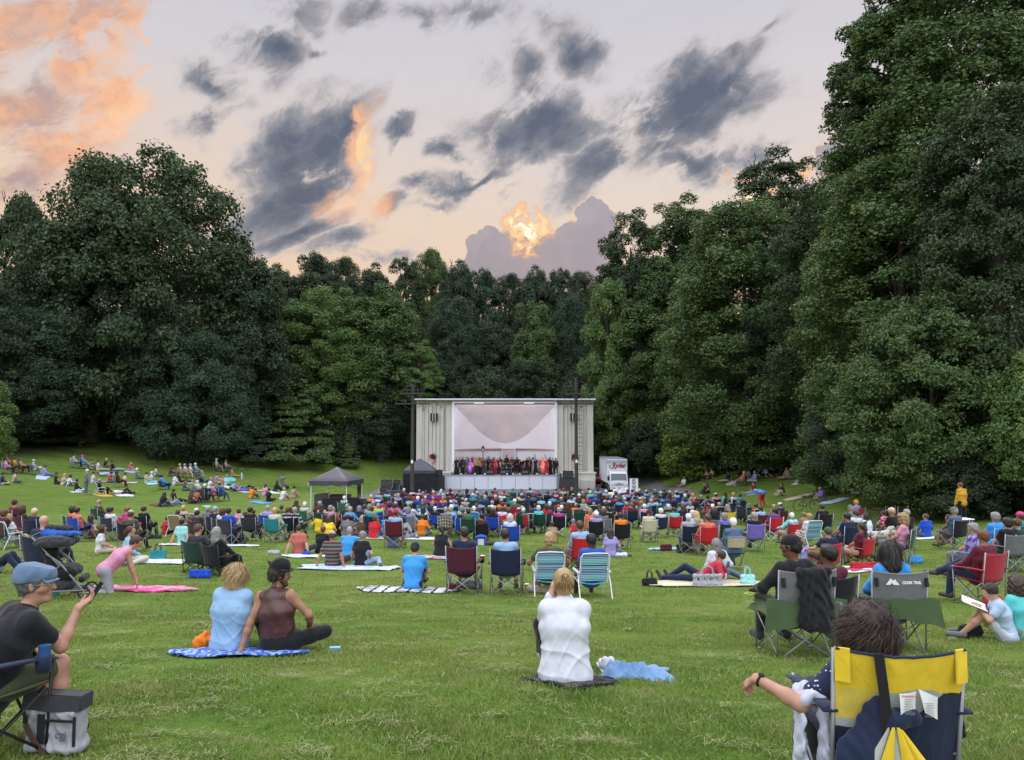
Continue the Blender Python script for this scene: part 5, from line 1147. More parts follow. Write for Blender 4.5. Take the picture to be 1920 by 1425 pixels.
def hairm(k):
 key = ('hair', k)
 if key in MATS: return MATS[key]
 m, g, bs = newmat('hair'); co = g.n('ShaderNodeTexCoord').outputs['Object']; c = HCOL[k] if k in HCOL else PAL[k]
 mp = g.n('ShaderNodeMapping'); g.put(mp.inputs[0], co); mp.inputs['Scale'].default_value = (1, 1, .15)
 f = g.math('ADD', g.math('MULTIPLY', g.noise(mp.outputs[0], 90, 4, .7), .6), g.math('MULTIPLY', g.n('ShaderNodeNewGeometry').outputs['Random Per Island'], .45))
 g.put(bs.inputs['Base Color'], g.ramp(f, [(.3, tuple(x*.4 for x in c)), (.7, tuple(min(1, x*1.35) for x in c))])); bs.inputs['Roughness'].default_value = .55
 bp = g.n('ShaderNodeBump'); bp.inputs['Strength'].default_value = .8; bp.inputs['Distance'].default_value = .01; g.put(bp.inputs['Height'], f); g.t.links.new(bp.outputs[0], bs.inputs['Normal'])
 MATS[key] = m; return m
M_SHOE = mat('shoe_leather', (.05, .045, .045), .6, vary=.2)
PT = {}      # pose templates
def template(pname, var, sleeve, leg, fat, sex, q, extra=None):
 key = (pname, var, sleeve, leg, fat, sex, q)
 if key in PT: return PT[key]
 J = skel(pose(pname, random.Random(var*17+len(pname)), **(extra or {})), sex); h = {0: .024, 1: .0145, 2: .008}[q]
 T = dict(J=J); T['body'] = np_mesh('body', *surf(body_prims(J, 1, sex, fat), h))
 T['shirt'] = np_mesh('shirt', *surf(shirt_prims(J, sleeve, fat), h, wrinkle(.004 if q else .0, 1, var)))
 T['bottom'] = np_mesh('trousers', *surf(trouser_prims(J, leg, fat) if sex == 0 or leg > .5 else skirt_prims(J, leg, fat), h, wrinkle(.003 if q else 0, 1.2, var)))
 T['shoe'] = [np_mesh('shoe', *surf(shoe_prims(J, i), h*.8)) for i in (0, 1)]
 PT[key] = T; return T
def head_matrix(J):
 H = J['H']; M = Matrix([[*H[0], J['head'][0]], [*H[1], J['head'][1]], [*H[2], J['head'][2]], [0, 0, 0, 1]]); return M
NPEOPLE = []
def person(loc, rz, pname, shirt, bottom, skin='light', hair='brown', hk='short', hat=None, hatc=None, sleeve=.3, leg=1.0, fat=1.0, sex=0, q=1, var=0, scale=1.0, label=None, group=None, cat='person', name='person', shoes=None, pattern=None, bpattern=None, extra=None):
 T = template(pname, var, sleeve, leg, fat, sex, q, extra); J = T['J']
 t = thing(name, label or 'person', cat, loc, rz, group, scale)
 obj('body', T['body'], skinm(skin), t)
 obj('shirt', T['shirt'], fabric(shirt, pattern), t)
 obj('trousers' if sex == 0 or leg > .5 else 'skirt', T['bottom'], fabric(bottom, bpattern), t)
 if q > 0 and shoes != 'none':
  for i in (0, 1): obj('shoe', T['shoe'][i], fabric(shoes) if shoes else M_SHOE, t)
 hm = head_matrix(J)
 if hk and not (hk == 'none'):
  o = obj('hair', hair_of(hk), hairm(hair), t); o.matrix_local = hm
 if hat:
  o = obj('hat', hair_of(hat), fabric(hatc or 'navy'), t); o.matrix_local = hm
 NPEOPLE.append(t); return t, J
# ------------------------------------------------------------------ folding chairs
M_TUBE = mat('grey_tube', (.30, .31, .33), .4, metal=.5, vary=.08); M_TUBEB = mat('black_tube', (.02, .02, .022), .4, vary=.1); M_TUBEW = mat('white_tube', (.70, .72, .76), .35, vary=.04, spec=.5)
CH = {}
def camp_parts(w=.54, hb=.92, lo=False, q=1):
 key = ('camp', w, hb, lo, q)
 if key in CH: return CH[key]
 zs = .26 if lo else .42; D = {}; n = 6 if q else 4
 def seat(u, v): x = (u-.5)*w; y = -.22+v*.50; return (x, y, zs-.05*(1-(2*u-1)**2)*(1-(.5*(2*v-1))**2)+.03*v)
 def back(u, v): x = (u-.5)*w*(1.0+.06*v); return (x, -.21-.10*v-.05*(1-(2*u-1)**2), zs-.01+(hb-zs)*v-(.035*(1-(2*u-1)**2)*v if v > .9 else 0))
 mb = MB(); mb.sheet(seat, 9, 7, .012); D['seat'] = mb.mesh('seat'); mb = MB(); mb.sheet(back, 9, 9, .012); D['backrest'] = mb.mesh('backrest')
 D['armrest'] = []; D['back_post'] = []; D['leg'] = []
 za = zs+.20
 for s in (-1, 1):
  mb = MB(); mb.sheet(lambda u, v: (s*(w/2+.03)+(v-.5)*.07, -.30+u*.58, za+.015*math.sin(u*3.1)-.02*u), 7, 3, .012)
  if s > 0: mb.lathe([(.045, -.10), (.05, 0)], (s*(w/2+.04), .20, za+.01), 8)
  D['armrest'].append(mb.mesh('armrest'))
  mb = MB(); mb.tube([(s*(w/2+.015), -.24, .02), (s*(w/2+.012), -.26, zs), (s*(w/2+.02), -.33, hb)], .011, n); D['back_post'].append(mb.mesh('back_post'))
  mb = MB(); mb.tube([(s*(w/2), -.25, .015), (-s*(w/2-.02), -.23, zs-.02)], .010, n); mb.box((s*(w/2), -.25, .012), (.045, .045, .024)); D['leg'].append(mb.mesh('leg'))
  mb = MB(); mb.tube([(s*(w/2), .24, .015), (-s*(w/2-.02), .24, zs)], .010, n); mb.tube([(s*(w/2+.03), .24, 0.01), (s*(w/2+.03), .26, za)], .010, n); mb.box((s*(w/2), .24, .012), (.045, .045, .024)); D['leg'].append(mb.mesh('leg'))
  mb = MB(); mb.tube([(s*(w/2), -.25, .03), (s*(w/2+.02), .24, zs)], .009, n); mb.tube([(s*(w/2+.02), .24, .03), (s*(w/2), -.25, zs)], .009, n); D.setdefault('side_brace', []).append(mb.mesh('side_brace'))
 mbf = MB();
 D['q0'] = None
 for s in (-1, 1):
  mbf.tube([(s*(w/2), -.25, .015), (-s*(w/2-.02), -.23, zs-.02)], .012, 4); mbf.tube([(s*(w/2), .24, .015), (-s*(w/2-.02), .24, zs)], .012, 4); mbf.tube([(s*(w/2+.015), -.24, .02), (s*(w/2+.02), -.33, hb)], .012, 4)
 D['frame'] = mbf.mesh('frame'); CH[key] = D; return D
def camp_chair(loc, rz, c, label, group=None, c2=None, q=1, lo=False, hb=.92, tube=None, w=.54, scale=1.0, pattern=None):
 D = camp_parts(w, hb, lo, q); t = thing('camp_chair', label, 'chair', loc, rz, group, scale); tb = tube or M_TUBE
 obj('backrest', D['backrest'], fabric(c, pattern), t); obj('seat', D['seat'], fabric(c2 or c), t)
 if q == 0: obj('frame', D['frame'], tb, t); obj('armrest', D['armrest'][0], fabric(c2 or c), t); obj('armrest', D['armrest'][1], fabric(c2 or c), t); return t
 for i in (0, 1): obj('armrest', D['armrest'][i], fabric(c2 or c), t); obj('back_post', D['back_post'][i], tb, t); obj('side_brace', D['side_brace'][i], tb, t)
 for m_ in D['leg']: obj('leg', m_, tb, t)
 return t
def stripes_mat():
 if 'beach' in MATS: return MATS['beach']
 m, g, bs = newmat('beach_stripes'); sp = g.n('ShaderNodeSeparateXYZ'); g.put(sp.inputs[0], g.n('ShaderNodeTexCoord').outputs['Object'])
 z = g.math('FRACT', g.math('MULTIPLY', sp.outputs[2], 3.1))
 A_, B_, C_, D_, E_ = (.012,.02,.16), (.03,.25,.55), (.55,.66,.74), (.10,.50,.55), (.02,.10,.42)
 st = [(0,A_),(.05,C_),(.09,B_),(.16,C_),(.19,D_),(.27,C_),(.31,D_),(.38,C_),(.42,B_),(.49,C_),(.53,E_),(.60,C_),(.63,A_),(.69,C_),(.73,E_),(.80,C_),(.84,D_),(.93,C_),(.96,A_)]
 g.put(bs.inputs['Base Color'], g.ramp(z, st, 'CONSTANT')); bs.inputs['Roughness'].default_value = .7; MATS['beach'] = m; return m
def beach_chair(loc, rz, label, group=None, lo=.30, hb=.86, fab=None, tube=None, w=.56, scale=1.0):
 """low aluminium chair with a laced sling"""
 t = thing('beach_chair', label, 'chair', loc, rz, group, scale); tb = tube or M_TUBEW; fm = fab or stripes_mat()
 mb = MB(); mb.sheet(lambda u, v: ((u-.5)*(w-.07), -.20-.20*v-.012*math.sin(u*3.14), lo+.02+(hb-lo)*v-.02*(v > .99)*0), 5, 12, .008); obj('backrest', mb, fm, t)
 mb = MB(); mb.sheet(lambda u, v: ((u-.5)*(w-.07), -.20+.46*v, lo-.03*math.sin(u*3.14)+.04*v), 5, 6, .008); obj('seat', mb, fm, t)
 mb = MB(); q = w/2
 mb.tube([(-q, .24, lo+.04), (-q, -.20, lo), (-q, -.39, hb-.04), (-q+.04, -.405, hb+.02), (0, -.41, hb+.035), (q-.04, -.405, hb+.02), (q, -.39, hb-.04), (q, -.20, lo), (q, .24, lo+.04)], .0125, 7)
 for s in (-1, 1):
  for k in range(11): z = lo+.06+(hb-lo-.1)*k/10; y = -.20-.20*(z-lo)/(hb-lo); mb.tube([(s*(q-.035), y-.01, z-.012), (s*(q+.012), y-.02, z), (s*(q-.035), y-.01, z+.012)], .0045, 4)
 obj('frame', mb, tb, t)
 for s in (-1, 1):
  mb = MB(); mb.tube([(s*(q+.02), .26, .012), (s*(q+.02), .18, lo+.20)], .0125, 7); obj('leg', mb, tb, t)
  mb = MB(); mb.tube([(s*(q+.03), -.46, .012), (s*(q+.03), -.30, lo+.02), (s*(q+.02), -.20, lo+.20)], .0125, 7); obj('leg', mb, tb, t)
  mb = MB(); mb.box((s*(q+.03), -.06, lo+.215), (.05, .46, .025)); obj('armrest', mb, tb, t)
 return t
def metal_chair(loc, rz, label, group=None, c='navy', top='beige', scale=1.0):
 t = thing('folding_chair', label, 'chair', loc, rz, group, scale)
 mb = MB(); mb.sheet(lambda u, v: ((u-.5)*.44, -.24-.05*v-.03*math.sin(u*3.14), .60+.24*v), 7, 4, .02); obj('backrest', mb, fabric(top), t)
 mb = MB(); mb.box((0, 0, .44), (.42, .42, .03)); obj('seat', mb, fabric(c), t)
 for s in (-1, 1):
  mb = MB(); mb.tube([(s*.24, .24, .01), (s*.235, -.22, .50), (s*.23, -.30, .86)], .013, 7); obj('leg', mb, M_TUBE, t)
  mb = MB(); mb.tube([(s*.22, -.30, .01), (s*.22, .16, .44)], .013, 7); obj('leg', mb, M_TUBE, t)
 mb = MB(); mb.tube([(-.22, -.28, .12), (.22, -.28, .12)], .011, 6); mb.tube([(-.23, -.30, .86), (0, -.325, .87), (.23, -.30, .86)], .013, 6); obj('crossbar', mb, M_TUBE, t); return t
def blanket(loc, rz, w, d, c, label, group=None, pattern=None, th=.012, name='blanket', seed=0, cat='blanket', irr=.12):
 r = np.random.default_rng(seed); a1, a2, a3 = r.random(3)*6
 def f(u, v):
  x = (u-.5)*w*(1+irr*math.sin(v*5+a1)); y = (v-.5)*d*(1+irr*math.sin(u*6+a2)); k = .010*(1+math.sin(u*9+a1*v*3)*math.sin(v*8+a3))+.008*math.sin(u*23+a2)*math.sin(v*17); q = 1-.22*abs(2*u-1)**3*abs(math.sin(v*4+a3)); r2 = 1-.25*abs(2*v-1)**3*abs(math.sin(u*5+a1)); x *= r2; y *= q
  return (x, y, k)
 mb = MB(); mb.sheet(f, 24, 18, th)
 # lay it on the ground
 V = np.vstack(mb.v); c_, s_ = math.cos(rz), math.sin(rz); wx = loc[0]+V[:, 0]*c_-V[:, 1]*s_; wy = loc[1]+V[:, 0]*s_+V[:, 1]*c_
 V[:, 2] += ground_np(wx, wy)-loc[2]+.022; mb.v = [V]
 o = obj(name, mb, fabric(c, pattern), None, loc, (0, 0, rz)); tag(o, label, cat, group); return o
# ------------------------------------------------------------------ the audience, placed where each stands on the lawn
def face_stage(x, y, off=0.0): return math.atan2(x, 79-y)+R(off)
SEATW = dict(c='camp chair', l='low camp chair', b='beach chair', m='folding chair')
LIFT = dict(chair=1.24, chair_arms=1.23, chair_cross=1.23, cross=.88, knees=.86, side=.88, back1=.86, back2=.86, out=.90, lie=.4, elbow=.6, stand=1.72, stand_fold=1.70, spread=1.72, bend=1.1, violin=1.25, allfours=.7)
GN = {}
def A(px, py, m, pn, seat, shirt, bottom, hair, hk, label, off=0.0, q=None, scale=1.0, skin=None, sex=None, hat=None, hatc=None, sleeve=None, leg=None, d=None, fat=1.0, group=None, pattern=None, bpattern=None, sc=None, var=None, cpat=None, tube=None, lo=None, shoes=None, name='person', chairlabel=None, extra=None):
 if d is not None: x, y = (px-960)/F_PX*d, d; z = gz(x, y)
 elif m == 'h': x, y, z = hit(px, py, LIFT[pn]*scale)
 else: x, y, z = hit(px, py)
 r = random.Random(int(px*31+py)); dist = y
 if sex is None: sex = 1 if hk in ('long', 'bob', 'pony', 'bun', 'curly') else 0
 if skin is None: skin = r.choice(['light', 'light', 'fair', 'tan'])
 if q is None: q = 1 if dist < 38 else 0
 if sleeve is None: sleeve = r.choice([.3, .3, 1.0])
 if leg is None: leg = r.choice([1.0, 1.0, .45]) if sex == 0 else 1.0
 if var is None: var = r.randint(0, 1 if q == 0 else 2)
 if dist > 38: sleeve = .3 if sleeve < .6 else 1.0; leg = 1.0; fat = 1.0
 rz = face_stage(x, y, off+r.uniform(-6, 6)); low = seat and seat[0] in 'lb'
 zz = z-(.15*scale if low else 0)
 person((x, y, zz), rz, pn, shirt, bottom, skin, hair, hk, hat, hatc, sleeve, leg, fat, sex, q, var, scale, label, group, shoes=shoes, pattern=pattern, bpattern=bpattern, extra=extra, name=name)
 if seat:
  k, c = seat.split(':') if ':' in seat else (seat, 'navy'); sg = 'camp chairs of the audience'
  cl = chairlabel or f"{c} {SEATW[k]} of the {label}"
  if len(cl.split()) > 16: cl = ' '.join(cl.split()[:16])
  if k == 'c': camp_chair((x, y, z), rz, c, cl, sg, q=1 if dist < 30 else 0, scale=scale, tube=tube, pattern=cpat)
  elif k == 'l': camp_chair((x, y, z), rz, c, cl, sg, q=1 if dist < 30 else 0, lo=True, hb=.74, tube=tube or M_TUBEB, scale=scale, pattern=cpat)
  elif k == 'b': beach_chair((x, y, z), rz, cl, 'beach chairs', fab=fabric(c) if c != 'striped' else None)
  elif k == 'm': metal_chair((x, y, z), rz, cl, 'folding metal chairs')
 return x, y, z
AG = 'people seated on the lawn'
def B(px, py, w, d, c, label, **k): x, y, z = hit(px, py); return blanket((x, y, z), face_stage(x, y)+R(k.pop('rot', 0)), w, d, c, label, k.pop('group', 'blankets on the lawn'), seed=int(px), **k)
# --- the row of chairs in the middle
A(870,1112,'b','chair','c:burgundy','navy','charcoal','dark','crop','broad man in navy tee in the burgundy chair', fat=1.18, scale=1.06, sleeve=.3, leg=.45, skin='light', chairlabel='burgundy camp chair in the middle row with bottle beside it')
A(950,1114,'b','chair','c:navy','lightblue','grey','dark','short','man in pale blue shirt in the navy chair', scale=1.03, skin='light', chairlabel='navy camp chair in the middle row left of the striped chairs')
A(1029,1114,'b','chair_arms','b:striped','olive','khaki','blond','full','person with curly blond hair in striped beach chair', sex=0, scale=1.12, chairlabel='taller blue striped beach chair in the middle row')
A(1108,1118,'b','chair','b:striped','blue','charcoal','black','crop','man with short black hair in the right striped beach chair', skin='dark', scale=1.10, fat=1.05, off=6, chairlabel='right hand blue striped beach chair in the middle row')
A(1086,1078,'b','chair','c:red','lightblue','denim','brown','short','man in white and blue shirt in red chair behind the beach chairs', off=14, scale=1.05, tube=M_TUBEB)
A(773,1106,'b','knees',None,'skyblue','navy','dark','crop','man in blue printed tee and navy cap on patterned blanket', hat='cap', hatc='navy', sleeve=.3, leg=.45, scale=1.05, extra=dict(tilt=0, head=(6,0,-4)))
B(765,1108,2.0,.9,'white','patterned black and white blanket under the man in blue tee', pattern=('plaid','black',26))
A(825,1044,'b','knees',None,'black','black','dark','pony','woman in black sleeveless top with long ponytail', sleeve=0.0, skin='fair', scale=1.02)
B(810,1046,1.7,1.0,'paleblue','pale floral blanket under the woman with ponytail', pattern=('floral','red',9))
A(1145,1044,'b','side',None,'lavender','denim','dark','long','girl in violet top with long dark hair beside the fallen bicycle', scale=.92, skin='fair')
A(1037,1018,'b','knees',None,'tan','brown','brown','bun','girl with brown backpack sitting behind the curly blond head', scale=.9)
A(1077,1014,'b','side',None,'crimson','beige','grey','bun','woman in red sleeveless top and grey hair tie leaning left', sleeve=0, scale=.95, off=30)
# --- group left of centre
A(561,1040,'b','back1',None,'salmon','charcoal','dark','crop','man in salmon tee leaning on his hands', sleeve=.3, off=10)
A(601,1037,'b','knees',None,'black','denim','auburn','short','person in black tee between the salmon and plaid shirts', sleeve=.3, scale=.9)
A(624,1063,'b','back1',None,'brown','charcoal','brown','crop','man in brown plaid shirt and grey cap leaning back', hat='cap', hatc='beige', sleeve=.3, pattern=('stripes','grey',70), scale=1.05, off=-4)
A(650,1050,'b','knees',None,'skyblue','khaki','grey','crop','man in bright blue hoodie with grey hair', sleeve=1.0, scale=1.03)
A(676,1062,'b','side',None,'black','palejeans','grey','bun','woman in black tee and pale jeans with grey hair knot', sleeve=.3, off=-10)
B(655,1066,2.6,1.0,'paleblue','blue and white blanket under the plaid shirt man', pattern=('floral','white',8))
B(568,1044,1.2,.8,'white','small pale towel under the man in salmon tee')
A(597,998,'b','cross',None,'yellow','charcoal','brown','bob','woman in yellow shirt with short brown hair', sleeve=1.0)
A(614,1012,'b','knees',None,'yellow','black','brown','long','woman in yellow top with long straight brown hair', sleeve=.3)
A(636,1004,'b','knees',None,'black','black','dark','pony','woman in black between yellow and grey shirts', sleeve=.3)
A(650,1007,'b','cross',None,'grey','khaki','dark','crop','man in grey tee behind the bright blue hoodie')
A(677,1009,'b','knees',None,'brown','black','blond','long','woman with long fair hair and dark brown top')
A(700,1010,'b','knees',None,'red','denim','auburn','full','person in scarlet tee with bushy auburn hair', sleeve=.3, fat=1.05)
A(687,996,'b','cross',None,'salmon','charcoal','red','crop','red haired person behind the scarlet tee', scale=.85)
A(722,1000,'b','cross',None,'skyblue','grey','black','short','boy in bright blue tee with black hair', scale=.88)
A(738,1012,'b','back1',None,'navy','charcoal','grey','bald','balding man behind the navy tee', scale=.98)
A(737,1027,'b','cross',None,'denim','tan','dark','crop','man in slate blue tee sitting cross legged in shorts', sleeve=.3, leg=.45, skin='tan', scale=1.05)
A(758,1010,'b','side',None,'lightgrey','lightgrey','black','curly','person in pale grey hoodie with big black curly hair', sleeve=1.0, skin='brown')
A(790,1005,'b','cross',None,'orange','palejeans','brown','short','person in orange sweater and pale jeans', sleeve=1.0)
B(745,1010,3.6,1.2,'white','long white blanket under the orange sweater and grey hoodie')
# --- blue chairs left of centre and around
A(845,1006,'b','chair','c:royal','lightblue','charcoal','blond','short','fair haired person in the left bright blue chair')
A(868,1012,'b','chair','c:royal','navy','charcoal','brown','crop','person in teal knit cap in blue chair with white mark', hat='beanie', hatc='teal')
A(957,1036,'b','chair','c:royal','white','beige','white','bob','person with pinkish white hair in blue chair', skin='fair')
A(942,1003,'b','chair','c:hotpink','white','denim','brown','short','man in white shirt in hot pink chair')
A(889,944,'h','chair','b:skyblue','navy','grey','white','crop','person in white hat in sky blue lawn chair', hat='hat', hatc='white')
A(880,954,'h','chair','c:darkgreen','green','black','black','short','person in green shirt with black hair by the lawn chair')
A(917,950,'h','chair','c:navy','charcoal','navy','dark','bob','person with dark hair in tall navy chair')
A(836,951,'h','chair','c:olive','grey','charcoal','grey','short','grey haired person in left checked chair', cpat=('plaid','beige',60))
A(866,948,'h','chair','c:olive','beige','charcoal','blond','bob','fair haired person in right checked chair', cpat=('plaid','beige',60))
A(684,945,'h','chair','c:royal','royal','navy','brown','short','person in royal blue chair left of the lime vest')
A(710,944,'h','chair','c:royal','lime','navy','grey','short','person in lime vest between royal blue chairs')
A(698,950,'h','chair','c:navy','teal','navy','dark','short','person in teal top behind the royal blue chairs')
A(658,944,'h','chair_arms','l:turquoise','grey','navy','grey','short','grey haired person in turquoise and yellow low chair')
A(622,948,'h','chair','c:brown','pink','brown','grey','full','person in rosy patterned jacket below the tent', pattern=('floral','grey',14))
A(602,940,'h','chair','c:maroon','maroon','charcoal','grey','short','person in maroon top in maroon chair below the tent')
A(647,930,'h','chair','c:green','white','navy','white','short','person in green striped shirt right of the sound desk', pattern=('vstripes','green',60))
# poncho couple
A(543,951,'h','chair','c:black','navy','black','brown','short','left one of the couple wrapped in a striped blanket', sleeve=1.0, pattern=('stripes','white',38))
A(556,951,'h','chair','c:black','navy','black','grey','short','right one of the couple wrapped in a striped blanket', sleeve=1.0, pattern=('stripes','white',38))
A(573,942,'h','chair','c:green','offwhite','grey','white','crop','person in white sunhat in green chair', hat='hat', hatc='white')
A(517,952,'h','chair','c:teal','cream','khaki','blond','short','blond person in teal chair at the left of the crowd')
A(504,948,'h','chair','c:royal','lavender','navy','grey','short','person in lavender top behind the teal chair')
A(530,946,'h','chair','c:lime','olive','khaki','brown','short','person in lime green chair behind the striped blanket couple')
A(557,937,'h','chair','c:brown','brown','charcoal','brown','long','person in brown coat with long brown hair')
A(485,1002,'b','knees',None,'black','khaki','blond','long','blond woman in black top at the left of the yellow shirts', sleeve=.3)
# --- left part
A(434,1020,'b','side',None,'navy','black','dark','short','person in navy tee leaning on one arm', off=-15)
B(440,1024,1.6,.7,'white','white blanket edge under the navy tee leaner')
A(343,1021,'b','back1',None,'aqua','beige','dark','bun','woman in aqua tee leaning on her hand', sleeve=.3)
B(330,1022,1.2,.7,'white','white blanket under the woman in aqua tee')
A(372,1010,'b','chair','l:brown','charcoal','charcoal','black','short','person in charcoal tee before the tan mesh chairs')
A(309,1002,'b','cross',None,'crimson','black','black','short','boy in crimson shirt sitting alone on the grass', sleeve=0, scale=.82, skin='tan')
A(377,1072,'b','chair_arms','l:darkgreen','charcoal','khaki','brown','crop','man in charcoal tee in dark green low chair', sleeve=.3, scale=1.06, off=-10, chairlabel='dark green low chair of the couple above the blue bag')
A(412,1078,'b','chair','l:black','black','black','grey','long','woman with long grey hair and black shawl', scale=1.02, off=-24, sleeve=1.0, chairlabel='black low chair of the woman with long grey hair')
A(242,1056,'b','side',None,'lightblue','offwhite','auburn','pony','woman in light blue sweater and white trousers with auburn ponytail', sleeve=1.0, scale=1.06, off=-50)
B(290,1054,2.2,1.0,'white','white blanket beside the woman in light blue sweater')
A(187,1038,'b','out',None,'white','beige','dark','bob','girl in white ruffled top looking right', off=-60, scale=.92)
A(31,938,'h','chair','c:maroon','maroon','charcoal','black','crop','person in crimson hooded coat at the far left', sleeve=1.0, scale=1.1, fat=1.1, hat='beanie', hatc='maroon')
A(14,955,'h','chair','c:brown','burgundy','charcoal','auburn','full','person with reddish hair beside the crimson hood')
A(18,1028,'b','chair','b:teal','white','beige','blond','bob','woman in white top in teal and white lawn chair')
A(70,953,'h','chair','c:navy','navy','charcoal','lightblond','short','person with pale yellow knit cap in navy chair', hat='beanie', hatc='cream')
A(45,1012,'b','chair','c:burgundy','brown','charcoal','brown','curly','person with curly brown hair before the burgundy chair')
A(96,0,'h','chair','c:navy','navy','navy','brown','none','bald man in navy shirt behind the stroller', scale=1.12, d=16.5)
A(141,949,'h','chair','c:charcoal','coral','black','dark','bob','person in coral top left of the bright blue chair')
A(150,951,'h','chair','c:royal','coral','black','black','short','person in bright blue chair on the left lawn', sleeve=0)
A(170,1010,'b','side',None,'black','maroon','dark','long','woman with long dark hair and black tank top', sleeve=0)
A(188,938,'h','chair','c:darkgreen','olive','charcoal','grey','short','man in straw sunhat and dark jacket', hat='hat', hatc='tan', sleeve=1.0, fat=1.1)
A(207,1012,'b','chair','c:darkgreen','darkgreen','black','dark','short','person sunk in dark green chair under the straw hat')
A(212,951,'h','chair','c:charcoal','white','navy','black','short','boy in white shirt right of the straw hat')
A(241,1012,'b','chair','c:hotpink','magenta','purple','red','short','person in the bright pink chair')
A(248,958,'h','chair','c:black','olive','black','brown','short','person in cream cap behind the pink chair', hat='cap', hatc='cream')
A(272,1010,'b','chair','c:black','black','black','dark','short','person in black in black chair right of the pink chair')
A(337,948,'h','chair','b:tan','tan','khaki','brown','short','brown haired person in left tan mesh chair')
A(347,947,'h','chair','c:charcoal','beige','khaki','blond','short','blond person between the two tan mesh chairs')
A(372,946,'h','chair','b:tan','grey','navy','white','full','white haired person in right tan mesh chair')
A(392,949,'h','chair','c:grey','grey','navy','grey','short','grey haired person beside the person with blue visor')
A(407,950,'h','chair','c:navy','navy','navy','grey','crop','person in pale blue cap left of the red haired one', hat='cap', hatc='lightblue')
A(420,952,'h','chair','c:charcoal','white','denim','auburn','bob','red haired person in white shirt')
A(431,953,'h','chair','c:charcoal','royal','navy','black','short','dark haired person in royal blue shirt on the left')
A(472,951,'h','chair','c:charcoal','black','black','black','short','person in black at the right end of the left rows')
A(420,985,'b','knees',None,'lightblue','navy','brown','short','person in pale blue shirt behind the navy tee leaner', scale=.9)
A(390,992,'b','knees',None,'black','grey','brown','short','person in black kneeling by the tan chairs', scale=.95)
A(446,985,'b','cross',None,'pink','grey','brown','bob','person in pink shirt in the left rows', scale=.9)
A(458,995,'b','cross',None,'paleblue','grey','brown','short','person in pale blue tee right of the pink shirt', scale=.95)
A(471,990,'b','knees',None,'denim','grey','dark','short','person in slate shirt beside the pale blue tee', scale=.95)
# left bank
LB = 'people sitting on the left bank'
def LBk(*a, **k): k.setdefault('group', LB); return A(*a, **k)
LBk(302,950,'b','knees',None,'black','denim','black','long','woman with long black hair and jeans on the left bank')
LBk(318,948,'b','elbow',None,'paleblue','palejeans','brown','short','person in pale jeans lying beside the black haired woman')
LBk(328,942,'b','back2',None,'black','black','dark','short','person in black leaning back behind the pale jeans')
LBk(356,944,'b','cross',None,'brown','navy','brown','long','woman with long brown hair in the middle left group')
LBk(366,943,'b','knees',None,'salmon','navy','brown','short','person in salmon shirt of the middle left group')
LBk(375,940,'b','cross',None,'coral','black','auburn','bob','person in coral top with auburn hair')
LBk(385,943,'b','chair','c:charcoal','navy','charcoal','white','short','white haired person in navy on charcoal chair')
LBk(371,935,'b','chair','c:grey','white','grey','white','bob','white haired person in white on grey chair')
LBk(400,940,'b','chair_cross','c:navy','pink','pink','grey','short','person all in pink on the left bank')
LBk(413,940,'b','chair','c:charcoal','blue','denim','brown','short','person in blue shirt and jeans right of the pink one')
LBk(274,906,'b','out',None,'beige','lightblue','dark','short','person in beige beside the white shirt man')
LBk(283,905,'b','out',None,'white','lightblue','white','crop','white haired man in white shirt sitting on the slope')
LBk(306,918,'b','chair_cross','l:navy','skyblue','royal','black','short','person in bright blue shirt and trousers in low chair')
LBk(327,910,'b','out',None,'white','khaki','dark','short','person in white tee with legs stretched out')
LBk(337,905,'b','back2',None,'black','black','dark','long','woman in black reclining above the white mat')
LBk(340,896,'b','chair','c:tan','beige','khaki','blond','short','person in beige in the row of four chairs')
LBk(349,896,'b','chair','c:charcoal','white','beige','grey','short','person in white left in the row of four chairs')
LBk(358,896,'b','chair','c:charcoal','white','denim','grey','crop','man in white tee and jeans in the row of four')
LBk(369,894,'b','chair','c:navy','lightblue','palejeans','white','short','person in light blue shirt at the right of the four')
LBk(407,884,'b','chair','c:charcoal','white','khaki','white','crop','person in white with pale hat on the upper slope', hat='cap', hatc='white')
LBk(425,886,'b','chair_cross','c:charcoal','lightgrey','grey','brown','short','person in grey lounging behind the turquoise mat')
LBk(435,894,'b','out',None,'tan','tan','brown','short','person in tan sitting beside the turquoise mat')
LBk(454,900,'b','spread',None,'green','white','dark','short','child in green top with arms spread wide', scale=.70, off=150, sleeve=1.0)
LBk(404,906,'b','knees',None,'lavender','pink','dark','crop','person in red cap and lavender shirt', hat='cap', hatc='red')
LBk(414,909,'b','knees',None,'tan','pink','blond','bob','blond child beside the red cap', scale=.8)
LBk(432,918,'b','lie',None,'white','lightblue','grey','short','person in white lying on white chair mat')
LBk(447,921,'b','lie',None,'purple','violet','dark','short','person in purple lying down')
LBk(460,920,'b','lie',None,'black','black','dark','short','person in black lying with knees drawn up')
LBk(161,927,'b','stand',None,'grey','denim','white','short','person in grey hoodie standing on the left lawn', sleeve=1.0, hat='beanie', hatc='white')
LBk(143,922,'b','cross',None,'black','white','black','short','man in black tee sitting left of the standing one')
LBk(174,906,'b','out',None,'white','palejeans','dark','short','person in white behind the standing one')
LBk(189,928,'b','chair_cross','b:navy','black','black','grey','short','person in black reclining in low white framed chair')
LBk(228,927,'b','lie',None,'white','black','brown','short','person in white tee lying on pale towel')
LBk(222,914,'b','chair','c:brown','brown','brown','black','long','person in brown with long black hair on brown chair')
LBk(233,908,'b','out',None,'offwhite','white','dark','short','person in white right of the brown chair')
LBk(105,908,'b','out',None,'black','charcoal','dark','short','man in black tee beside the blond woman')
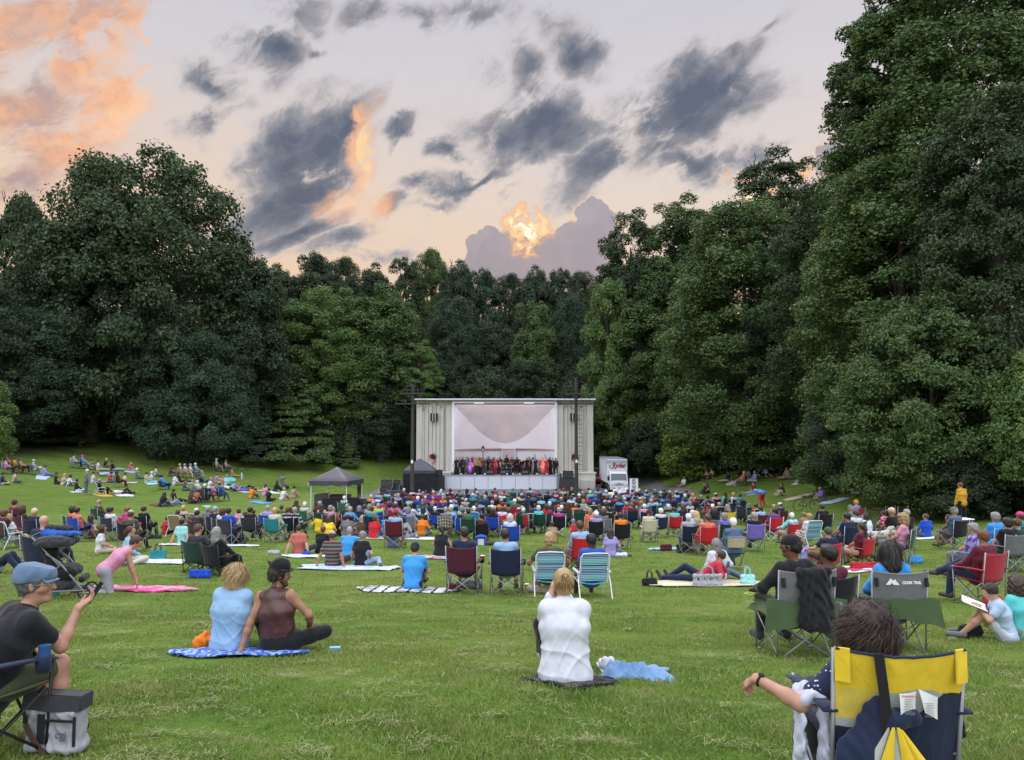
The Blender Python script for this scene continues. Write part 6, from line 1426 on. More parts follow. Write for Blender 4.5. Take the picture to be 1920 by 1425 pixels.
LBk(117,910,'b','knees',None,'beige','offwhite','blond','long','woman with long blond hair on the left slope')
LBk(65,891,'b','chair_cross','c:navy','white','white','grey','crop','man in striped shirt and white trousers', hat='cap', hatc='offwhite', pattern=('stripes','navy',50))
LBk(12,889,'b','chair','c:lavender','pink','black','dark','short','person in pink shirt at the far left')
LBk(14,880,'b','chair','c:grey','salmon','maroon','auburn','short','person in salmon top behind the pink shirt')
LBk(29,886,'b','chair','c:brown','mustard','brown','dark','long','person in mustard top at the far left')
LBk(41,888,'b','chair_cross','c:brown','tan','charcoal','brown','long','person in tan right of the mustard top')
LBk(4,909,'b','cross',None,'navy','beige','black','short','boy in navy tee cut by the left edge')
LBk(140,878,'b','chair','c:white','charcoal','black','black','short','person in striped black shirt on white chair', pattern=('stripes','white',60))
LBk(157,880,'b','chair','c:charcoal','skyblue','khaki','red','crop','person in pink cap and sky blue shirt', hat='cap', hatc='hotpink')
LBk(184,882,'b','out',None,'white','beige','dark','short','person in white tee left of the blue jeans group')
LBk(196,878,'b','knees',None,'black','grey','blond','short','person in black with folded arms on the upper left slope')
LBk(213,882,'b','back2',None,'black','palejeans','black','short','person in black and pale jeans leaning back')
LBk(200,893,'b','lie',None,'lightblue','palejeans','brown','short','person in pale jeans lying before the white tee')
LBk(241,883,'b','knees',None,'hotpink','coral','blond','short','child in pink shirt on pale blue mat', scale=.85)
LBk(515,922,'b','knees',None,'black','charcoal','black','long','person in black on white blanket left of the tent')
LBk(578,922,'b','stand',None,'lightgrey','grey','brown','short','small child in grey standing on the slope left of the tent', scale=.55, sleeve=1.0)
LBk(150,836,'b','knees',None,'white','charcoal','dark','short','person sitting in the dark under the huge maple')
LBk(528,938,'b','knees',None,'white','pink','blond','short','person in white and pink left of the crowd')
LBk(547,934,'b','knees',None,'tan','beige','black','short','person in tan with black cap above the brown coat', hat='cap', hatc='black')
LBk(503,940,'b','cross',None,'black','black','black','short','person in black with cat ear hair band')
for px, py, pn, sh, hc, hk, lb in [(84,893,'out','lavender','brown','short','person in lavender beside the man in white trousers'),(128,912,'knees','white','dark','bob','person in white between the blond woman and the black tee'),(166,880,'knees','teal','brown','short','person in teal behind the pink cap'),(205,905,'cross','crimson','black','short','person in crimson below the pale jeans group'),(256,898,'out','grey','white','short','grey clad person right of the brown chair group'),(292,893,'cross','offwhite','dark','short','person in offwhite above the white shirt man'),(318,893,'knees','maroon','brown','bob','person in maroon left of the row of four chairs'),(382,905,'elbow','navy','dark','short','person in navy lying below the row of four chairs'),(392,918,'cross','white','blond','bob','blond person in white above the pink one'),(424,912,'out','aqua','grey','short','person in aqua right of the blond child'),(470,935,'knees','orange','dark','short','person in orange above the sky blue blanket'),(345,920,'cross','olive','brown','short','person in olive behind the salmon shirt'),(26,905,'cross','beige','brown','bob','person in beige right of the boy in navy'),(495,930,'cross','pink','brown','long','person in pink left of the white blanket by the tent')]:
 LBk(px, py, 'b', pn, None, sh, 'denim', hc, hk, lb)
for args in [(200,889,1.6,1,'paleblue','pale towel under the jeans of the lying person'),(247,884,1.8,1,'lightblue','light blue mat under the child in pink'),(430,899,2.6,1.1,'turquoise','turquoise mat on the upper slope'),(285,907,2.0,.9,'aqua','pale green blanket under the white shirt man'),(352,906,2.4,.8,'lightgrey','long grey mat behind the bright blue shirt'),(300,948,1.6,.9,'maroon','dark red blanket under the black haired woman'),(232,929,2.2,.9,'white','pale towel under the lying person in white tee'),(192,929,2.4,.8,'mustard','yellow mat under the reclining person in black'),
             (80,895,2.4,.9,'paleblue','pale blue blanket before the man in white trousers'),(143,923,1.0,.7,'white','white cloth under the man in black tee'),(507,923,2.6,1.2,'white','white blanket left of the tent'),(388,950,.6,.5,'aqua','pale towel heap right of the pink person'),(455,922,2.0,.9,'lightgrey','grey mat under the lying person in black'),(487,943,1.6,.9,'skyblue','sky blue blanket left of the crowd'),(415,905,1.4,.8,'lime','pale green cloth beside the red cap')]:
 B(*args)
# --- right of centre
A(1375,1068,'b','chair','m','denim','denim','white','crop','white haired man in slate jacket on folding chair', sleeve=1.0, fat=1.15, scale=1.06, chairlabel='beige metal folding chair under the man in slate jacket')
A(1304,1034,'b','chair','c:grey','lightblue','denim','lightblond','long','woman with long fair hair in the grey chair', scale=1.04, tube=M_TUBE)
A(1411,1034,'b','chair','c:violet','black','charcoal','grey','short','person in black in the violet chair')
A(1357,1028,'b','chair','c:darkgreen','violet','navy','grey','bob','grey haired person in violet vest left of the white haired man', scale=.95)
A(1236,1008,'b','chair','c:navy','white','white','white','short','white haired person in dark blue chair by the yellow towel', chairlabel='dark blue camp chair right of the pale yellow towel')
A(1216,956,'h','chair','c:cream','cream','beige','red','crop','person in burgundy knit cap under yellow towel', hat='beanie', hatc='burgundy')
A(1264,1006,'b','chair','c:red','turquoise','beige','dark','short','man in turquoise shirt in scarlet chair', chairlabel='scarlet camp chair with black letters on its back')
A(1298,957,'h','chair','c:blue','lightblue','beige','white','full','person with fluffy white hair in blue chair')
A(1290,963,'h','chair','c:navy','lightgrey','grey','white','short','white haired person left of the fluffy white hair')
A(1322,964,'h','chair','c:red','coral','red','brown','short','person in coral beside the green grey chair')
A(1338,955,'h','chair','c:grey','black','charcoal','black','curly','person in black jacket with bushy black hair', fat=1.1)
A(1363,946,'h','chair','c:yellow','brown','beige','grey','long','person with long grey hair in yellow and blue chair')
A(1327,937,'h','chair','c:red','maroon','charcoal','dark','short','person in the upright red chair')
A(1335,945,'h','chair','c:charcoal','grey','navy','white','short','white haired person right of the upright red chair')
A(980,1002,'b','chair','c:darkgreen','darkgreen','charcoal','grey','short','grey haired person in big dark green chair')
A(1010,948,'h','chair','c:darkgreen','turquoise','navy','white','full','white haired woman in dark green chair with turquoise top', sex=1)
A(1028,946,'h','chair','c:skyblue','royal','navy','grey','short','person in bright blue chair with white tag')
A(1046,951,'h','chair','c:black','magenta','black','grey','short','grey haired person in magenta top in black chair', tube=M_TUBEW)
A(1062,941,'h','chair','c:brown','brown','charcoal','brown','long','person with long brown hair behind the magenta top')
A(1084,945,'h','chair','c:darkgreen','charcoal','black','black','short','dark haired person in slate green chair')
A(1106,953,'h','chair','c:orange','coral','beige','blond','bob','blond person in coral jacket leaning left')
A(1116,958,'h','chair','c:black','lavender','black','white','short','white haired person in left black mesh chair')
A(1137,950,'h','chair','c:black','black','black','dark','crop','person in navy cap between the black chairs', hat='cap', hatc='navy')
A(1163,961,'h','chair','c:black','orange','black','dark','short','person in orange in right black chair')
A(1130,955,'h','chair','c:grey','grey','charcoal','brown','bob','brown haired person left of the navy cap')
A(1184,943,'h','chair','c:navy','maroon','navy','red','short','person in navy chair with white label')
A(1208,945,'h','chair','c:navy','pink','charcoal','white','short','white haired person in second navy labelled chair')
A(1231,934,'h','chair','c:green','aqua','navy','brown','pony','woman in aqua shirt with ponytail and green chair', fat=1.1)
A(1218,935,'h','chair','c:navy','lightblue','navy','blond','short','fair haired person left of the aqua shirt')
A(1316,1092,'b','elbow',None,'crimson','navy','dark','short','boy in red hoodie propped on his elbow', off=70, scale=1.02, sleeve=1.0)
A(1347,1088,'b','side',None,'white','denim','grey','bob','woman in white knit sweater beside the white tote', sleeve=1.0, scale=1.04)
B(1325,1096,2.4,1.0,'cream','peach coloured blanket under the white tote')
B(1262,1030,1.6,.8,'lightblue','pale blue mat under the backpack')
# --- right part
A(1447,952,'h','chair','c:red','purple','navy','dark','short','person hidden in red chair on the right lawn', tube=M_TUBEW)
A(1457,1003,'b','knees',None,'violet','denim','auburn','bald','balding man in violet hoodie', sleeve=1.0)
A(1432,1000,'b','side',None,'paleblue','denim','grey','bob','grey haired woman in pale blue sweater and jeans', sleeve=1.0, off=25)
A(1425,949,'h','chair','c:maroon','lightblue','navy','dark','short','person in light blue behind the pale sweater')
A(1461,943,'h','chair','c:maroon','navy','navy','brown','crop','person in white cap in wide maroon chair', hat='cap', hatc='white')
A(1450,946,'h','chair','c:maroon','lightgrey','navy','blond','short','child left of the white cap', scale=.85)
A(1480,953,'h','chair_arms','l:red','turquoise','beige','white','crop','white haired man in floral turquoise shirt', pattern=('floral','white',12))
A(1491,1001,'b','knees',None,'navy','black','dark','short','person in navy sweater left of the brown dressed one', sleeve=1.0)
A(1512,999,'b','knees',None,'tan','brown','blond','pony','woman with fair ponytail and tan top')
A(1541,1008,'b','chair','c:black','black','black','dark','crop','large man in black jacket and olive cap', hat='cap', hatc='olive', fat=1.25, sleeve=1.0, scale=1.05)
A(1516,1024,'b','chair','b:striped','white','beige','blond','bun','blond person in low blue striped beach chair')
A(1510,1056,'b','cross',None,'lavender','lavender','blond','pony','small blond girl in lavender dress', scale=.72)
A(1547,1070,'b','chair_arms','l:red','navy','charcoal','brown','crop','man in navy tee and green cap in red and black chair', hat='cap', hatc='green', scale=1.0)
A(1580,1032,'b','chair','l:navy','lightblue','palejeans','brown','bob','woman in light blue in navy lounge chair', off=20)
A(1612,1058,'b','chair','l:red','burgundy','beige','brown','pony','woman in maroon tee leaning down from red low chair', off=25, extra=dict(lean=22))
A(1594,1012,'b','chair','c:teal','teal','denim','grey','crop','man in grey green cap in wide teal chair', hat='cap', hatc='grey')
A(1585,962,'h','chair','c:navy','navy','navy','black','short','dark haired person behind the wide teal chair')
A(1603,938,'h','chair','c:crimson','lavender','navy','blond','crop','person in straw cap in crimson chair on the slope', hat='cap', hatc='mustard', off=10)
A(1597,955,'h','chair','c:charcoal','white','navy','brown','short','person in white below the crimson chair')
A(1628,1008,'b','knees',None,'white','beige','dark','long','woman with long dark hair and bare shoulders', sleeve=0)
B(1632,1010,1.3,.7,'paleblue','pale blue mat under the long dark hair')
A(1666,1000,'b','knees',None,'pink','grey','dark','bun','woman in red and white checked shirt', pattern=('check','crimson',40))
A(1690,1056,'b','chair','c:darkgreen','pink','grey','blond','curly','blond woman in pink reading in dark green chair', off=40, scale=1.03, chairlabel='big dark green camp chair seen from its side')
A(1737,1008,'b','cross',None,'royal','denim','brown','short','child in bright blue sweatshirt sitting alone', sleeve=1.0, scale=.92)
B(1745,1010,1.6,.5,'white','white towel under the child in bright blue')
A(1782,1019,'b','side',None,'black','denim','black','short','man in black tee with jeans at the right', off=50, scale=1.02)
A(1786,952,'h','chair','c:black','denim','grey','grey','crop','man in grey cap and slate shirt near the hedge', hat='cap', hatc='grey')
A(1797,985,'b','stand',None,'mustard','black','auburn','short','man in mustard yellow shirt standing before the dark hedge', sleeve=1.0, fat=1.1, d=30.5)
A(1864,1056,'b','chair','c:skyblue','skyblue','royal','grey','full','person with grey curls in bright blue jacket', sleeve=1.0, scale=1.05)
A(1888,1072,'b','chair','c:grey','black','charcoal','dark','full','bearded man in black in grey chair', scale=1.03)
A(1912,1048,'b','chair','c:charcoal','teal','grey','brown','crop','person in pink cap and teal shirt at the right edge', hat='cap', hatc='hotpink')
A(1823,1086,'b','chair','c:skyblue','lavender','grey','grey','full','grey haired person in purple floral blouse', sex=1, pattern=('floral','purple',14), off=15)
A(1838,1132,'b','chair_cross','c:crimson','maroon','navy','auburn','crop','person with crossed leg in the big red chair', off=18, scale=1.08, fat=1.05, chairlabel='big red camp chair with pinkish lower back at the right')
A(1905,1070,'b','chair','c:olive','darkgreen','olive','brown','short','person in green camouflage chair cut by the right edge')
# right bank
RB = 'people sitting on the right bank'
def RBk(*a, **k): k.setdefault('group', RB); return A(*a, **k)
RBk(1283,912,'b','out',None,'white','palejeans','grey','crop','man in white tee sitting alone on the right slope', off=60)
RBk(1327,899,'b','knees',None,'tan','black','brown','short','person in tan on the dark upper right slope', off=60)
RBk(1338,896,'b','knees',None,'beige','charcoal','brown','bob','person in pale striped top beside the tan one', off=50)
RBk(1350,889,'b','stand_fold',None,'charcoal','denim','grey','crop','man standing with jeans in front of the dark trees', off=90)
RBk(1364,903,'b','back2',None,'black','offwhite','black','long','person in black and white leaning back below the standing man', off=60)
RBk(1392,912,'b','chair','c:brown','coral','grey','blond','short','person in coral top at the left of the slope group')
RBk(1397,893,'b','knees',None,'black','black','black','short','person in black at the top of the slope group')
RBk(1406,898,'b','knees',None,'lightgrey','grey','dark','short','person in grey in the middle of the slope group', off=50)
RBk(1416,903,'b','out',None,'lavender','white','grey','bob','person in lavender white in the slope group', off=50)
RBk(1425,893,'b','cross',None,'black','beige','black','short','person in black behind the lavender white one')
RBk(1438,894,'b','knees',None,'white','black','black','short','person in white shirt at the right of the slope group', off=60)
RBk(1414,926,'b','out',None,'maroon','palejeans','dark','short','person in maroon lying by the bending one', off=60)
RBk(1429,950,'b','bend',None,'skyblue','red','grey','short','person in sky blue shirt bending down', sleeve=.3, leg=.45)
RBk(1463,893,'b','back2',None,'black','charcoal','black','short','person in black on the upper slope left of the grey shawl', off=60)
RBk(1476,897,'b','out',None,'tan','beige','brown','short','person in tan top with legs stretched', off=60)
RBk(1488,898,'b','cross',None,'charcoal','grey','black','long','person in dark grey shawl', off=60, scale=1.1)
RBk(1509,905,'b','knees',None,'royal','white','grey','crop','person in royal blue and white with pale cap', hat='cap', hatc='offwhite', off=60)
RBk(1469,930,'b','knees',None,'black','beige','black','long','woman in black with bare legs', off=70)
RBk(1544,939,'b','knees',None,'violet','khaki','grey','crop','man in violet tee and khaki shorts', off=70)
RBk(1566,918,'b','side',None,'black','black','brown','short','person all in black left of the pale haired one', off=60)
RBk(1587,919,'b','side',None,'black','black','white','crop','person all in black with pale hair', off=60)
RBk(1555,900,'b','lie',None,'tan','khaki','brown','short','person in tan lying under the shrub', off=60)
RBk(1618,918,'b','lie',None,'brown','tan','brown','short','tanned person lying on a white towel', off=60)
RBk(1322,926,'b','cross',None,'black','charcoal','black','short','left one of the couple in black above the crowd', off=40)
RBk(1328,925,'b','cross',None,'charcoal','black','dark','long','right one of the couple in black above the crowd', off=40)
RBk(1198,900,'b','stand_fold',None,'beige','black','grey','crop','man in beige jacket standing right of the white banner', off=100)
A(1243,917,'h','chair','c:navy','navy','grey','dark','short','dark haired person before the litter bin')
A(673,935,'b','stand',None,'black','black','dark','crop','man in black tee standing right of the canopy tent')
for args in [(1500,932,3.2,1.0,'beige','beige mat on the right slope'),(1565,940,2.2,.9,'paleblue','pale blue mat behind the man in violet tee'),(1618,919,2.6,.8,'white','white towel under the lying tanned person'),(1498,904,2.0,.7,'white','white mat beside the royal blue person'),(1560,903,2.4,.8,'lightgrey','grey towel under the lying person in tan'),(1412,927,1.4,.8,'lightblue','pale blue towel under the maroon person'),(1372,906,1.6,.8,'offwhite','white mat below the standing man'),(1545,1072,2.2,.7,'crimson','red mat under the red and black chair'),(1578,1070,1.6,1.0,'white','white mat between the red chairs')]:
 B(*args)
# --- dense block in front of the stage: one of each at random within the block the photo shows
SH = ['navy']*7+['white']*6+['lightblue']*5+['black']*5+['charcoal']*4+['grey']*4+['crimson']*3+['maroon']*3+['red']*2+['royal']*3+['skyblue']*2+['teal']*2+['turquoise']+['green']*2+['pink']*2+['lavender']*2+['purple']+['paleblue']*3+['offwhite']*2+['orange']+['beige']*2+['brown']*2+['plum']
PAL['plum'] = (.14, .03, .09)
HR = [('grey','short')]*5+[('white','short')]*4+[('white','full')]*2+[('grey','bob')]*2+[('brown','short')]*4+[('brown','bob')]*2+[('dark','short')]*4+[('dark','long')]*2+[('blond','bob')]*2+[('brown','long')]+[('grey','bald')]*2+[('black','short')]*2
CC = ['navy']*6+['darkgreen']*5+['black']*4+['charcoal']*3+['royal']*3+['green']+['maroon']*2+['teal']+['grey']*2+['crimson']
rc = random.Random(5)
def zone(px):
 for lim, nm in ((560,'at the left end of the crowd'),(620,'left of the tent'),(680,'under the canopy tent'),(740,'before the road cases'),(800,'before the black tent'),(838,'before the left loudspeakers'),(880,'before the left stage panels'),(925,'before the singers in red'),(965,'before the podium'),(1005,'before the cellos'),(1050,'before the right stage panels'),(1090,'before the right loudspeakers'),(1135,'before the red car'),(1175,'before the truck'),(1215,'before the banner tables'),(1260,'before the litter bin'),(1320,'below the right slope'),(2000,'at the right end of the crowd')):
  if px < lim: return nm
HW = {'short': '', 'full': 'bushy ', 'bob': 'bobbed ', 'long': 'long ', 'bald': 'thin '}
used = {}
def dense(py, x0, x1, step, band, individual=True, skip=()):
 out = []; px = x0+rc.random()*step
 while px < x1:
  if not any(a < px < b for a, b in skip):
   hc, hk = rc.choice(HR); sh = rc.choice(SH); ch = rc.choice(CC); ppy = py+rc.uniform(-3.4, 3.4)
   hat = rc.choices([None, 'cap', 'hat'], [80, 12, 8])[0]; hatc = rc.choice(['white', 'navy', 'offwhite', 'red', 'beige'])
   lab = (f"person in {sh} and {hatc} {'cap' if hat=='cap' else 'sunhat'}" if hat else f"{HW[hk]}{'fair' if hc=='blond' else hc} haired person in {sh}")+f" {zone(px)}, {band}"
   out.append((px, ppy, hc, hk, sh, ch, hat, hatc, lab))
  px += step*rc.uniform(.8, 1.25)
 return out
DN = []
DN += dense(937, 590, 1300, 21, 'middle rows', skip=[(596,690)])
DN += dense(944.5, 600, 1300, 24, 'middle rows', skip=[(1175,1240)])
DN += dense(952, 640, 1180, 27, 'rear rows', skip=[(675,715),(826,900),(935,950),(1000,1170)])
DN += dense(927, 1290, 1400, 15, 'upper rows'); DN += dense(938, 1340, 1420, 17, 'upper rows')
for px, py, hc, hk, sh, ch, hat, hatc, lab in DN:
 if lab in used: used[lab] += 1
 else: used[lab] = 1
cnt = {}
for px, py, hc, hk, sh, ch, hat, hatc, lab in DN:
 l2 = lab; cl = f"{ch} camp chair of the {lab}"
 if used[lab] > 1: cnt[lab] = cnt.get(lab, 0)+1; l2 = lab+(' one of two' if False else '')
 if used[lab] > 1 and cnt[lab] > 1: l2 = lab+', right one'
 A(px, py, 'h', rc.choice(['chair', 'chair', 'chair_arms']), rc.choice(['c:'+ch]*8+['m:'+ch, 'l:'+ch, 'b:'+ch]), sh, rc.choice(['navy', 'charcoal', 'denim', 'khaki', 'black']), hc, hk, l2, hat=hat, hatc=hatc, q=0, group='audience seated in rows before the stage', skin=rc.choice(['fair', 'light', 'light', 'tan', 'brown']), scale=rc.uniform(.94, 1.05), sleeve=rc.choice([.3, 1.0]), off=rc.uniform(-8, 8))
# foremost rows: past the three hundred that show largest, merged into one mass of people
def merged_rows():
 rows = dense(918.5, 745, 1300, 15.5, '') + dense(923.5, 700, 1290, 16, '') + dense(930, 690, 1300, 18, '')
 mats, V, Q, MI, off = [], [], [], [], 0
 def mi(m):
  if m not in mats: mats.append(m)
  return mats.index(m)
 def take(me, M, m):
  nonlocal off
  n = len(me.vertices); co = np.empty(n*3, np.float32); me.vertices.foreach_get('co', co); co = co.reshape(-1, 3)
  f = np.empty(len(me.loops), np.int32); me.loops.foreach_get('vertex_index', f); Mn = np.array(M)
  V.append(co@Mn[:3, :3].T+Mn[:3, 3]); Q.append(f.reshape(-1, 4)+off); MI.append(np.full(len(f)//4, mi(m), np.int32)); off += n
 for px, py, hc, hk, sh, ch, hat, hatc, lab in rows:
  x, y, z = hit(px, py, 1.22); rz = face_stage(x, y, rc.uniform(-10, 10)); s = rc.uniform(.94, 1.05)
  M = Matrix.Translation((x, y, z)) @ Matrix.Rotation(rz, 4, 'Z') @ Matrix.Scale(s, 4)
  T_ = template('chair', rc.randint(0, 1), .3, 1.0, 1.0, 1 if hk in ('bob', 'long') else 0, 0)
  take(T_['body'], M, skinm('light')); take(T_['shirt'], M, fabric(sh)); take(T_['bottom'], M, fabric('charcoal'))
  hm = M @ head_matrix(T_['J']); take(hair_of(hk), hm, hairm(hc))
  if hat: take(hair_of(hat), hm, fabric(hatc))
  D = camp_parts(.54, .92, False, 0)
  for nm in ('backrest', 'seat'):
   me = D[nm];
   if all(len(p.vertices) == 4 for p in me.polygons): take(me, M, fabric(ch))
 me = np_mesh('crowd', np.vstack(V), np.vstack(Q)); me.polygons.foreach_set('material_index', np.concatenate(MI))
 for m in mats: me.materials.append(m)
 o = bpy.data.objects.new('crowd', me); COL.objects.link(o); tag(o, 'foremost rows of the seated crowd close to the stage', 'crowd', kind='stuff')
merged_rows()
# ------------------------------------------------------------------ orchestra and singers
def gown_mesh(q=0):
 if 'gown' not in PT:
  J = skel(pose('stand', random.Random(3)), 1); L_ = [(J['pelvis']+v3(0, 0, .1), J['pelvis']-v3(0, 0, .1), .12, .15, .05, v3(1, 0, 0), 1.25), (J['pelvis']-v3(0, 0, .1), v3(0, 0, .10), .15, .24, .06, v3(1, 0, 0), 1.15)]
  PT['gown'] = np_mesh('gown', *surf(L_, .024, wrinkle(.012, 1.6, 2), [lambda X_, Y_, Z_: .01-Z_]))
 return PT['gown']
SF = SG+fl+.003
def singer(px, y, c, gown, hair, hk, label, bottom='black', skin='light', rz=180, scale=1.0, sleeve=.0):
 T_ = template('stand', int(px) % 2, 1.0 if not gown else .3, 1.0, 1.0, 1 if gown else 0, 0); t = thing('person', label, 'singer', (SX(px)*y/SY, y, SF), R(rz), 'singers standing on stage', scale)
 obj('body', T_['body'], skinm(skin), t); obj('bodice' if gown else 'jacket', T_['shirt'], fabric(c), t)
 obj('gown' if gown else 'trousers', gown_mesh() if gown else T_['bottom'], fabric(c if gown != 2 else bottom), t)
 o = obj('hair', hair_of(hk), hairm(hair), t); o.matrix_local = head_matrix(T_['J'])
 if not gown: mb = MB(); mb.add([(-.05, .148, 1.40), (.05, .148, 1.40), (0, .155, 1.14)], [(0, 1, 2), (2, 1, 0)]); obj('shirt_front', mb, fabric('white'), t, (0, -.0, 0))
yb = SY-.6
SING = [(856,'black',1,'dark','bun','singer in black gown at the left end of the line'),(863,'black',0,'dark','short','man in black suit second from the left end'),(868,'black',1,'black','long','singer in black gown with long black hair at left'),(874,'charcoal',0,'brown','short','man in charcoal suit left of the purple gown'),(882,'purple',1,'dark','long','woman in purple gown'),(889,'plum',1,'brown','long','woman in plum gown'),(893,'tan',2,'blond','bob','woman in pale pink top and black skirt'),(898,'tan',2,'brown','long','woman in tan top and black skirt'),
  (903,'crimson',2,'black','bun','woman in red top and black skirt'),(908,'charcoal',1,'brown','long','woman in charcoal gown right of the red top'),(912.5,'black',0,'dark','short','man in black tailcoat with white shirt front'),(918,'black',0,'dark','short','man in black suit right of the tailcoat'),(923,'maroon',1,'dark','long','woman in maroon gown'),(928,'crimson',1,'dark','bun','woman in crimson gown left of the orchestra'),(934,'black',1,'brown','long','woman in black gown left of the violins'),
  (988,'black',1,'blond','bob','blond woman in black gown right of the violins'),(993,'black',0,'dark','short','man in black suit right of the cellos'),(998.5,'lightgrey',1,'dark','long','woman in silver grey gown'),(1004,'black',1,'brown','bun','woman in black gown right of the silver one'),(1010,'charcoal',0,'grey','short','grey haired man in charcoal suit'),(1017.5,'salmon',1,'blond','long','blond woman in pale coral gown'),(1024.5,'crimson',1,'black','bun','woman in scarlet gown'),(1031,'black',1,'dark','long','woman in black gown right of the scarlet one'),(1036,'black',0,'dark','short','man in black suit near the right end'),(1042,'black',0,'black','short','man in black suit at the right end of the line')]
for i, (px, c, g_, hc, hk, lb) in enumerate(SING): singer(px, yb+(i % 3)*.5, c, g_, hc, hk, lb, rz=180+rc.uniform(-25, 25), scale=rc.uniform(.94, 1.04))
# riser for the back rows
mb = MB(); mb.box((SX(950), SY+4.2, SF+.18), (8.6, 2.4, .36)); o = obj('riser', mb, M_GREYF); tag(o, 'low grey riser at the back of the stage', 'stage riser')
BK = [(878,0,'upper back row left'),(886,0,'upper back row, above the purple gown'),(899,0,'upper back row, left of the lantern'),(916,0,'upper back row, right of the lantern'),(926,0,'upper back row, left of the door'),(938,0,'upper back row, at the left of the door'),(960,0,'upper back row, under the door'),(970,0,'upper back row, right of the door'),(1000,0,'upper back row, above the silver gown'),(1030,0,'upper back row, beside the double bass')]
for i, (px, _, w) in enumerate(BK):
 T_ = template('violin', i % 2, 1.0, 1.0, 1.0, i % 2, 0); t = thing('person', f"{['dark','fair','grey'][i%3]} haired musician in black, {w}", 'musician', (SX(px)*1.05, SY+4.1, SF+.36), R(180+rc.uniform(-20, 20)), 'musicians of the orchestra')
 obj('body', T_['body'], skinm('light'), t); obj('shirt', T_['shirt'], fabric('black'), t); obj('trousers', T_['bottom'], fabric('black'), t)
 o = obj('hair', hair_of(['short', 'bob', 'long'][i % 3]), hairm(['dark', 'blond', 'grey'][i % 3]), t); o.matrix_local = head_matrix(T_['J'])
 mb = MB(); mb.box((0, .02, .42), (.42, .42, .04)); mb.box((0, -.2, .68), (.42, .03, .36));
 for sx in (-.18, .18):
  for sy in (-.17, .17): mb.tube([(sx, sy+.02, 0), (sx, sy+.02, .42)], .012, 4)
 c_ = obj('music_chair', mb, M_BLACK, None, t.location, t.rotation_euler); tag(c_, f"black chair of the {['dark','fair','grey'][i%3]} haired musician, {w}", 'chair', 'black chairs of the orchestra')
def strings(body_w, body_h, neck, mt):
 mb = MB(); pr = [(0, .0), (.42, .03), (.50, .14), (.46, .30), (.30, .42), (.28, .52), (.38, .66), (.42, .82), (.30, .95), (.08, 1.0)]
 L1 = [(w*body_w, h*body_h) for w, h in pr]; pts = L1+[(-w, h) for w, h in L1[::-1]]; n = len(pts); th = body_w*.16
 V = [(x, -th, z) for x, z in pts]+[(x, th, z) for x, z in pts]
 mb.add(V, [tuple(range(n)), tuple(range(2*n-1, n-1, -1))]+[(i, i+n, (i+1) % n+n, (i+1) % n) for i in range(n)])
 mb.box((0, th+.01, body_h*.9+neck/2), (body_w*.10, .02, neck+body_h*.3)); mb.tube([(0, th, body_h+neck*.9), (0, th*.2, body_h+neck)], body_w*.06, 6); return mb
M_VIO = mat('varnished_wood', (.16, .05, .018), .3, vary=.2, spec=.6)
Vm = strings(.22, .36, .26, M_VIO).mesh('violin', True, 35); Cm = strings(.44, .76, .50, M_VIO).mesh('cello', True, 35); Bm_ = strings(.62, 1.1, .75, M_VIO).mesh('bass', True, 35)
MU = [(939,1.2,'v'),(946,2.2,'v'),(953,1.4,'v'),(958,2.6,'v'),(965,1.2,'v'),(970,2.2,'v'),(976,1.1,'c'),(981,2.1,'c'),(985,3.0,'v'),(943,3.2,'v'),(975,3.2,'c'),(992,3.0,'c'),(1015,2.6,'c')]
NM = {'v': 'violinist', 'c': 'cellist'}
for i, (px, dy, k) in enumerate(MU):
 y = SY+dy; side = 'left' if px < 950 else 'right'; rz = 180+(-50 if px < 950 else 50)
 lb = f"{NM[k]} in black, {['first','second','third','fourth','fifth','sixth','seventh'][sorted(q[0] for q in MU if q[2]==k).index(px) if sorted(q[0] for q in MU if q[2]==k).index(px)<7 else 6]} {NM[k]} counted from the left"
 if k == 'v' and sorted(q[0] for q in MU if q[2] == k).index(px) > 6: lb = 'violinist in black at the right end of the violins'
 T_ = template('violin', i % 2, 1.0, 1.0, 1.0, i % 2, 0); t = thing('person', lb, 'musician', (SX(px), y, SF), R(rz), 'musicians of the orchestra')
 obj('body', T_['body'], skinm('light'), t); obj('shirt', T_['shirt'], fabric('black'), t); obj('trousers', T_['bottom'], fabric('black'), t)
 o = obj('hair', hair_of(['short', 'bob', 'bun', 'long'][i % 4]), hairm(['dark', 'brown', 'blond', 'black'][i % 4]), t); o.matrix_local = head_matrix(T_['J'])
 M = t.matrix_basis.copy(); c_ = math.cos(R(rz)); s_ = math.sin(R(rz)); wpos = lambda lx, ly, lz: (t.location[0]+lx*c_-ly*s_, t.location[1]+lx*s_+ly*c_, SF+lz)
 if k == 'v': iv = obj('violin', Vm, M_VIO, None, wpos(-.05, .22, 1.02), (R(70), R(20), R(rz+60))); tag(iv, f'violin held by the {lb}', 'violin', 'violins')
 else: iv = obj('cello', Cm, M_VIO, None, wpos(0, .42, .16), (R(14), R(8), R(rz))); tag(iv, f'cello held by the {lb}', 'cello', 'cellos')
 mb = MB(); mb.tube([(0, 0, 0), (0, 0, 1.05)], .012, 4); mb.box((0, 0, 1.12), (.48, .02, .32), rot=(-.4, 0, 0));
 for a in range(3): mb.tube([(0, 0, .2), (.25*math.cos(a*2.1), .25*math.sin(a*2.1), 0)], .01, 4)
 ms = obj('music_stand', mb, M_BLACK, None, wpos(.1, .95, 0), (0, 0, R(rz))); tag(ms, ' '.join(f'music stand before the {lb}'.split()[:16]), 'music stand', 'music stands')
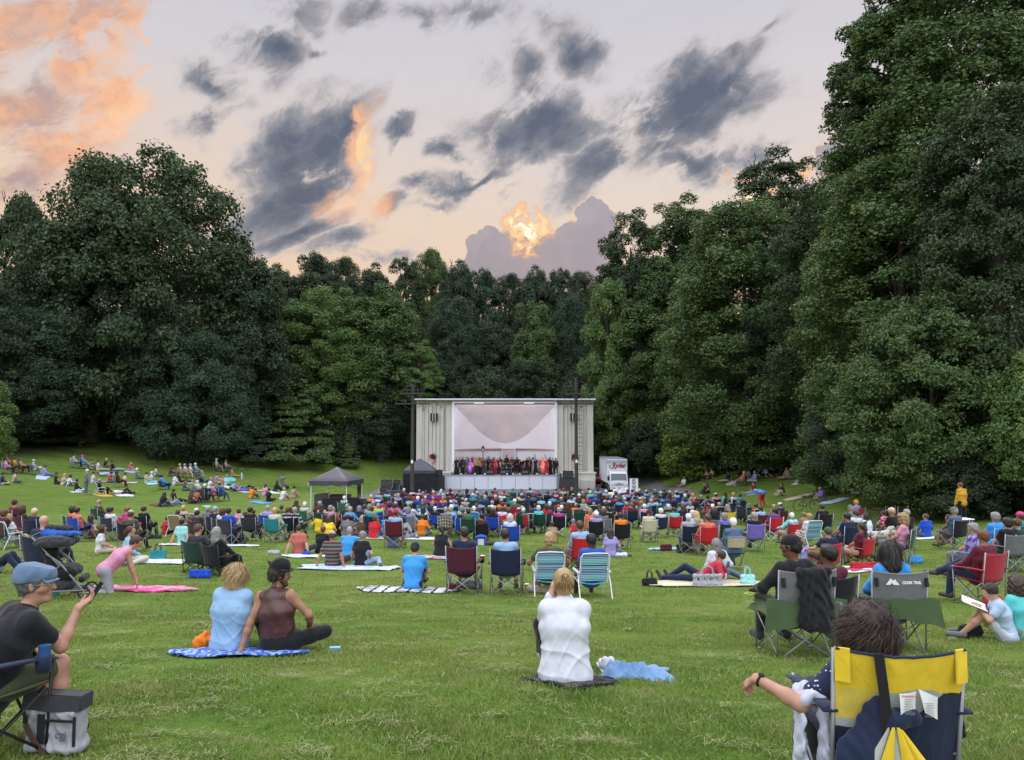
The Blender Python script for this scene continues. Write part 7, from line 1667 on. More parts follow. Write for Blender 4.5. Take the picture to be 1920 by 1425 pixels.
for px, dy, lb in ((1014, 3.4, 'left double bass leaning among the suits'), (1034, 3.2, 'right double bass near the end of the line')):
 o = obj('double_bass', Bm_, M_VIO, None, (SX(px), SY+dy, SF+.12), (R(-6), R(16), R(165))); tag(o, lb, 'double bass', 'double basses')
t = thing('podium', 'black conductor podium with rail at the middle of the stage', 'podium', (SX(950), SY-.8, SF)); mb = MB(); mb.box((0, 0, .12), (1.1, 1.0, .24)); obj('platform', mb, M_BLACK, t)
mb = MB(); mb.tube([(-.5, -.45, .24), (-.5, -.45, 1.15), (.5, -.45, 1.15), (.5, -.45, .24)], .02, 6); mb.tube([(-.5, -.45, .7), (.5, -.45, .7)], .015, 6); obj('rail', mb, M_STEEL, t)
T_ = template('stand', 0, 1.0, 1.0, 1.0, 0, 0); t = thing('person', 'conductor in black seen from behind on the podium', 'conductor', (SX(950), SY-.75, SF+.24), R(5)); obj('body', T_['body'], skinm('light'), t); obj('jacket', T_['shirt'], fabric('black'), t); obj('trousers', T_['bottom'], fabric('black'), t); o = obj('hair', hair_of('short'), hairm('dark'), t); o.matrix_local = head_matrix(T_['J'])
# ------------------------------------------------------------------ the near figures, each posed and dressed for itself
def pm(L_, h, nz=None, cuts=(), name='part'): return np_mesh(name, *surf(L_, h, nz, cuts))
def strands(n, seed, base, length, width, curl, spread, down=1.0, keep=None):
 """thin curved locks growing from a scalp shell; returns a mesh"""
 r = np.random.default_rng(seed); V, Q = [], []; k = 7; o = 0
 for _ in range(n):
  p, nrm = base(r)
  if keep and not keep(p): continue
  d = nrm*.35+np.array([0, -.1, 0])+r.normal(0, .25, 3); l = length*(.6+.7*r.random()); ph = r.random()*6.28; w = width*(.6+.8*r.random())
  s = np.cross(nrm, [0, 0, 1.0]); s /= np.linalg.norm(s)+1e-9; q = np.array(p, float); pts = []
  for j in range(k):
   t = j/(k-1); pts.append(q.copy()); d = d*(1-.35)+np.array([0, 0, -1.0])*.35*down+nrm*.02; c_ = curl*math.sin(ph+t*9)
   q = q+d/np.linalg.norm(d)*l/(k-1)+s*c_*l/(k-1)+nrm*spread*math.cos(ph+t*7)*l/(k-1)
  for j, q in enumerate(pts): ww = w*(1-.75*(j/(k-1))**2); V += [q-s*ww, q+s*ww]
  for j in range(k-1): a = o+2*j; Q.append((a, a+1, a+3, a+2))
  o += 2*k
 return np.array(V), np.array(Q)
def scalp(r, rad=.098, zc=.028):
 d = r.normal(0, 1, 3); d /= np.linalg.norm(d); d[2] = abs(d[2]) if r.random() < .55 else d[2]*.6; d /= np.linalg.norm(d)
 return np.array([d[0]*rad*.93, d[1]*rad*1.05-.012, zc+d[2]*rad]), d
def hair_object(parent, J, kind, color, n, seed, length, width, curl, spread, rad=.098, keep=None, down=1.0):
 h = obj('hair', hair_mesh(kind, .006, seed), hairm(color), parent); h.matrix_local = head_matrix(J)
 V, Q = strands(n, seed, lambda r: scalp(r, rad), length, width, curl, spread, down, keep)
 s = obj('locks', np_mesh('locks', V, Q), hairm(color), h); s['kind'] = 'stuff'; return h
def near_person(loc, rz, P, label, skin, shirt, bottom, sex=0, scale=1.0, fat=1.0, sleeve=.3, leg=1.0, loose=.016, hem=.02, h=.008, shoes='charcoal', wr=.006, seed=1, pattern=None, neck=0, shirt_fn=None, shoes_on=True, folds=.005):
 J = skel(P, sex); t = thing('person', label, 'person', loc, rz, None, scale)
 obj('body', pm(body_prims(J, 2, sex, fat), .0062, name='body'), skinm(skin), t)
 sp = shirt_fn(J) if shirt_fn else shirt_prims(J, sleeve, fat, loose, hem, neck)
 w1 = wrinkle(wr, 1.0, seed); z0 = J['waist'][2]
 fold = lambda X_, Y_, Z_: w1(X_, Y_, Z_)+folds*np.clip(1.2-np.abs(Z_-z0+.04)/.20, .10, 1)*((1-np.abs(np.sin(17*Z_+13*X_+2.0*np.sin(7*X_+seed))))**3+(1-np.abs(np.sin(15*Z_-14*X_+2.0*np.sin(9*X_+seed))))**3-.4)*-1
 obj('shirt', pm(sp, h, fold, name='shirt'), fabric(shirt, pattern), t)
 obj('trousers' if leg > .5 else 'shorts', pm(trouser_prims(J, leg, fat, .004), h, wrinkle(wr*.8, 1.2, seed+3), name='trousers'), fabric(bottom), t)
 if shoes_on:
  for i in (0, 1): obj('shoe', pm(shoe_prims(J, i, .046), .008, name='shoe'), fabric(shoes), t)
 return t, J
def eyes(t, J):
 H = J['H']; c = J['head']
 for s in (-1, 1):
  p = c+H[:, 0]*s*.033+H[:, 1]*.076+H[:, 2]*.004
  mb = MB(); mb.lathe([(.001, -.012), (.009, -.008), (.012, 0), (.009, .008), (.001, .012)], (0, 0, 0), 10); e = obj('eye', mb, mat('eye_white', (.7, .68, .65), .2, vary=0), t, tuple(p))
  mb = MB(); mb.lathe([(.001, -.005), (.005, 0), (.001, .005)], (0, 0, 0), 8); obj('iris', mb, mat('iris', (.05, .03, .02), .2, vary=0), e, tuple(H[:, 1]*.0095))
  mb = MB(); q = c+H[:, 2]*.030+H[:, 1]*.086; mb.tube([q+H[:, 0]*s*.015, q+H[:, 0]*s*.035+H[:, 2]*.004-H[:, 1]*.004, q+H[:, 0]*s*.052-H[:, 1]*.016-H[:, 2]*.003], [.003, .0045, .002], 5); obj('eyebrow', mb, hairm('dark'), t)
 mb = MB(); q = c-H[:, 2]*.057+H[:, 1]*.096; mb.tube([q-H[:, 0]*.024-H[:, 1]*.008, q-H[:, 0]*.008+H[:, 2]*.002, q+H[:, 0]*.008+H[:, 2]*.002, q+H[:, 0]*.024-H[:, 1]*.008], [.002, .005, .005, .002], 6); obj('lips', mb, mat('lip_skin', (.36, .14, .11), .4, vary=.05), t)
def glasses(t, J, wire=.0016, label=None):
 H = J['H']; c = J['head']; mb = MB()
 for s in (-1, 1):
  o = c+H[:, 0]*s*.034+H[:, 1]*.098+H[:, 2]*.004
  mb.tube([o+H[:, 0]*.024*math.cos(a)+H[:, 2]*.021*math.sin(a) for a in np.linspace(0, 6.283, 17)], wire, 5)
  mb.tube([o+H[:, 0]*s*.024, c+H[:, 0]*s*.082+H[:, 1]*.06+H[:, 2]*.010, c+H[:, 0]*s*.086-H[:, 1]*.005+H[:, 2]*.012], wire, 5)
 mb.tube([c-H[:, 0]*.010+H[:, 1]*.101+H[:, 2]*.008, c+H[:, 0]*.010+H[:, 1]*.101+H[:, 2]*.008], wire, 5)
 return obj('glasses', mb, M_STEEL, t)
# --- woman in white shirt with a bun
x, y, z = hit(1060, 1279); rz = face_stage(x, y)
P = pose('knees', head=(8, 0, 3), tilt=0, twist=0, lean=10, ha=[v3(-.10, .22, .66), v3(.03, .24, .64)], elh=[(-.25, .35, -1), (.35, .35, -1)], kn=[v3(-.20, .36, .46), v3(.14, .38, .44)], an=[v3(-.16, .60, .08), v3(.12, .62, .08)], hd=[(.25, .1, 1), (.0, .3, .9)], palm=[(.8, .3, .2), (-.5, .4, .2)], curl=[.4, .6])
def white_shirt(J):
 L_ = shirt_prims(J, .95, .98, .020, 0, 0); u, s = J['up'], J['side']; p = J['pelvis']
 L_.append((p-u*.045, p+u*.12, .168, .140, .06, s, 1.28)); L_.append((J['neck']-u*.05, J['neck']+u*.022, .066, .064, .02, s, 1.05)); return L_
t, J = near_person((x, y, z), rz, P, 'woman in white shirt with blond bun sitting alone on black mat in the foreground', 'fair', 'white', 'black', 1, 1.04, .94, shirt_fn=white_shirt, wr=.0028, seed=4, shoes='white', folds=.011)
h = obj('hair', hair_mesh('bun', .005, 3), hairm('blond'), t); h.matrix_local = head_matrix(J)
mb = MB(); r = np.random.default_rng(8)
for k in range(150):   # combed strands running up to the knot
 a = r.uniform(-1.5, 1.5); p0 = np.array([.088*math.sin(a), -.02-.085*math.cos(a), -.06+r.uniform(-.02, .05)]); e = np.array([.02*math.sin(a*2), -.112, .045+.02*math.cos(a*3)]); m_ = (p0+e)/2; m_ = m_+np.array([m_[0]*.18, -.022, 0])
 mb.tube([p0, m_, e], [.0012, .0022, .001], 3, cap=False)
for k in range(60): a = r.uniform(0, 6.28); mb.tube([np.array([.030*math.cos(a+q), -.128+.010*math.sin(3*a), .052+.026*math.sin(a+q)]) for q in np.linspace(0, 2.2, 6)], .0018, 3, cap=False)
o = obj('strands', mb, hairm('blond'), h); o['kind'] = 'stuff'
B(1068, 1282, .68, .46, 'black', 'crumpled black mat under the woman in white shirt', cat='mat', name='mat', irr=.2)
# --- denim jacket and white sneakers beside her
def lump(loc, rz, prims, color, label, name, cat, amp=.02, f=1.6, h=.012, seed=1, pattern=None, group=None, mt=None):
 me = pm(prims, h, wrinkle(amp, f, seed), [lambda X_, Y_, Z_: -.005-Z_], name); o = obj(name, me, mt or fabric(color, pattern), None, loc, (0, 0, rz)); tag(o, label, cat, group); return o
x, y, z = hit(1195, 1268)
def crumple(u, v):
 e = (math.sin(math.pi*u)*math.sin(math.pi*v))**.45; a = u*7+1.5*math.sin(v*6); b = v*5+1.8*math.sin(u*5+1)
 rg = (1-abs(math.sin(a)))**1.3*.55+(1-abs(math.sin(b*1.3+a*.6)))**1.5*.45+.15*math.sin(u*31+v*9)
 return ((u-.5)*.62*(1+.12*math.sin(v*7)), (v-.5)*.36*(1+.25*math.sin(u*8+1)), .012+e*(.045+.14*rg*(1-.5*u)))
mb = MB(); mb.sheet(crumple, 70, 46, .006); o = obj('denim_jacket', mb, fabric((.15, .27, .46)), None, (x-.02, y, z), (0, 0, -.08)); tag(o, 'crumpled light blue denim jacket beside the black mat', 'jacket')
for i, (px, lb) in enumerate(((1136, 'left white sneaker standing by the denim jacket'), (1147, 'right white sneaker standing by the denim jacket'))):
 x, y, z = hit(px, 1262); t = thing('sneaker', lb, 'shoe', (x, y+.05, z), R(5), 'white sneakers')
 obj('upper', pm([((0, 0, .045), (0, .16, .035), .042, .036, .02), ((0, -.01, .06), (0, 0, .10), .040, .036, .02)], .007, None, [lambda X_, Y_, Z_: .012-Z_], 'upper'), fabric('white'), t)
 mb = MB(); mb.box((0, .07, .01), (.085, .27, .022)); obj('sole', mb, M_WHITE, t)
# --- couple on the blue blanket
x, y, z = hit(430, 1221); WX, WY = x, y
P = pose('knees', lean=5, tilt=2, twist=-8, head=(2, 0, -22), ha=[v3(-.10, .36, .32), v3(.10, .36, .32)])
t, J = near_person((x, y, z), face_stage(x, y), P, 'blond woman in light blue sleeveless shirt on the blue blanket', 'light', 'lightblue', 'navy', 1, .98, 1.06, sleeve=.08, loose=.026, hem=.05, folds=.009, wr=.003, seed=7, shoes='tan')
hair_object(t, J, 'bob', 'lightblond', 2200, 5, .12, .0020, .8, .6, .108)
mb = MB(); u, s, f = J['up'], J['side'], J['fwd']
q = J['chest']-f*.150+u*.05; mb.tube([q-s*.15+f*.03, q+u*.012, q+s*.15+f*.03], .0022, 5); obj('yoke_seam', mb, fabric('denim'), t)
x, y, z = hit(520, 1224)
P = pose('cross', lean=3, tilt=-4, twist=-6, head=(2, 0, -62), ha=[v3(-.34, -.14, .03), v3(.26, .24, .22)], elh=[(-.7, -.5, .2), (1, -.5, -.3)], hd=[(-.5, -.1, -.35), None], palm=[(0, 0, -1), None], curl=[.15, .5], kn=[v3(-.30, .34, .18), v3(.44, .20, .17)], an=[v3(.10, .40, .08), v3(.02, .16, .08)])
def vest(J):
 u, s, f = J['up'], J['side'], J['fwd']; p = J['pelvis']
 return [(p+u*.06, J['waist'], .126, .116, .06, s, 1.36), (J['waist'], J['chest'], .116, .134, .06, s, 1.38), (J['chest'], J['top']-u*.02, .134, .108, .06, s, 1.42), (J['top']-s*.12+u*.012, J['top']+s*.12+u*.012, .062, .062, .05), (J['top'], J['neck']+u*.01, .10, .070, .05)]
t, J = near_person((x, y, z), face_stage(x, y)+R(-3), P, 'bearded man in black hat and brown leather vest on the blue blanket', 'tan', 'burgundy', 'black', 0, 1.0, 1.04, shirt_fn=vest, wr=.006, seed=9, shoes='brown', h=.008)
for c in t.children:
 if c.name.startswith('shirt'): c.name = 'vest'; setm(c, mat('brown_leather', (.075, .028, .026), .42, vary=.25, vscale=7, bump=.35, bscale=9, spec=.5))
eyes(t, J); glasses(t, J)
hd = obj('hair', hair_mesh('short', .006, 2), hairm('dark'), t); hd.matrix_local = head_matrix(J)
V, Q = strands(260, 4, lambda r: scalp(r, .092), .10, .0028, .4, .2, 1.0, lambda p: p[1] < -.02 and p[2] < .03); o = obj('locks', np_mesh('locks', V, Q), hairm('dark'), hd); o['kind'] = 'stuff'
bd_ = obj('beard', pm([((-.055, .02, -.055), (-.03, .062, -.095), .020, .022, .02), ((.055, .02, -.055), (.03, .062, -.095), .020, .022, .02), ((-.03, .068, -.098), (.03, .068, -.098), .024, .024, .02), ((-.02, .098, -.040), (.02, .098, -.040), .006, .006, .01)], .005, wrinkle(.003, 5, 1), name='beard'), hairm('brown'), t); bd_.matrix_local = head_matrix(J)
ht = obj('hat', pm([((0, -.03, .075), (0, .02, .085), .088, .080, .02, (1, 0, 0), .96), ((0, -.02, .12), (0, .02, .12), .060, .055, .03, (1, 0, 0), .95)], .006, wrinkle(.0015, 2, 1), [lambda X_, Y_, Z_: .045-Z_], 'hat'), fabric('black'), t); ht.matrix_local = head_matrix(J) @ Matrix.Rotation(R(-10), 4, 'X')
mb = MB(); mb.sheet(lambda u_, v_: ((.086+.062*v_)*math.cos(u_*6.2832)*.95, (.090+.060*v_)*math.sin(u_*6.2832)-.005, .050+.045*v_*abs(math.sin(u_*6.2832))*(.2 if math.sin(u_*6.2832) > 0 else 1.3)+.020*v_*v_), 33, 4, .004); obj('brim', mb, fabric('black'), ht)
mb = MB(); mb.tube([(.090*math.cos(a)*.96, .094*math.sin(a)-.004, .064) for a in np.linspace(0, 6.283, 25)], .008, 5, cap=False); obj('hat_band', mb, fabric('charcoal'), ht)
B(452, 1226, 1.22, .58, 'royal', 'bright blue blanket with white and yellow pattern under the couple', pattern=('floral', 'lightblue', 22), irr=.2)
x, y, z = hit(382, 1216); lump((x, y, z), .4, [((-.05, 0, .06), (.05, .02, .05), .07, .06, .05), ((0, .05, .10), (.03, .06, .14), .05, .03, .05)], 'orange', 'orange bag half hidden beside the blond woman', 'cloth_bag', 'bag', .012, 2)
x, y, z = hit(628, 1220); mb = MB(); mb.box((0, 0, .022), (.115, .05, .035)); o = obj('phone_case', mb, mat('blue_plastic', (.12, .38, .62), .35), None, (x, y, z), (.05, 0, .1)); tag(o, 'small light blue case lying on the grass right of the couple', 'phone case')
# --- man with flat cap at the left edge
px_, py_ = -3.13, 4.58; z = gz(px_, py_)
P = pose('phone', pelvis=v3(0, 0, .41), lean=24, tilt=7, twist=-6, head=(0, 0, -44), ha=[v3(-.16, .30, .62), v3(.16, .50, .86)], elh=[(-.9, -.3, -.6), (.2, -.5, -1)], hd=[None, (.25, .75, .55)], palm=[None, (-.1, -.3, .9)], curl=[.5, .75], kn=[v3(-.16, .42, .52), v3(.14, .44, .53)], an=[v3(-.18, .44, .09), v3(.16, .40, .09)])
t, J = near_person((px_, py_, z), R(-32), P, 'man in blue flat cap and black tee holding a phone at the left edge', 'light', 'black', 'olive', 0, .93, 1.08, sleeve=.30, leg=.42, wr=.005, seed=11, shoes='black', neck=.01)
eyes(t, J); glasses(t, J, .0022)
hd = obj('hair', hair_mesh('crop', .006, 2), hairm('grey'), t); hd.matrix_local = head_matrix(J)
cp = obj('flat_cap', pm([((0, -.030, .070), (0, .045, .060), .094, .078, .03, (1, 0, 0), 1.0), ((0, -.04, .05), (0, -.03, .05), .100, .094, .03, (1, 0, 0), .93)], .006, wrinkle(.0035, 2.2, 3), [lambda X_, Y_, Z_: (.030+.10*Y_)-Z_, lambda X_, Y_, Z_: Z_-(.135-.30*np.maximum(Y_, -.03))], 'flat_cap'), fabric('denim', ('stripes', 'lightblue', 420)), t); cp.matrix_local = head_matrix(J)
setm(cp, fabric((.11, .17, .27)))
mb = MB(); mb.sheet(lambda u_, v_: (.082*(2*u_-1)*(1-.12*v_), .062+.075*v_*(1-.65*(2*u_-1)**2), .050-.022*v_-.012*(2*u_-1)**2), 13, 6, .010); pk = obj('peak', mb, fabric((.11, .17, .27)), cp)
c_, s_ = math.cos(R(-32)), math.sin(R(-32)); wr_ = J['wr'][1]
mb = MB(); mb.box((0, 0, 0), (.070, .145, .009)); M = t.matrix_basis
wp = Matrix.Translation((px_, py_, z)) @ Matrix.Rotation(R(-32), 4, 'Z') @ Matrix.Scale(.93, 4) @ Vector(wr_+v3(.02, .10, .085))
o = obj('smartphone', mb, mat('phone_glass', (.02, .02, .025), .1, vary=0), None, wp, (R(58), R(0), R(-50))); tag(o, 'black smartphone in the raised hand of the man in flat cap', 'phone')
def near_chair(loc, rz, label, back, c_arm, tube, w=.56, hb=.92, seatc=None, scale=1.0):
 D = camp_parts(w, hb, False, 1); t = thing('camp_chair', label, 'chair', loc, rz, 'camp chairs of the audience', scale)
 for i in (0, 1): obj('armrest', D['armrest'][i], fabric(c_arm), t); obj('back_post', D['back_post'][i], tube, t); obj('side_brace', D['side_brace'][i], tube, t)
 for m_ in D['leg']: obj('leg', m_, tube, t)
 obj('seat', D['seat'], fabric(seatc or c_arm), t)
 if back: obj('backrest', D['backrest'], fabric(back), t)
 return t
near_chair((px_, py_, z), R(-32), 'black and blue camp chair of the man in flat cap', 'navy', 'navy', M_TUBEB, seatc='olive', scale=.94)
mb = MB(); mb.lathe([(.030, 0), (.034, .12), (.036, .125)], n=14); wp = Matrix.Translation((px_, py_, z)) @ Matrix.Rotation(R(-32), 4, 'Z') @ Vector((.305, .19, .53)); o = obj('drink_can', mb, mat('blue_can', (.03, .10, .28), .3, spec=.6), None, wp); tag(o, 'blue can in the cup holder of the man in flat cap', 'can')
# grey cooler bag
x, y, z = hit(106, 1410); t = thing('cooler_bag', 'grey cooler bag with black lid and strap beside the man in flat cap', 'bag', (x, y, z), R(-6), scale=1.0)
W_, H_, D_ = .345, .30, .16
me = pm([((-W_/2+.03, 0, .04), (W_/2-.03, 0, .04), .035, .035, .02, (0, 1, 0), 2.0), ((-W_/2+.03, 0, H_-.05), (W_/2-.04, 0, H_-.05), .030, .030, .02, (0, 1, 0), 1.7)]+[((-W_/2+.03+k*.047, 0, .05), (-W_/2+.035+k*.046, 0, H_-.05), .034, .031, .03, (0, 1, 0), 2.0) for k in range(7)], .007, wrinkle(.0035, 2.4, 3), name='bag_body'); obj('bag_body', me, fabric('lightgrey'), t)
mb = MB(); mb.sheet(lambda u_, v_: ((u_-.5)*(W_+.02), -.055+.012*math.sin(u_*9)-.02*(1-v_), H_-.035+v_*.085), 12, 4, .008); mb.sheet(lambda u_, v_: ((u_-.5)*(W_+.02), .055, H_-.035+v_*.085), 6, 3, .008); mb.box((0, 0, H_+.045), (W_+.02, .09, .012)); mb.box((-W_/2-.008, 0, H_+.005), (.008, .11, .08)); mb.box((W_/2+.008, 0, H_+.005), (.008, .11, .08)); obj('lid', mb, fabric('charcoal'), t)
mb = MB(); mb.box((-.045, -.083, .165), (.042, .010, .17)); mb.box((.07, -.083, .215), (.19, .008, .014)); mb.box((.163, -.078, .155), (.014, .012, .17)); mb.box((-.150, -.078, .215), (.022, .012, .05)); obj('trim', mb, fabric('black'), t)
mb = MB(); mb.sheet(lambda u_, v_: (-.135+u_*.14+(v_-.5)*.034, -.096-.012*math.sin(u_*3.1), .195-u_*.185+(v_-.5)*.012), 10, 3, .006); obj('strap', mb, fabric('brown'), t)
text('cgi', .068, mat('grey_lettering', (.10, .12, .15), .6, vary=0), t, (.085, -.086, .135), ext=.0015, bold=.0006)
# --- yellow and navy chair with curly haired woman
CX, CYY = 1.83, 3.95; z = gz(CX, CYY); rz = R(-3)
t = near_chair((CX, CYY, z), rz, 'yellow and navy camp chair in the right foreground with paper tags on its back', None, 'navy', M_TUBE, w=.56, hb=.92)
yb_ = lambda u_, v_: ((u_-.5)*.575*(1.0+.03*v_), -.235-.11*v_-.035*(1-(2*u_-1)**2), .38+.545*v_-(.030*(1-(2*u_-1)**2)*max(0, v_-.75)*4)+.004*math.sin(u_*40)*math.sin(v_*9))
def region(u_, v_):
 if v_ > .64+.02*math.sin(u_*12): return 0                       # yellow band
 if u_ < .30 and v_ > .38+.35*u_*0: return 1                      # paler yellow wedge
 if v_ > .10+(u_-.28)*.95 if u_ > .28 else v_ > .30: return 2     # grey triangle
 return 3
nu, nv = 100, 104; V = []; Fs = []; MI = []
for side_ in (1, -1):
 for i in range(nu):
  for j in range(nv): p = yb_(i/(nu-1), j/(nv-1)); V.append((p[0], p[1]-.005*side_, p[2]))
o_ = nu*nv; MBk = MB(); MBk.v = [np.array(V)]; MBk.n = len(V)
for s2 in (0, 1):
 for i in range(nu-1):
  for j in range(nv-1):
   a = s2*o_+i*nv+j; f_ = (a, a+nv, a+nv+1, a+1); MBk.f.append(f_ if s2 else f_[::-1]); MBk.m.append(region((i+.5)/(nu-1), (j+.5)/(nv-1)))
fyel = fabric('yellow'); obj('backrest', MBk, [fyel, fabric((.66, .50, .08)), fabric((.36, .40, .38)), fabric('navy')], t)
for s in (-1, 1): mb = MB(); mb.sheet(lambda u_, v_: (s*(.240+.060*u_), -.358+.03*u_-.012, .775+.155*v_), 4, 5, .010); obj('corner_pocket', mb, fyel, t)
mb = MB(); mb.tube([yb_(u_, 1.0) for u_ in np.linspace(0, 1, 15)], .008, 6); obj('piping', mb, fabric('navy'), t)
mb = MB(); mb.sheet(lambda u_, v_: (-.120+.06*v_+(u_-.5)*.046, -.395-.10*(v_-.0)*0-.02*math.sin(v_*3.1)-(.0 if v_ < 1 else 0)+.10*v_*.55, .915-.54*v_), 4, 14, .006); obj('strap', mb, fabric('black'), t)
mb = MB(); mb.sheet(lambda u_, v_: (-.060+(u_-.5)*.056, -.385, .40-.05*v_), 3, 3, .014); obj('buckle_pad', mb, fabric('black'), t)
# carry bag hanging bunched from the strap
sg = [((-.12, -.35, .66), (-.20, -.35, .42), .05, .10, .04, (0, 1, 0), .5), ((-.20, -.35, .44), (-.16, -.35, .16), .10, .08, .04, (0, 1, 0), .45), ((-.06, -.36, .60), (.03, -.36, .62), .05, .045, .04, (0, 1, 0), .7)]
obj('carry_bag', pm(sg, .008, wrinkle(.008, 2, 5), name='carry_bag'), fabric('navy'), t)
mb = MB()
for k in range(5):
 a = -.50+k*.27; mb.sheet(lambda u_, v_: (-.055+math.sin(a+(u_-.5)*.34)*(.04+.36*v_), -.385-.030*math.sin(u_*3.1)*v_-.012*(k % 2), .585-math.cos(a)*(.40*v_)), 8, 6, .004, mi=[1, 0, 1, 0, 0][k])
obj('bag_folds', mb, [fyel, fabric((.40, .42, .38)), fyel], t)
# paper tags
for i, (u0, w_, a_) in enumerate(((.43, .075, .04), (.615, .085, -.12))):
 mb = MB(); mb.sheet(lambda u_, v_: (.015+i*.092+(u_-.5)*w_*(1-.25*v_*(i))+.012*v_*i, -.372-.01*math.sin(u_*3+v_*2), .735-.105*v_+a_*(u_-.5)*.3), 6, 6, .0015); tg = obj('paper_tag', mb, mat('tag_paper', (.72, .73, .74), .7, vary=.03), t)
 if i == 0: text('WARNING', .014, mat('red_print', (.5, .04, .06), .6, vary=0), tg, (.015, -.388, .722), ext=.0006)
 mb = MB(); r = random.Random(i)
 for k in range(9): mb.box((.010+i*.095+r.uniform(-.004, .004), -.3885, .705-k*.0075+a_*.1), (.045*r.uniform(.6, 1), .0012, .0016))
 if i == 0:
  for k in range(14): mb.box((-.003+k*.003, -.3888, .645), (.0012+.001*(k % 3 == 0), .0012, .012))
 o = obj('print', mb, mat('tag_print', (.18, .18, .2), .7, vary=0), tg)
# towel and dark cloth on the arms
lump(Matrix.Translation((CX, CYY, z)) @ Vector((-.36, -.02, .40)), .0, [((-.03, .0, .215), (.03, -.0, .215), .045, .045, .03, (0, 1, 0), 2.2), ((.02, -.07, .20), (.0, -.08, -.28), .034, .046, .04, (1, 0, 0), 1.7), ((-.04, .03, .2), (-.03, .0, -.26), .035, .045, .04, (1, 0, 0), 1.4)], 'white', 'white towel hung over the left arm of the yellow chair', 'towel', 'towel', .008, 2.2, .008, 4) if 0 else None
def towel_mesh():
 L_ = [((-.035, -.06, .02), (.035, -.06, .02), .022, .022, .03), ((-.03, .08, .02), (.03, .08, .02), .022, .022, .03), ((0, -.05, .03), (0, .07, .03), .035, .035, .03), ((.045, -.06, 0), (.05, -.06, -.38), .018, .030, .03, (0, 1, 0), 2.4), ((-.045, 0, 0), (-.05, 0, -.34), .018, .026, .03, (0, 1, 0), 3.0)]
 return pm(L_, .008, wrinkle(.007, 2.3, 2), name='towel')
o = obj('towel', towel_mesh(), fabric((.50, .53, .66)), None, (CX-.34, CYY-.06, z+.60), (0, 0, rz)); tag(o, 'pale lilac towel hung over the left arm of the yellow chair', 'towel')
o = obj('black_cloth', pm([((0, -.06, 0), (0, .12, 0), .035, .035, .03), ((.03, 0, 0), (.05, .02, -.20), .04, .05, .04, (0, 1, 0), 1.8)], .009, wrinkle(.010, 2, 6), name='cloth'), fabric('black'), None, (CX+.345, CYY-.02, z+.62)); tag(o, 'black cloth bag hanging on the right arm of the yellow chair', 'bag')
P = pose('chair_arms', pelvis=v3(-.02, .10, .36), lean=-22, tilt=-3, twist=3, head=(-6, 0, 4), ha=[v3(-.60, .06, .70), v3(.36, .16, .66)], elh=[(-.55, -.5, -1), (.8, -.4, -.8)], hd=[(-.25, .55, -.35), None], palm=[(.3, -.1, -1), None], curl=[.9, .4])
t, J = near_person((CX, CYY, z), rz, P, 'woman with curly dark brown hair in navy dotted tee in the yellow chair', 'light', 'navy', 'charcoal', 1, .93, 1.05, sleeve=.36, wr=.004, seed=13, pattern=('dots', 'white', 42))
hair_object(t, J, 'curly', 'auburn', 5200, 9, .15, .0015, 1.0, .8, .112, down=.8)
for c in t.children_recursive:
 if c.name.startswith(('hair', 'locks')): setm(c, hairm('plumbrown') if 'plumbrown' in HCOL else hairm('brown'))
mb = MB(); w0 = J['wr'][0]; dd_ = w0-J['el'][0]; dd_ /= np.linalg.norm(dd_); a1 = np.cross(dd_, [0, 0, 1.]); a1 /= np.linalg.norm(a1); a2 = np.cross(dd_, a1); q = w0-dd_*.02
mb.tube([q+a1*.031*math.cos(a)+a2*.031*math.sin(a) for a in np.linspace(0, 6.283, 17)], .007, 6, cap=False); mb.tube([q-a2*.036-a1*.0, q-a2*.030], .018, 10); obj('wristwatch', mb, M_BLACK, t)
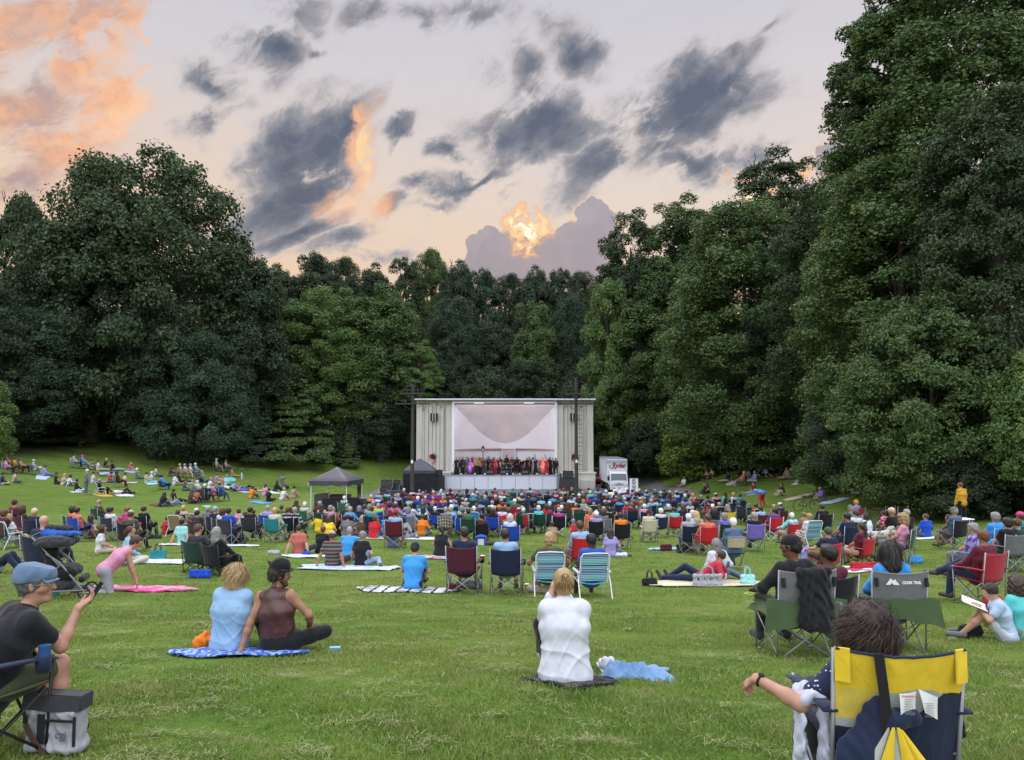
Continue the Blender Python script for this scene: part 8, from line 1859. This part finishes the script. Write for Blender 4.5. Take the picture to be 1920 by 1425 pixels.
# --- two olive and grey chairs at the right
def olive_chair(px, py, label, jacket, logo, off):
 x, y, z = hit(px, py); rz = face_stage(x, y, off); t = near_chair((x, y, z), rz, label, None, 'olive', M_TUBE, w=.60, hb=.98, scale=1.02)
 bk = lambda u_, v_: ((u_-.5)*.60*(1.0+.05*v_), -.23-.12*v_-.04*(1-(2*u_-1)**2), .42+.56*v_-(.03*(1-(2*u_-1)**2) if v_ > .93 else 0))
 mb = MB(); mb.sheet(bk, 13, 13, .012); g_ = obj('backrest', mb, fabric((.19, .19, .20)), t)
 mb = MB(); mb.sheet(lambda u_, v_: ((u_-.5)*.90*(1+.10*v_), -.30-.06*math.cos((u_-.5)*3)-.03*v_, .66-.30*v_*(.75+.35*abs(2*u_-1))+.012*math.sin(u_*17)), 25, 9, .010); obj('apron', mb, fabric((.060, .095, .040)), t)
 for s in (-1, 1):
  mb = MB(); mb.sheet(lambda u_, v_: (s*(.30+.13*v_), -.30+.52*u_, .64-.16*v_*(1.0)+.02*math.sin(u_*5)), 8, 6, .010); obj('side_pocket', mb, fabric((.060, .095, .040)), t)
  mb = MB(); mb.tube([(s*.285, -.352, .90), (s*.285, -.37, .80)], .022, 8); obj('corner_cap', mb, M_BLACK, t)
 mb = MB(); mb.tube([(-.43+.055*math.cos(a), .16+.055*math.sin(a), .63) for a in np.linspace(0, 6.283, 17)], .010, 6, cap=False); mb.tube([(-.43+.045*math.cos(a), .16+.045*math.sin(a), .54) for a in np.linspace(0, 6.283, 13)], .006, 5, cap=False); obj('cup_holder', mb, fabric('lime'), t)
 if logo:
  mb = MB(); mb.add([(-.20, -.366, .83), (-.145, -.370, .905), (-.12, -.372, .875), (-.10, -.374, .895), (-.05, -.378, .83), (-.115, -.372, .83), (-.135, -.371, .855), (-.15, -.370, .83)], [(0, 7, 6, 1), (1, 6, 2), (2, 6, 5, 3), (3, 5, 4)]); mb.v[-1] += np.array([0, -.035, 0]); obj('mountain_logo', mb, M_LW, g_)
  text('OZARK TRAIL', .044, M_LW, g_, (.09, -.412, .855), rot=(R(78), 0, R(3)), ext=.001, bold=.001, sx=.8)
 if jacket:
  L_ = [((-.12, -.37, .97), (.20, -.37, .97), .035, .035, .03), ((-.05, -.385, .94), (-.03, -.41, .42), .035, .05, .05, (1, 0, 0), 2.4), ((.10, -.385, .94), (.12, -.40, .38), .035, .05, .05, (1, 0, 0), 2.4), ((.20, -.36, .9), (.22, -.36, .5), .03, .05, .04, (0, 1, 0), .8)]
  o = obj('jacket', pm(L_, .010, wrinkle(.010, 1.6, 2), name='jacket'), fabric('black'), None, (x, y, z), (0, 0, rz)); o.scale = (1.02,)*3; tag(o, 'black jacket thrown over the back of the left olive chair', 'jacket')
 return x, y, z, rz
x, y, z, rz = olive_chair(1490, 1226, 'grey and olive camp chair with black jacket over its back', True, False, 4)
P = pose('chair_arms', lean=-8, head=(0, 0, 48), twist=8); t, J = near_person((x, y, z), rz, P, 'man in black cap and black shirt looking left in the olive chair', 'brown', 'black', 'charcoal', 0, 1.05, 1.12, sleeve=.9, seed=21)
h = obj('cap', hair_mesh('cap', .006, 1), fabric('black'), t); h.matrix_local = head_matrix(J); h2 = obj('hair', hair_of('crop'), hairm('black'), t); h2.matrix_local = head_matrix(J); glasses(t, J, .0022)
o = obj('towel', towel_mesh(), fabric('grey'), None, (x+.36, y-.22, z+.60), (0, 0, rz)); tag(o, 'grey towel hanging right of the black jacket', 'towel')
A(1531, 0, 'h', 'chair', 'c:black', 'burgundy', 'charcoal', 'black', 'short', 'person in burgundy tee with black hair beyond the black jacket', d=9.3, q=1, sleeve=.3, skin='brown', scale=1.0)
x, y, z, rz = olive_chair(1667, 1216, 'grey and olive camp chair with white mountain logo on its back', False, True, -5)
P = pose('chair', lean=-6, head=(8, 0, -20)); t, J = near_person((x+.06, y+.02, z), rz, P, 'person with long black hair and bright blue shirt in the logo chair', 'brown', 'skyblue', 'charcoal', 1, 1.02, 1.12, sleeve=.9, seed=23)
hair_object(t, J, 'long', 'black', 500, 3, .24, .003, .15, .1, .10)
# --- boy in white tee at the right edge, reading
x, y, z = hit(1888, 1203); P = pose('knees', lean=14, head=(22, 0, 0), kn=[v3(-.14, .34, .42), v3(.13, .36, .40)], an=[v3(-.12, .60, .08), v3(.12, .56, .08)], ha=[v3(-.12, .36, .50), v3(.10, .34, .48)])
t, J = near_person((x, y, z), R(62), P, 'boy in white tee reading on the grass at the right edge', 'light', 'paleblue', 'white', 0, .86, 1.0, sleeve=.32, leg=.30, seed=25, shoes='grey')
h = obj('hair', hair_mesh('short', .006, 2), hairm('dark'), t); h.matrix_local = head_matrix(J)
M = Matrix.Translation((x, y, z)) @ Matrix.Rotation(R(62), 4, 'Z') @ Matrix.Scale(.86, 4)
mb = MB(); mb.box((-.11, 0, 0), (.22, .29, .012), rot=(0, .12, 0)); mb.box((.11, 0, 0), (.22, .29, .012), rot=(0, -.12, 0)); o = obj('open_book', mb, M_WHITE, None, M @ Vector((0, .42, .53)), (R(20), 0, R(62))); tag(o, 'open white book on the knees of the boy in white tee', 'book')
x, y, z = hit(1822, 1196); lump((x, y, z), .3, [((-.12, 0, .09), (.10, .02, .08), .095, .085, .05), ((.05, .04, .12), (.12, .02, .16), .06, .03, .03), ((-.16, -.04, .03), (.0, -.08, .03), .04, .03, .03)], 'black', 'black backpack lying beside the boy in white tee', 'backpack', 'backpack', .010, 2.2)
A(1921, 1196, 'b', 'cross', None, 'turquoise', 'khaki', 'brown', 'curly', 'person in turquoise top cut by the right edge', q=1, scale=.9, sleeve=.9)
x, y, z = hit(1862, 1138); t = thing('cooler_bag', 'dark red cooler bag under the right edge chairs', 'bag', (x, y, z), .2); obj('bag_body', pm([((-.12, 0, .10), (.12, 0, .10), .07, .07, .03, (0, 0, 1), 1.4)], .012, wrinkle(.004, 2, 1), name='bag_body'), fabric('crimson'), t); mb = MB(); mb.tube([(-.08, 0, .2), (-.05, 0, .27), (.05, 0, .27), (.08, 0, .2)], .010, 5); obj('handle', mb, fabric('black'), t)
# --- stroller, bending woman and pink towel
x, y, z = hit(118, 1120); rz = R(-75); t = thing('stroller', 'black stroller with blue and grey bundles on top at the left', 'stroller', (x, y, z), rz, scale=1.12)
for sx, yy, rr_ in ((-.26, -.30, .14), (.26, -.30, .14), (-.22, .36, .10), (.22, .36, .10)):
 mb = MB(); mb.tube([(sx+rr_*0, yy+rr_*.86*math.cos(a), rr_+rr_*.86*math.sin(a)) for a in np.linspace(0, 6.283, 21)], rr_*.14, 6, cap=False); w_ = obj('wheel', mb, M_TY, t)
 mb = MB(); mb.tube([(sx-.02, yy, rr_), (sx+.02, yy, rr_)], rr_*.2, 8)
 for k in range(6): a = k*math.pi/3; mb.tube([(sx, yy, rr_), (sx, yy+rr_*.8*math.cos(a), rr_+rr_*.8*math.sin(a))], .010, 4)
 obj('hub', mb, M_TUBE, w_)
for sx in (-.25, .25):
 mb = MB(); mb.tube([(sx, -.30, .15), (sx, .0, .55), (sx*.9, -.42, 1.02)], .014, 6); mb.tube([(sx*.9, .36, .12), (sx, .0, .60), (sx, -.2, .75)], .014, 6); mb.tube([(sx, -.30, .15), (sx*.9, .36, .14)], .014, 6); obj('side_frame', mb, M_TUBE, t)
mb = MB(); mb.tube([(-.225, -.42, 1.02), (.225, -.42, 1.02)], .018, 8); obj('handlebar', mb, M_TUBEB, t)
obj('seat', pm([((-.16, .05, .42), (.16, .05, .42), .11, .11, .05, (0, 1, 0), 1.7), ((-.16, -.16, .52), (.16, -.22, .80), .09, .08, .05), ((.16, -.16, .52), (-.16, -.22, .80), .09, .08, .05), ((-.15, .30, .30), (.15, .30, .30), .05, .05, .05)], .014, wrinkle(.006, 2, 1), name='seat'), fabric('black'), t)
obj('basket', pm([((-.16, -.05, .22), (.16, .02, .22), .09, .09, .05, (0, 1, 0), 2.2)], .016, wrinkle(.01, 2, 2), name='basket'), fabric('charcoal'), t)
obj('canopy', pm([((-.20, -.12, .90), (.20, -.12, .90), .12, .12, .05, (0, 1, 0), 2.4)], .016, wrinkle(.008, 2, 2), [lambda X_, Y_, Z_: .84-Z_], 'canopy'), fabric('charcoal'), t)
M = Matrix.Translation((x, y, z)) @ Matrix.Rotation(rz, 4, 'Z') @ Matrix.Scale(1.12, 4)
lump(M @ Vector((0, -.05, 1.0)), rz, [((-.1, -.30, .04), (.05, .30, .0), .07, .06, .05), ((.1, -.2, .02), (.1, .2, .02), .06, .06, .05)], 'blue', 'bright blue cloth bundle lying on the stroller', 'cloth_bundle', 'cloth', .012, 2)
lump(M @ Vector((-.05, -.12, 1.08)), rz, [((-.1, -.20, .04), (.05, .22, .03), .055, .05, .05)], 'charcoal', 'grey and black bundle on top of the blue cloth', 'cloth_bundle', 'cloth', .012, 2)
x, y, z = hit(100, 1116); t = thing('toy_bucket', 'turquoise and yellow toy bucket behind the man in flat cap', 'bucket', (x, y, z)); mb = MB(); mb.lathe([(.10, 0), (.13, .13)], n=16); obj('bucket', mb, mat('turquoise_plastic', (.08, .45, .50), .4), t); mb = MB(); mb.lathe([(.135, .13), (.14, .17), (.12, .18)], n=16); obj('lid', mb, mat('yellow_plastic', (.65, .50, .06), .4), t)
A(196, 1110, 'b', 'allfours', None, 'pink', 'lightgrey', 'brown', 'bun', 'woman in pale pink tank top bending over the pink towel', off=-58, sleeve=0, q=1, scale=1.05, skin='light', extra=dict(lean=48, head=(30, 0, 0)))
B(255, 1106, 2.1, .7, 'pink', 'long pink towel spread on the grass', pattern=('floral', 'hotpink', 3.5), irr=.2, th=.03, cat='towel', name='towel')
A(-12, 1075, 'b', 'lie', None, 'paleblue', 'navy', 'dark', 'short', 'person lying with raised dark knees at the left edge', off=-75, q=1, scale=1.05, extra=dict(kn=[v3(-.12, .34, .50), v3(.16, .36, .50)], an=[v3(-.12, .58, .07), v3(.16, .60, .07)]))
# --- small things on the lawn
def bag(px, py, w, hgt, c, label, handles=True, name='tote_bag', rz=0.0, c2=None, d_=.4):
 x, y, z = hit(px, py); t = thing(name, label, 'bag', (x, y, z), rz)
 obj('bag_body', pm([((-w/2+.05, 0, .06), (w/2-.05, 0, .06), .06, .06, .04, (0, 1, 0), 1.3), ((-w/2+.03, 0, hgt-.05), (w/2-.03, 0, hgt-.05), .035, .035, .05)]+[((-w/2+.05+k*(w-.1)/4, 0, .06), (-w/2+.04+k*(w-.08)/4, 0, hgt-.05), .055, .038, .05) for k in range(5)], .012, wrinkle(.008, 2.0, px % 7), name='bag_body'), fabric(c), t)
 if handles:
  for s in (-1, 1): mb = MB(); mb.tube([(-w*.22, s*.03, hgt-.05), (-w*.16, s*.05, hgt+.12), (0, s*.055, hgt+.17), (w*.16, s*.05, hgt+.12), (w*.22, s*.03, hgt-.05)], .010, 6); obj('handle', mb, fabric(c2 or c), t)
 return t
bag(1327, 1100, .62, .28, 'lightgrey', 'big pale canvas tote on the peach blanket')
bag(1218, 1098, .30, .16, 'black', 'small black bag alone on the grass left of the red hoodie', name='handbag')
bag(1402, 1096, .30, .22, 'aqua', 'pale turquoise bag at the right end of the peach blanket', name='handbag')
bag(296, 1050, .42, .28, 'teal', 'dark blue and green tote beside the light blue sweater', c2='navy')
bag(1625, 1068, .80, .20, 'crimson', 'long red padded bag on the ground between the red chairs', False, 'sports_bag')
bag(1279, 1036, .36, .26, 'charcoal', 'dark grey backpack on the pale blue mat', False, 'backpack')
bag(1249, 1033, .36, .22, 'burgundy', 'burgundy bundle left of the dark grey backpack', False, 'cloth_bundle')
bag(375, 1084, .46, .20, 'royal', 'shiny blue bag under the dark green low chair', False, 'dry_bag')
bag(1000, 1110, .26, .12, 'offwhite', 'small white paper bag left of the left striped chair legs', False, 'paper_bag')
bag(1022, 1112, .40, .14, 'beige', 'crumpled pale bag under the left striped beach chair', False, 'cloth_bag')
bag(1160, 1044, .5, .10, 'white', 'black and white cloth beside the girl in violet', False, 'cloth_bundle')
bag(925, 1023, .5, .14, 'charcoal', 'dark bags beside the blue and white cooler', False, 'sports_bag')
bag(848, 1108, .22, .14, 'maroon', 'dark red cloth at the end of the patterned blanket', False, 'cloth_bundle')
bag(882, 1104, .42, .20, 'grey', 'grey bag under the burgundy chair', False, 'sports_bag')
bag(530, 1002, .24, .14, 'white', 'small white bag left of the yellow shirts', False, 'cloth_bag')
bag(513, 1040, .34, .05, 'lightgrey', 'flat grey cap lying on the grass left of the salmon tee', False, 'sun_cap')
bag(574, 1042, .22, .12, 'royal', 'bright blue box bag beside the salmon tee', False, 'lunch_bag')
bag(1716, 1056, .34, .20, 'skyblue', 'bright blue bag hanging under the dark green chair', False, 'cloth_bag')
bag(290, 1010, .5, .16, 'charcoal', 'dark heap of bags right of the black chair', False, 'sports_bag')
x, y, z = hit(902, 1022); t = thing('cooler', 'blue soft cooler with white front left of the blue chair', 'cooler', (x, y, z), 0); mb = MB(); mb.box((0, 0, .16), (.34, .26, .30)); obj('bag_body', mb, fabric('royal'), t); mb = MB(); mb.box((0, -.136, .13), (.22, .01, .22)); obj('front_panel', mb, fabric('white'), t); mb = MB(); mb.sheet(lambda u_, v_: ((u_-.5)*.36, (v_-.5)*.30, .31+.07*math.sin(u_*3.1)*math.sin(v_*3.1)), 8, 6, .01); obj('lid', mb, fabric('royal'), t)
def cup(px, py, label, c=(.45, .02, .03), name='cup', held=None):
 x, y, z = hit(px, py) if held is None else held; t = thing(name, label, 'cup', (x, y, z)); mb = MB(); mb.lathe([(.028, 0), (.042, .115)], n=14); obj('cup_wall', mb, mat('red_plastic', c, .4), t); mb = MB(); mb.lathe([(.043, .112), (.046, .118), (.043, .124)], n=14); obj('rim', mb, M_WHITE, t)
cup(988, 1106, 'red plastic cup on the grass by the left striped chair')
x, y, z = hit(872, 1112); cup(0, 0, 'red cup in the holder of the burgundy chair', held=(x+.335, y+.2, z+.58))
x, y, z = hit(901, 1098); t = thing('wine_bottle', 'green wine bottle standing beside the burgundy chair', 'bottle', (x, y, z)); mb = MB(); mb.lathe([(.036, 0), (.037, .18), (.030, .21), (.014, .25), (.013, .31)], n=14); obj('glass', mb, mat('green_glass', (.015, .06, .02), .1, spec=.8), t); mb = MB(); mb.lathe([(.0378, .06), (.0378, .14)], n=14); obj('paper_label', mb, M_WHITE, t); mb = MB(); mb.lathe([(.0155, .27), (.0155, .315)], n=10); obj('capsule', mb, fabric('crimson'), t)
x, y, z = hit(1212, 1006); lump((x, y, z), 0, [((-.16, -.30, .85), (.16, -.32, .85), .04, .04, .03), ((-.12, -.32, .82), (-.14, -.34, .18), .04, .05, .05, (1, 0, 0), 2.0), ((.10, -.32, .82), (.06, -.34, .35), .04, .05, .05, (1, 0, 0), 1.8)], 'cream', 'pale yellow towel draped down the back of a chair', 'towel', 'towel', .012, 1.6, .014)
# bicycles
def bicycle(loc, rot, c, label, scale=1.0):
 t = thing('bicycle', label, 'bicycle', loc, 0, None, scale); t.rotation_euler = rot
 for yy in (-.52, .52):
  mb = MB(); mb.tube([(0, yy+.33*math.cos(a), .34+.33*math.sin(a)) for a in np.linspace(0, 6.283, 27)], .016, 6, cap=False); w_ = obj('wheel', mb, M_TY, t)
  mb = MB()
  for k in range(12): a = k*math.pi/6; mb.tube([(0, yy, .34), (0, yy+.32*math.cos(a), .34+.32*math.sin(a))], .0025, 3)
  obj('spokes', mb, M_STEEL, w_)
 fm = mat('bike_paint', c, .35, spec=.5); mb = MB()
 for a, b in (((0, -.05, .30), (0, -.17, .82)), ((0, -.05, .30), (0, .36, .70)), ((0, -.15, .74), (0, .34, .80)), ((0, -.05, .30), (0, -.52, .34)), ((0, -.15, .74), (0, -.52, .34)), ((0, .33, .90), (0, .52, .34))): mb.tube([a, b], .016, 6)
 obj('frame', mb, fm, t); mb = MB(); mb.tube([(-.24, .30, .98), (0, .33, .95), (.24, .30, .98)], .013, 6); obj('handlebar', mb, M_TUBEB, t)
 mb = MB(); mb.box((0, -.19, .87), (.13, .26, .05), taper=.6); obj('saddle', mb, M_BLACK, t); mb = MB(); mb.tube([(-.02, -.05, .30), (.02, -.05, .30)], .09, 14); mb.tube([(.06, -.05, .30), (.06, .02, .15)], .012, 5); mb.tube([(-.06, -.05, .30), (-.06, -.12, .45)], .012, 5); obj('crank', mb, M_STEEL, t); return t
x, y, z = hit(1145, 1018); bicycle((x, y, z+.12), (R(2), R(84), R(80)), (.35, .38, .40), 'grey bicycle lying on the grass behind the girl in violet')
x, y, z = hit(1512, 958); bicycle((x, y, z), (0, R(4), R(-80)), (.02, .02, .025), 'black bicycle standing on the lower right slope')
x, y, z = hit(1640, 1000); bicycle((x, y, z), (0, R(-4), R(-70)), (.02, .02, .025), 'dark bicycle behind the woman with long dark hair')
# white dog
x, y, z = hit(1652, 1030); t = thing('dog', 'white and grey dog standing beside the dark green chair', 'dog', (x, y, z), R(-90), scale=.95)
L_ = [((0, -.28, .46), (0, .18, .48), .115, .135, .06), ((0, .18, .50), (0, .30, .62), .10, .075, .05), ((0, .30, .66), (0, .40, .70), .075, .065, .04), ((0, .40, .68), (0, .52, .65), .05, .032, .03), ((0, -.34, .50), (0, -.52, .42), .03, .02, .03)]
for s in (-1, 1):
 L_ += [((s*.07, .18, .42), (s*.075, .16, .22), .06, .032, .04), ((s*.075, .16, .22), (s*.075, .17, .04), .030, .024, .02), ((s*.075, .17, .03), (s*.075, .22, .03), .028, .024, .02), ((s*.07, -.28, .42), (s*.08, -.22, .26), .085, .045, .04), ((s*.08, -.22, .26), (s*.08, -.34, .17), .042, .028, .02), ((s*.08, -.34, .17), (s*.08, -.30, .04), .026, .024, .02), ((s*.08, -.30, .03), (s*.08, -.25, .03), .028, .024, .02), ((s*.055, .32, .74), (s*.085, .30, .66), .022, .020, .02)]
obj('body', pm(L_, .014, wrinkle(.005, 3, 2), name='body'), fabric('offwhite', ('floral', 'grey', 4)), t)
mb = MB(); mb.lathe([(.012, -.012), (.016, 0), (.008, .012)], (0, .55, .655), 8); obj('nose', mb, M_BLACK, t)
# picnic tables and chairs near the hedge
x, y, z = hit(1806, 1002); t = thing('camp_table', 'small white folding table beside the man in grey cap', 'table', (x, y, z), .2); mb = MB(); mb.box((0, 0, .55), (.6, .45, .03)); obj('tabletop', mb, M_WHITE, t)
for s in (-1, 1): mb = MB(); mb.tube([(s*.26, -.2, 0), (-s*.26, -.2, .53)], .012, 5); mb.tube([(s*.26, .2, 0), (-s*.26, .2, .53)], .012, 5); obj('leg', mb, M_STEEL, t)
for px, py, lb in ((1660, 985, 'black camp chair left of two behind the checked shirt'), (1683, 987, 'black camp chair right of two behind the checked shirt')):
 x, y, z = hit(px, py); camp_chair((x, y, z), face_stage(x, y), 'black', lb, 'camp chairs of the audience', q=0)
A(1669, 953, 'h', 'chair', None, 'black', 'black', 'blond', 'crop', 'person in pale cap in the left black chair by the hedge', hat='cap', hatc='cream')
A(1697, 955, 'h', 'chair', None, 'black', 'beige', 'grey', 'short', 'person in black with bare arm at the hedge')
x, y, z = hit(531, 917); t = thing('stroller', 'grey stroller standing on the left slope above the crowd', 'stroller', (x, y, z), R(-60))
obj('seat', pm([((0, 0, .45), (0, -.15, .85), .20, .18, .06), ((0, .1, .4), (0, .35, .35), .14, .08, .05), ((0, -.12, .95), (0, .08, 1.0), .20, .12, .05)], .03, wrinkle(.01, 2, 1), name='seat'), fabric('grey'), t)
for sx in (-.24, .24):
 for yy in (-.3, .35): mb = MB(); mb.tube([(sx-.02, yy, .13), (sx+.02, yy, .13)], .13, 12); obj('wheel', mb, M_TY, t)
 mb = MB(); mb.tube([(sx, .35, .13), (sx, -.1, .6), (sx, -.42, 1.02)], .015, 5); mb.tube([(sx, -.3, .13), (sx, .1, .6)], .015, 5); obj('side_frame', mb, M_TUBE, t)
# short marker post on the left slope
x, y, z = hit(611, 869); mb = MB(); mb.tube([(0, 0, 0), (0, 0, .75)], .05, 6); o = obj('marker_post', mb, mat('post_wood', (.30, .25, .17), .8), None, (x, y, z)); tag(o, 'short wooden post on the grass slope left of the spruce', 'post')
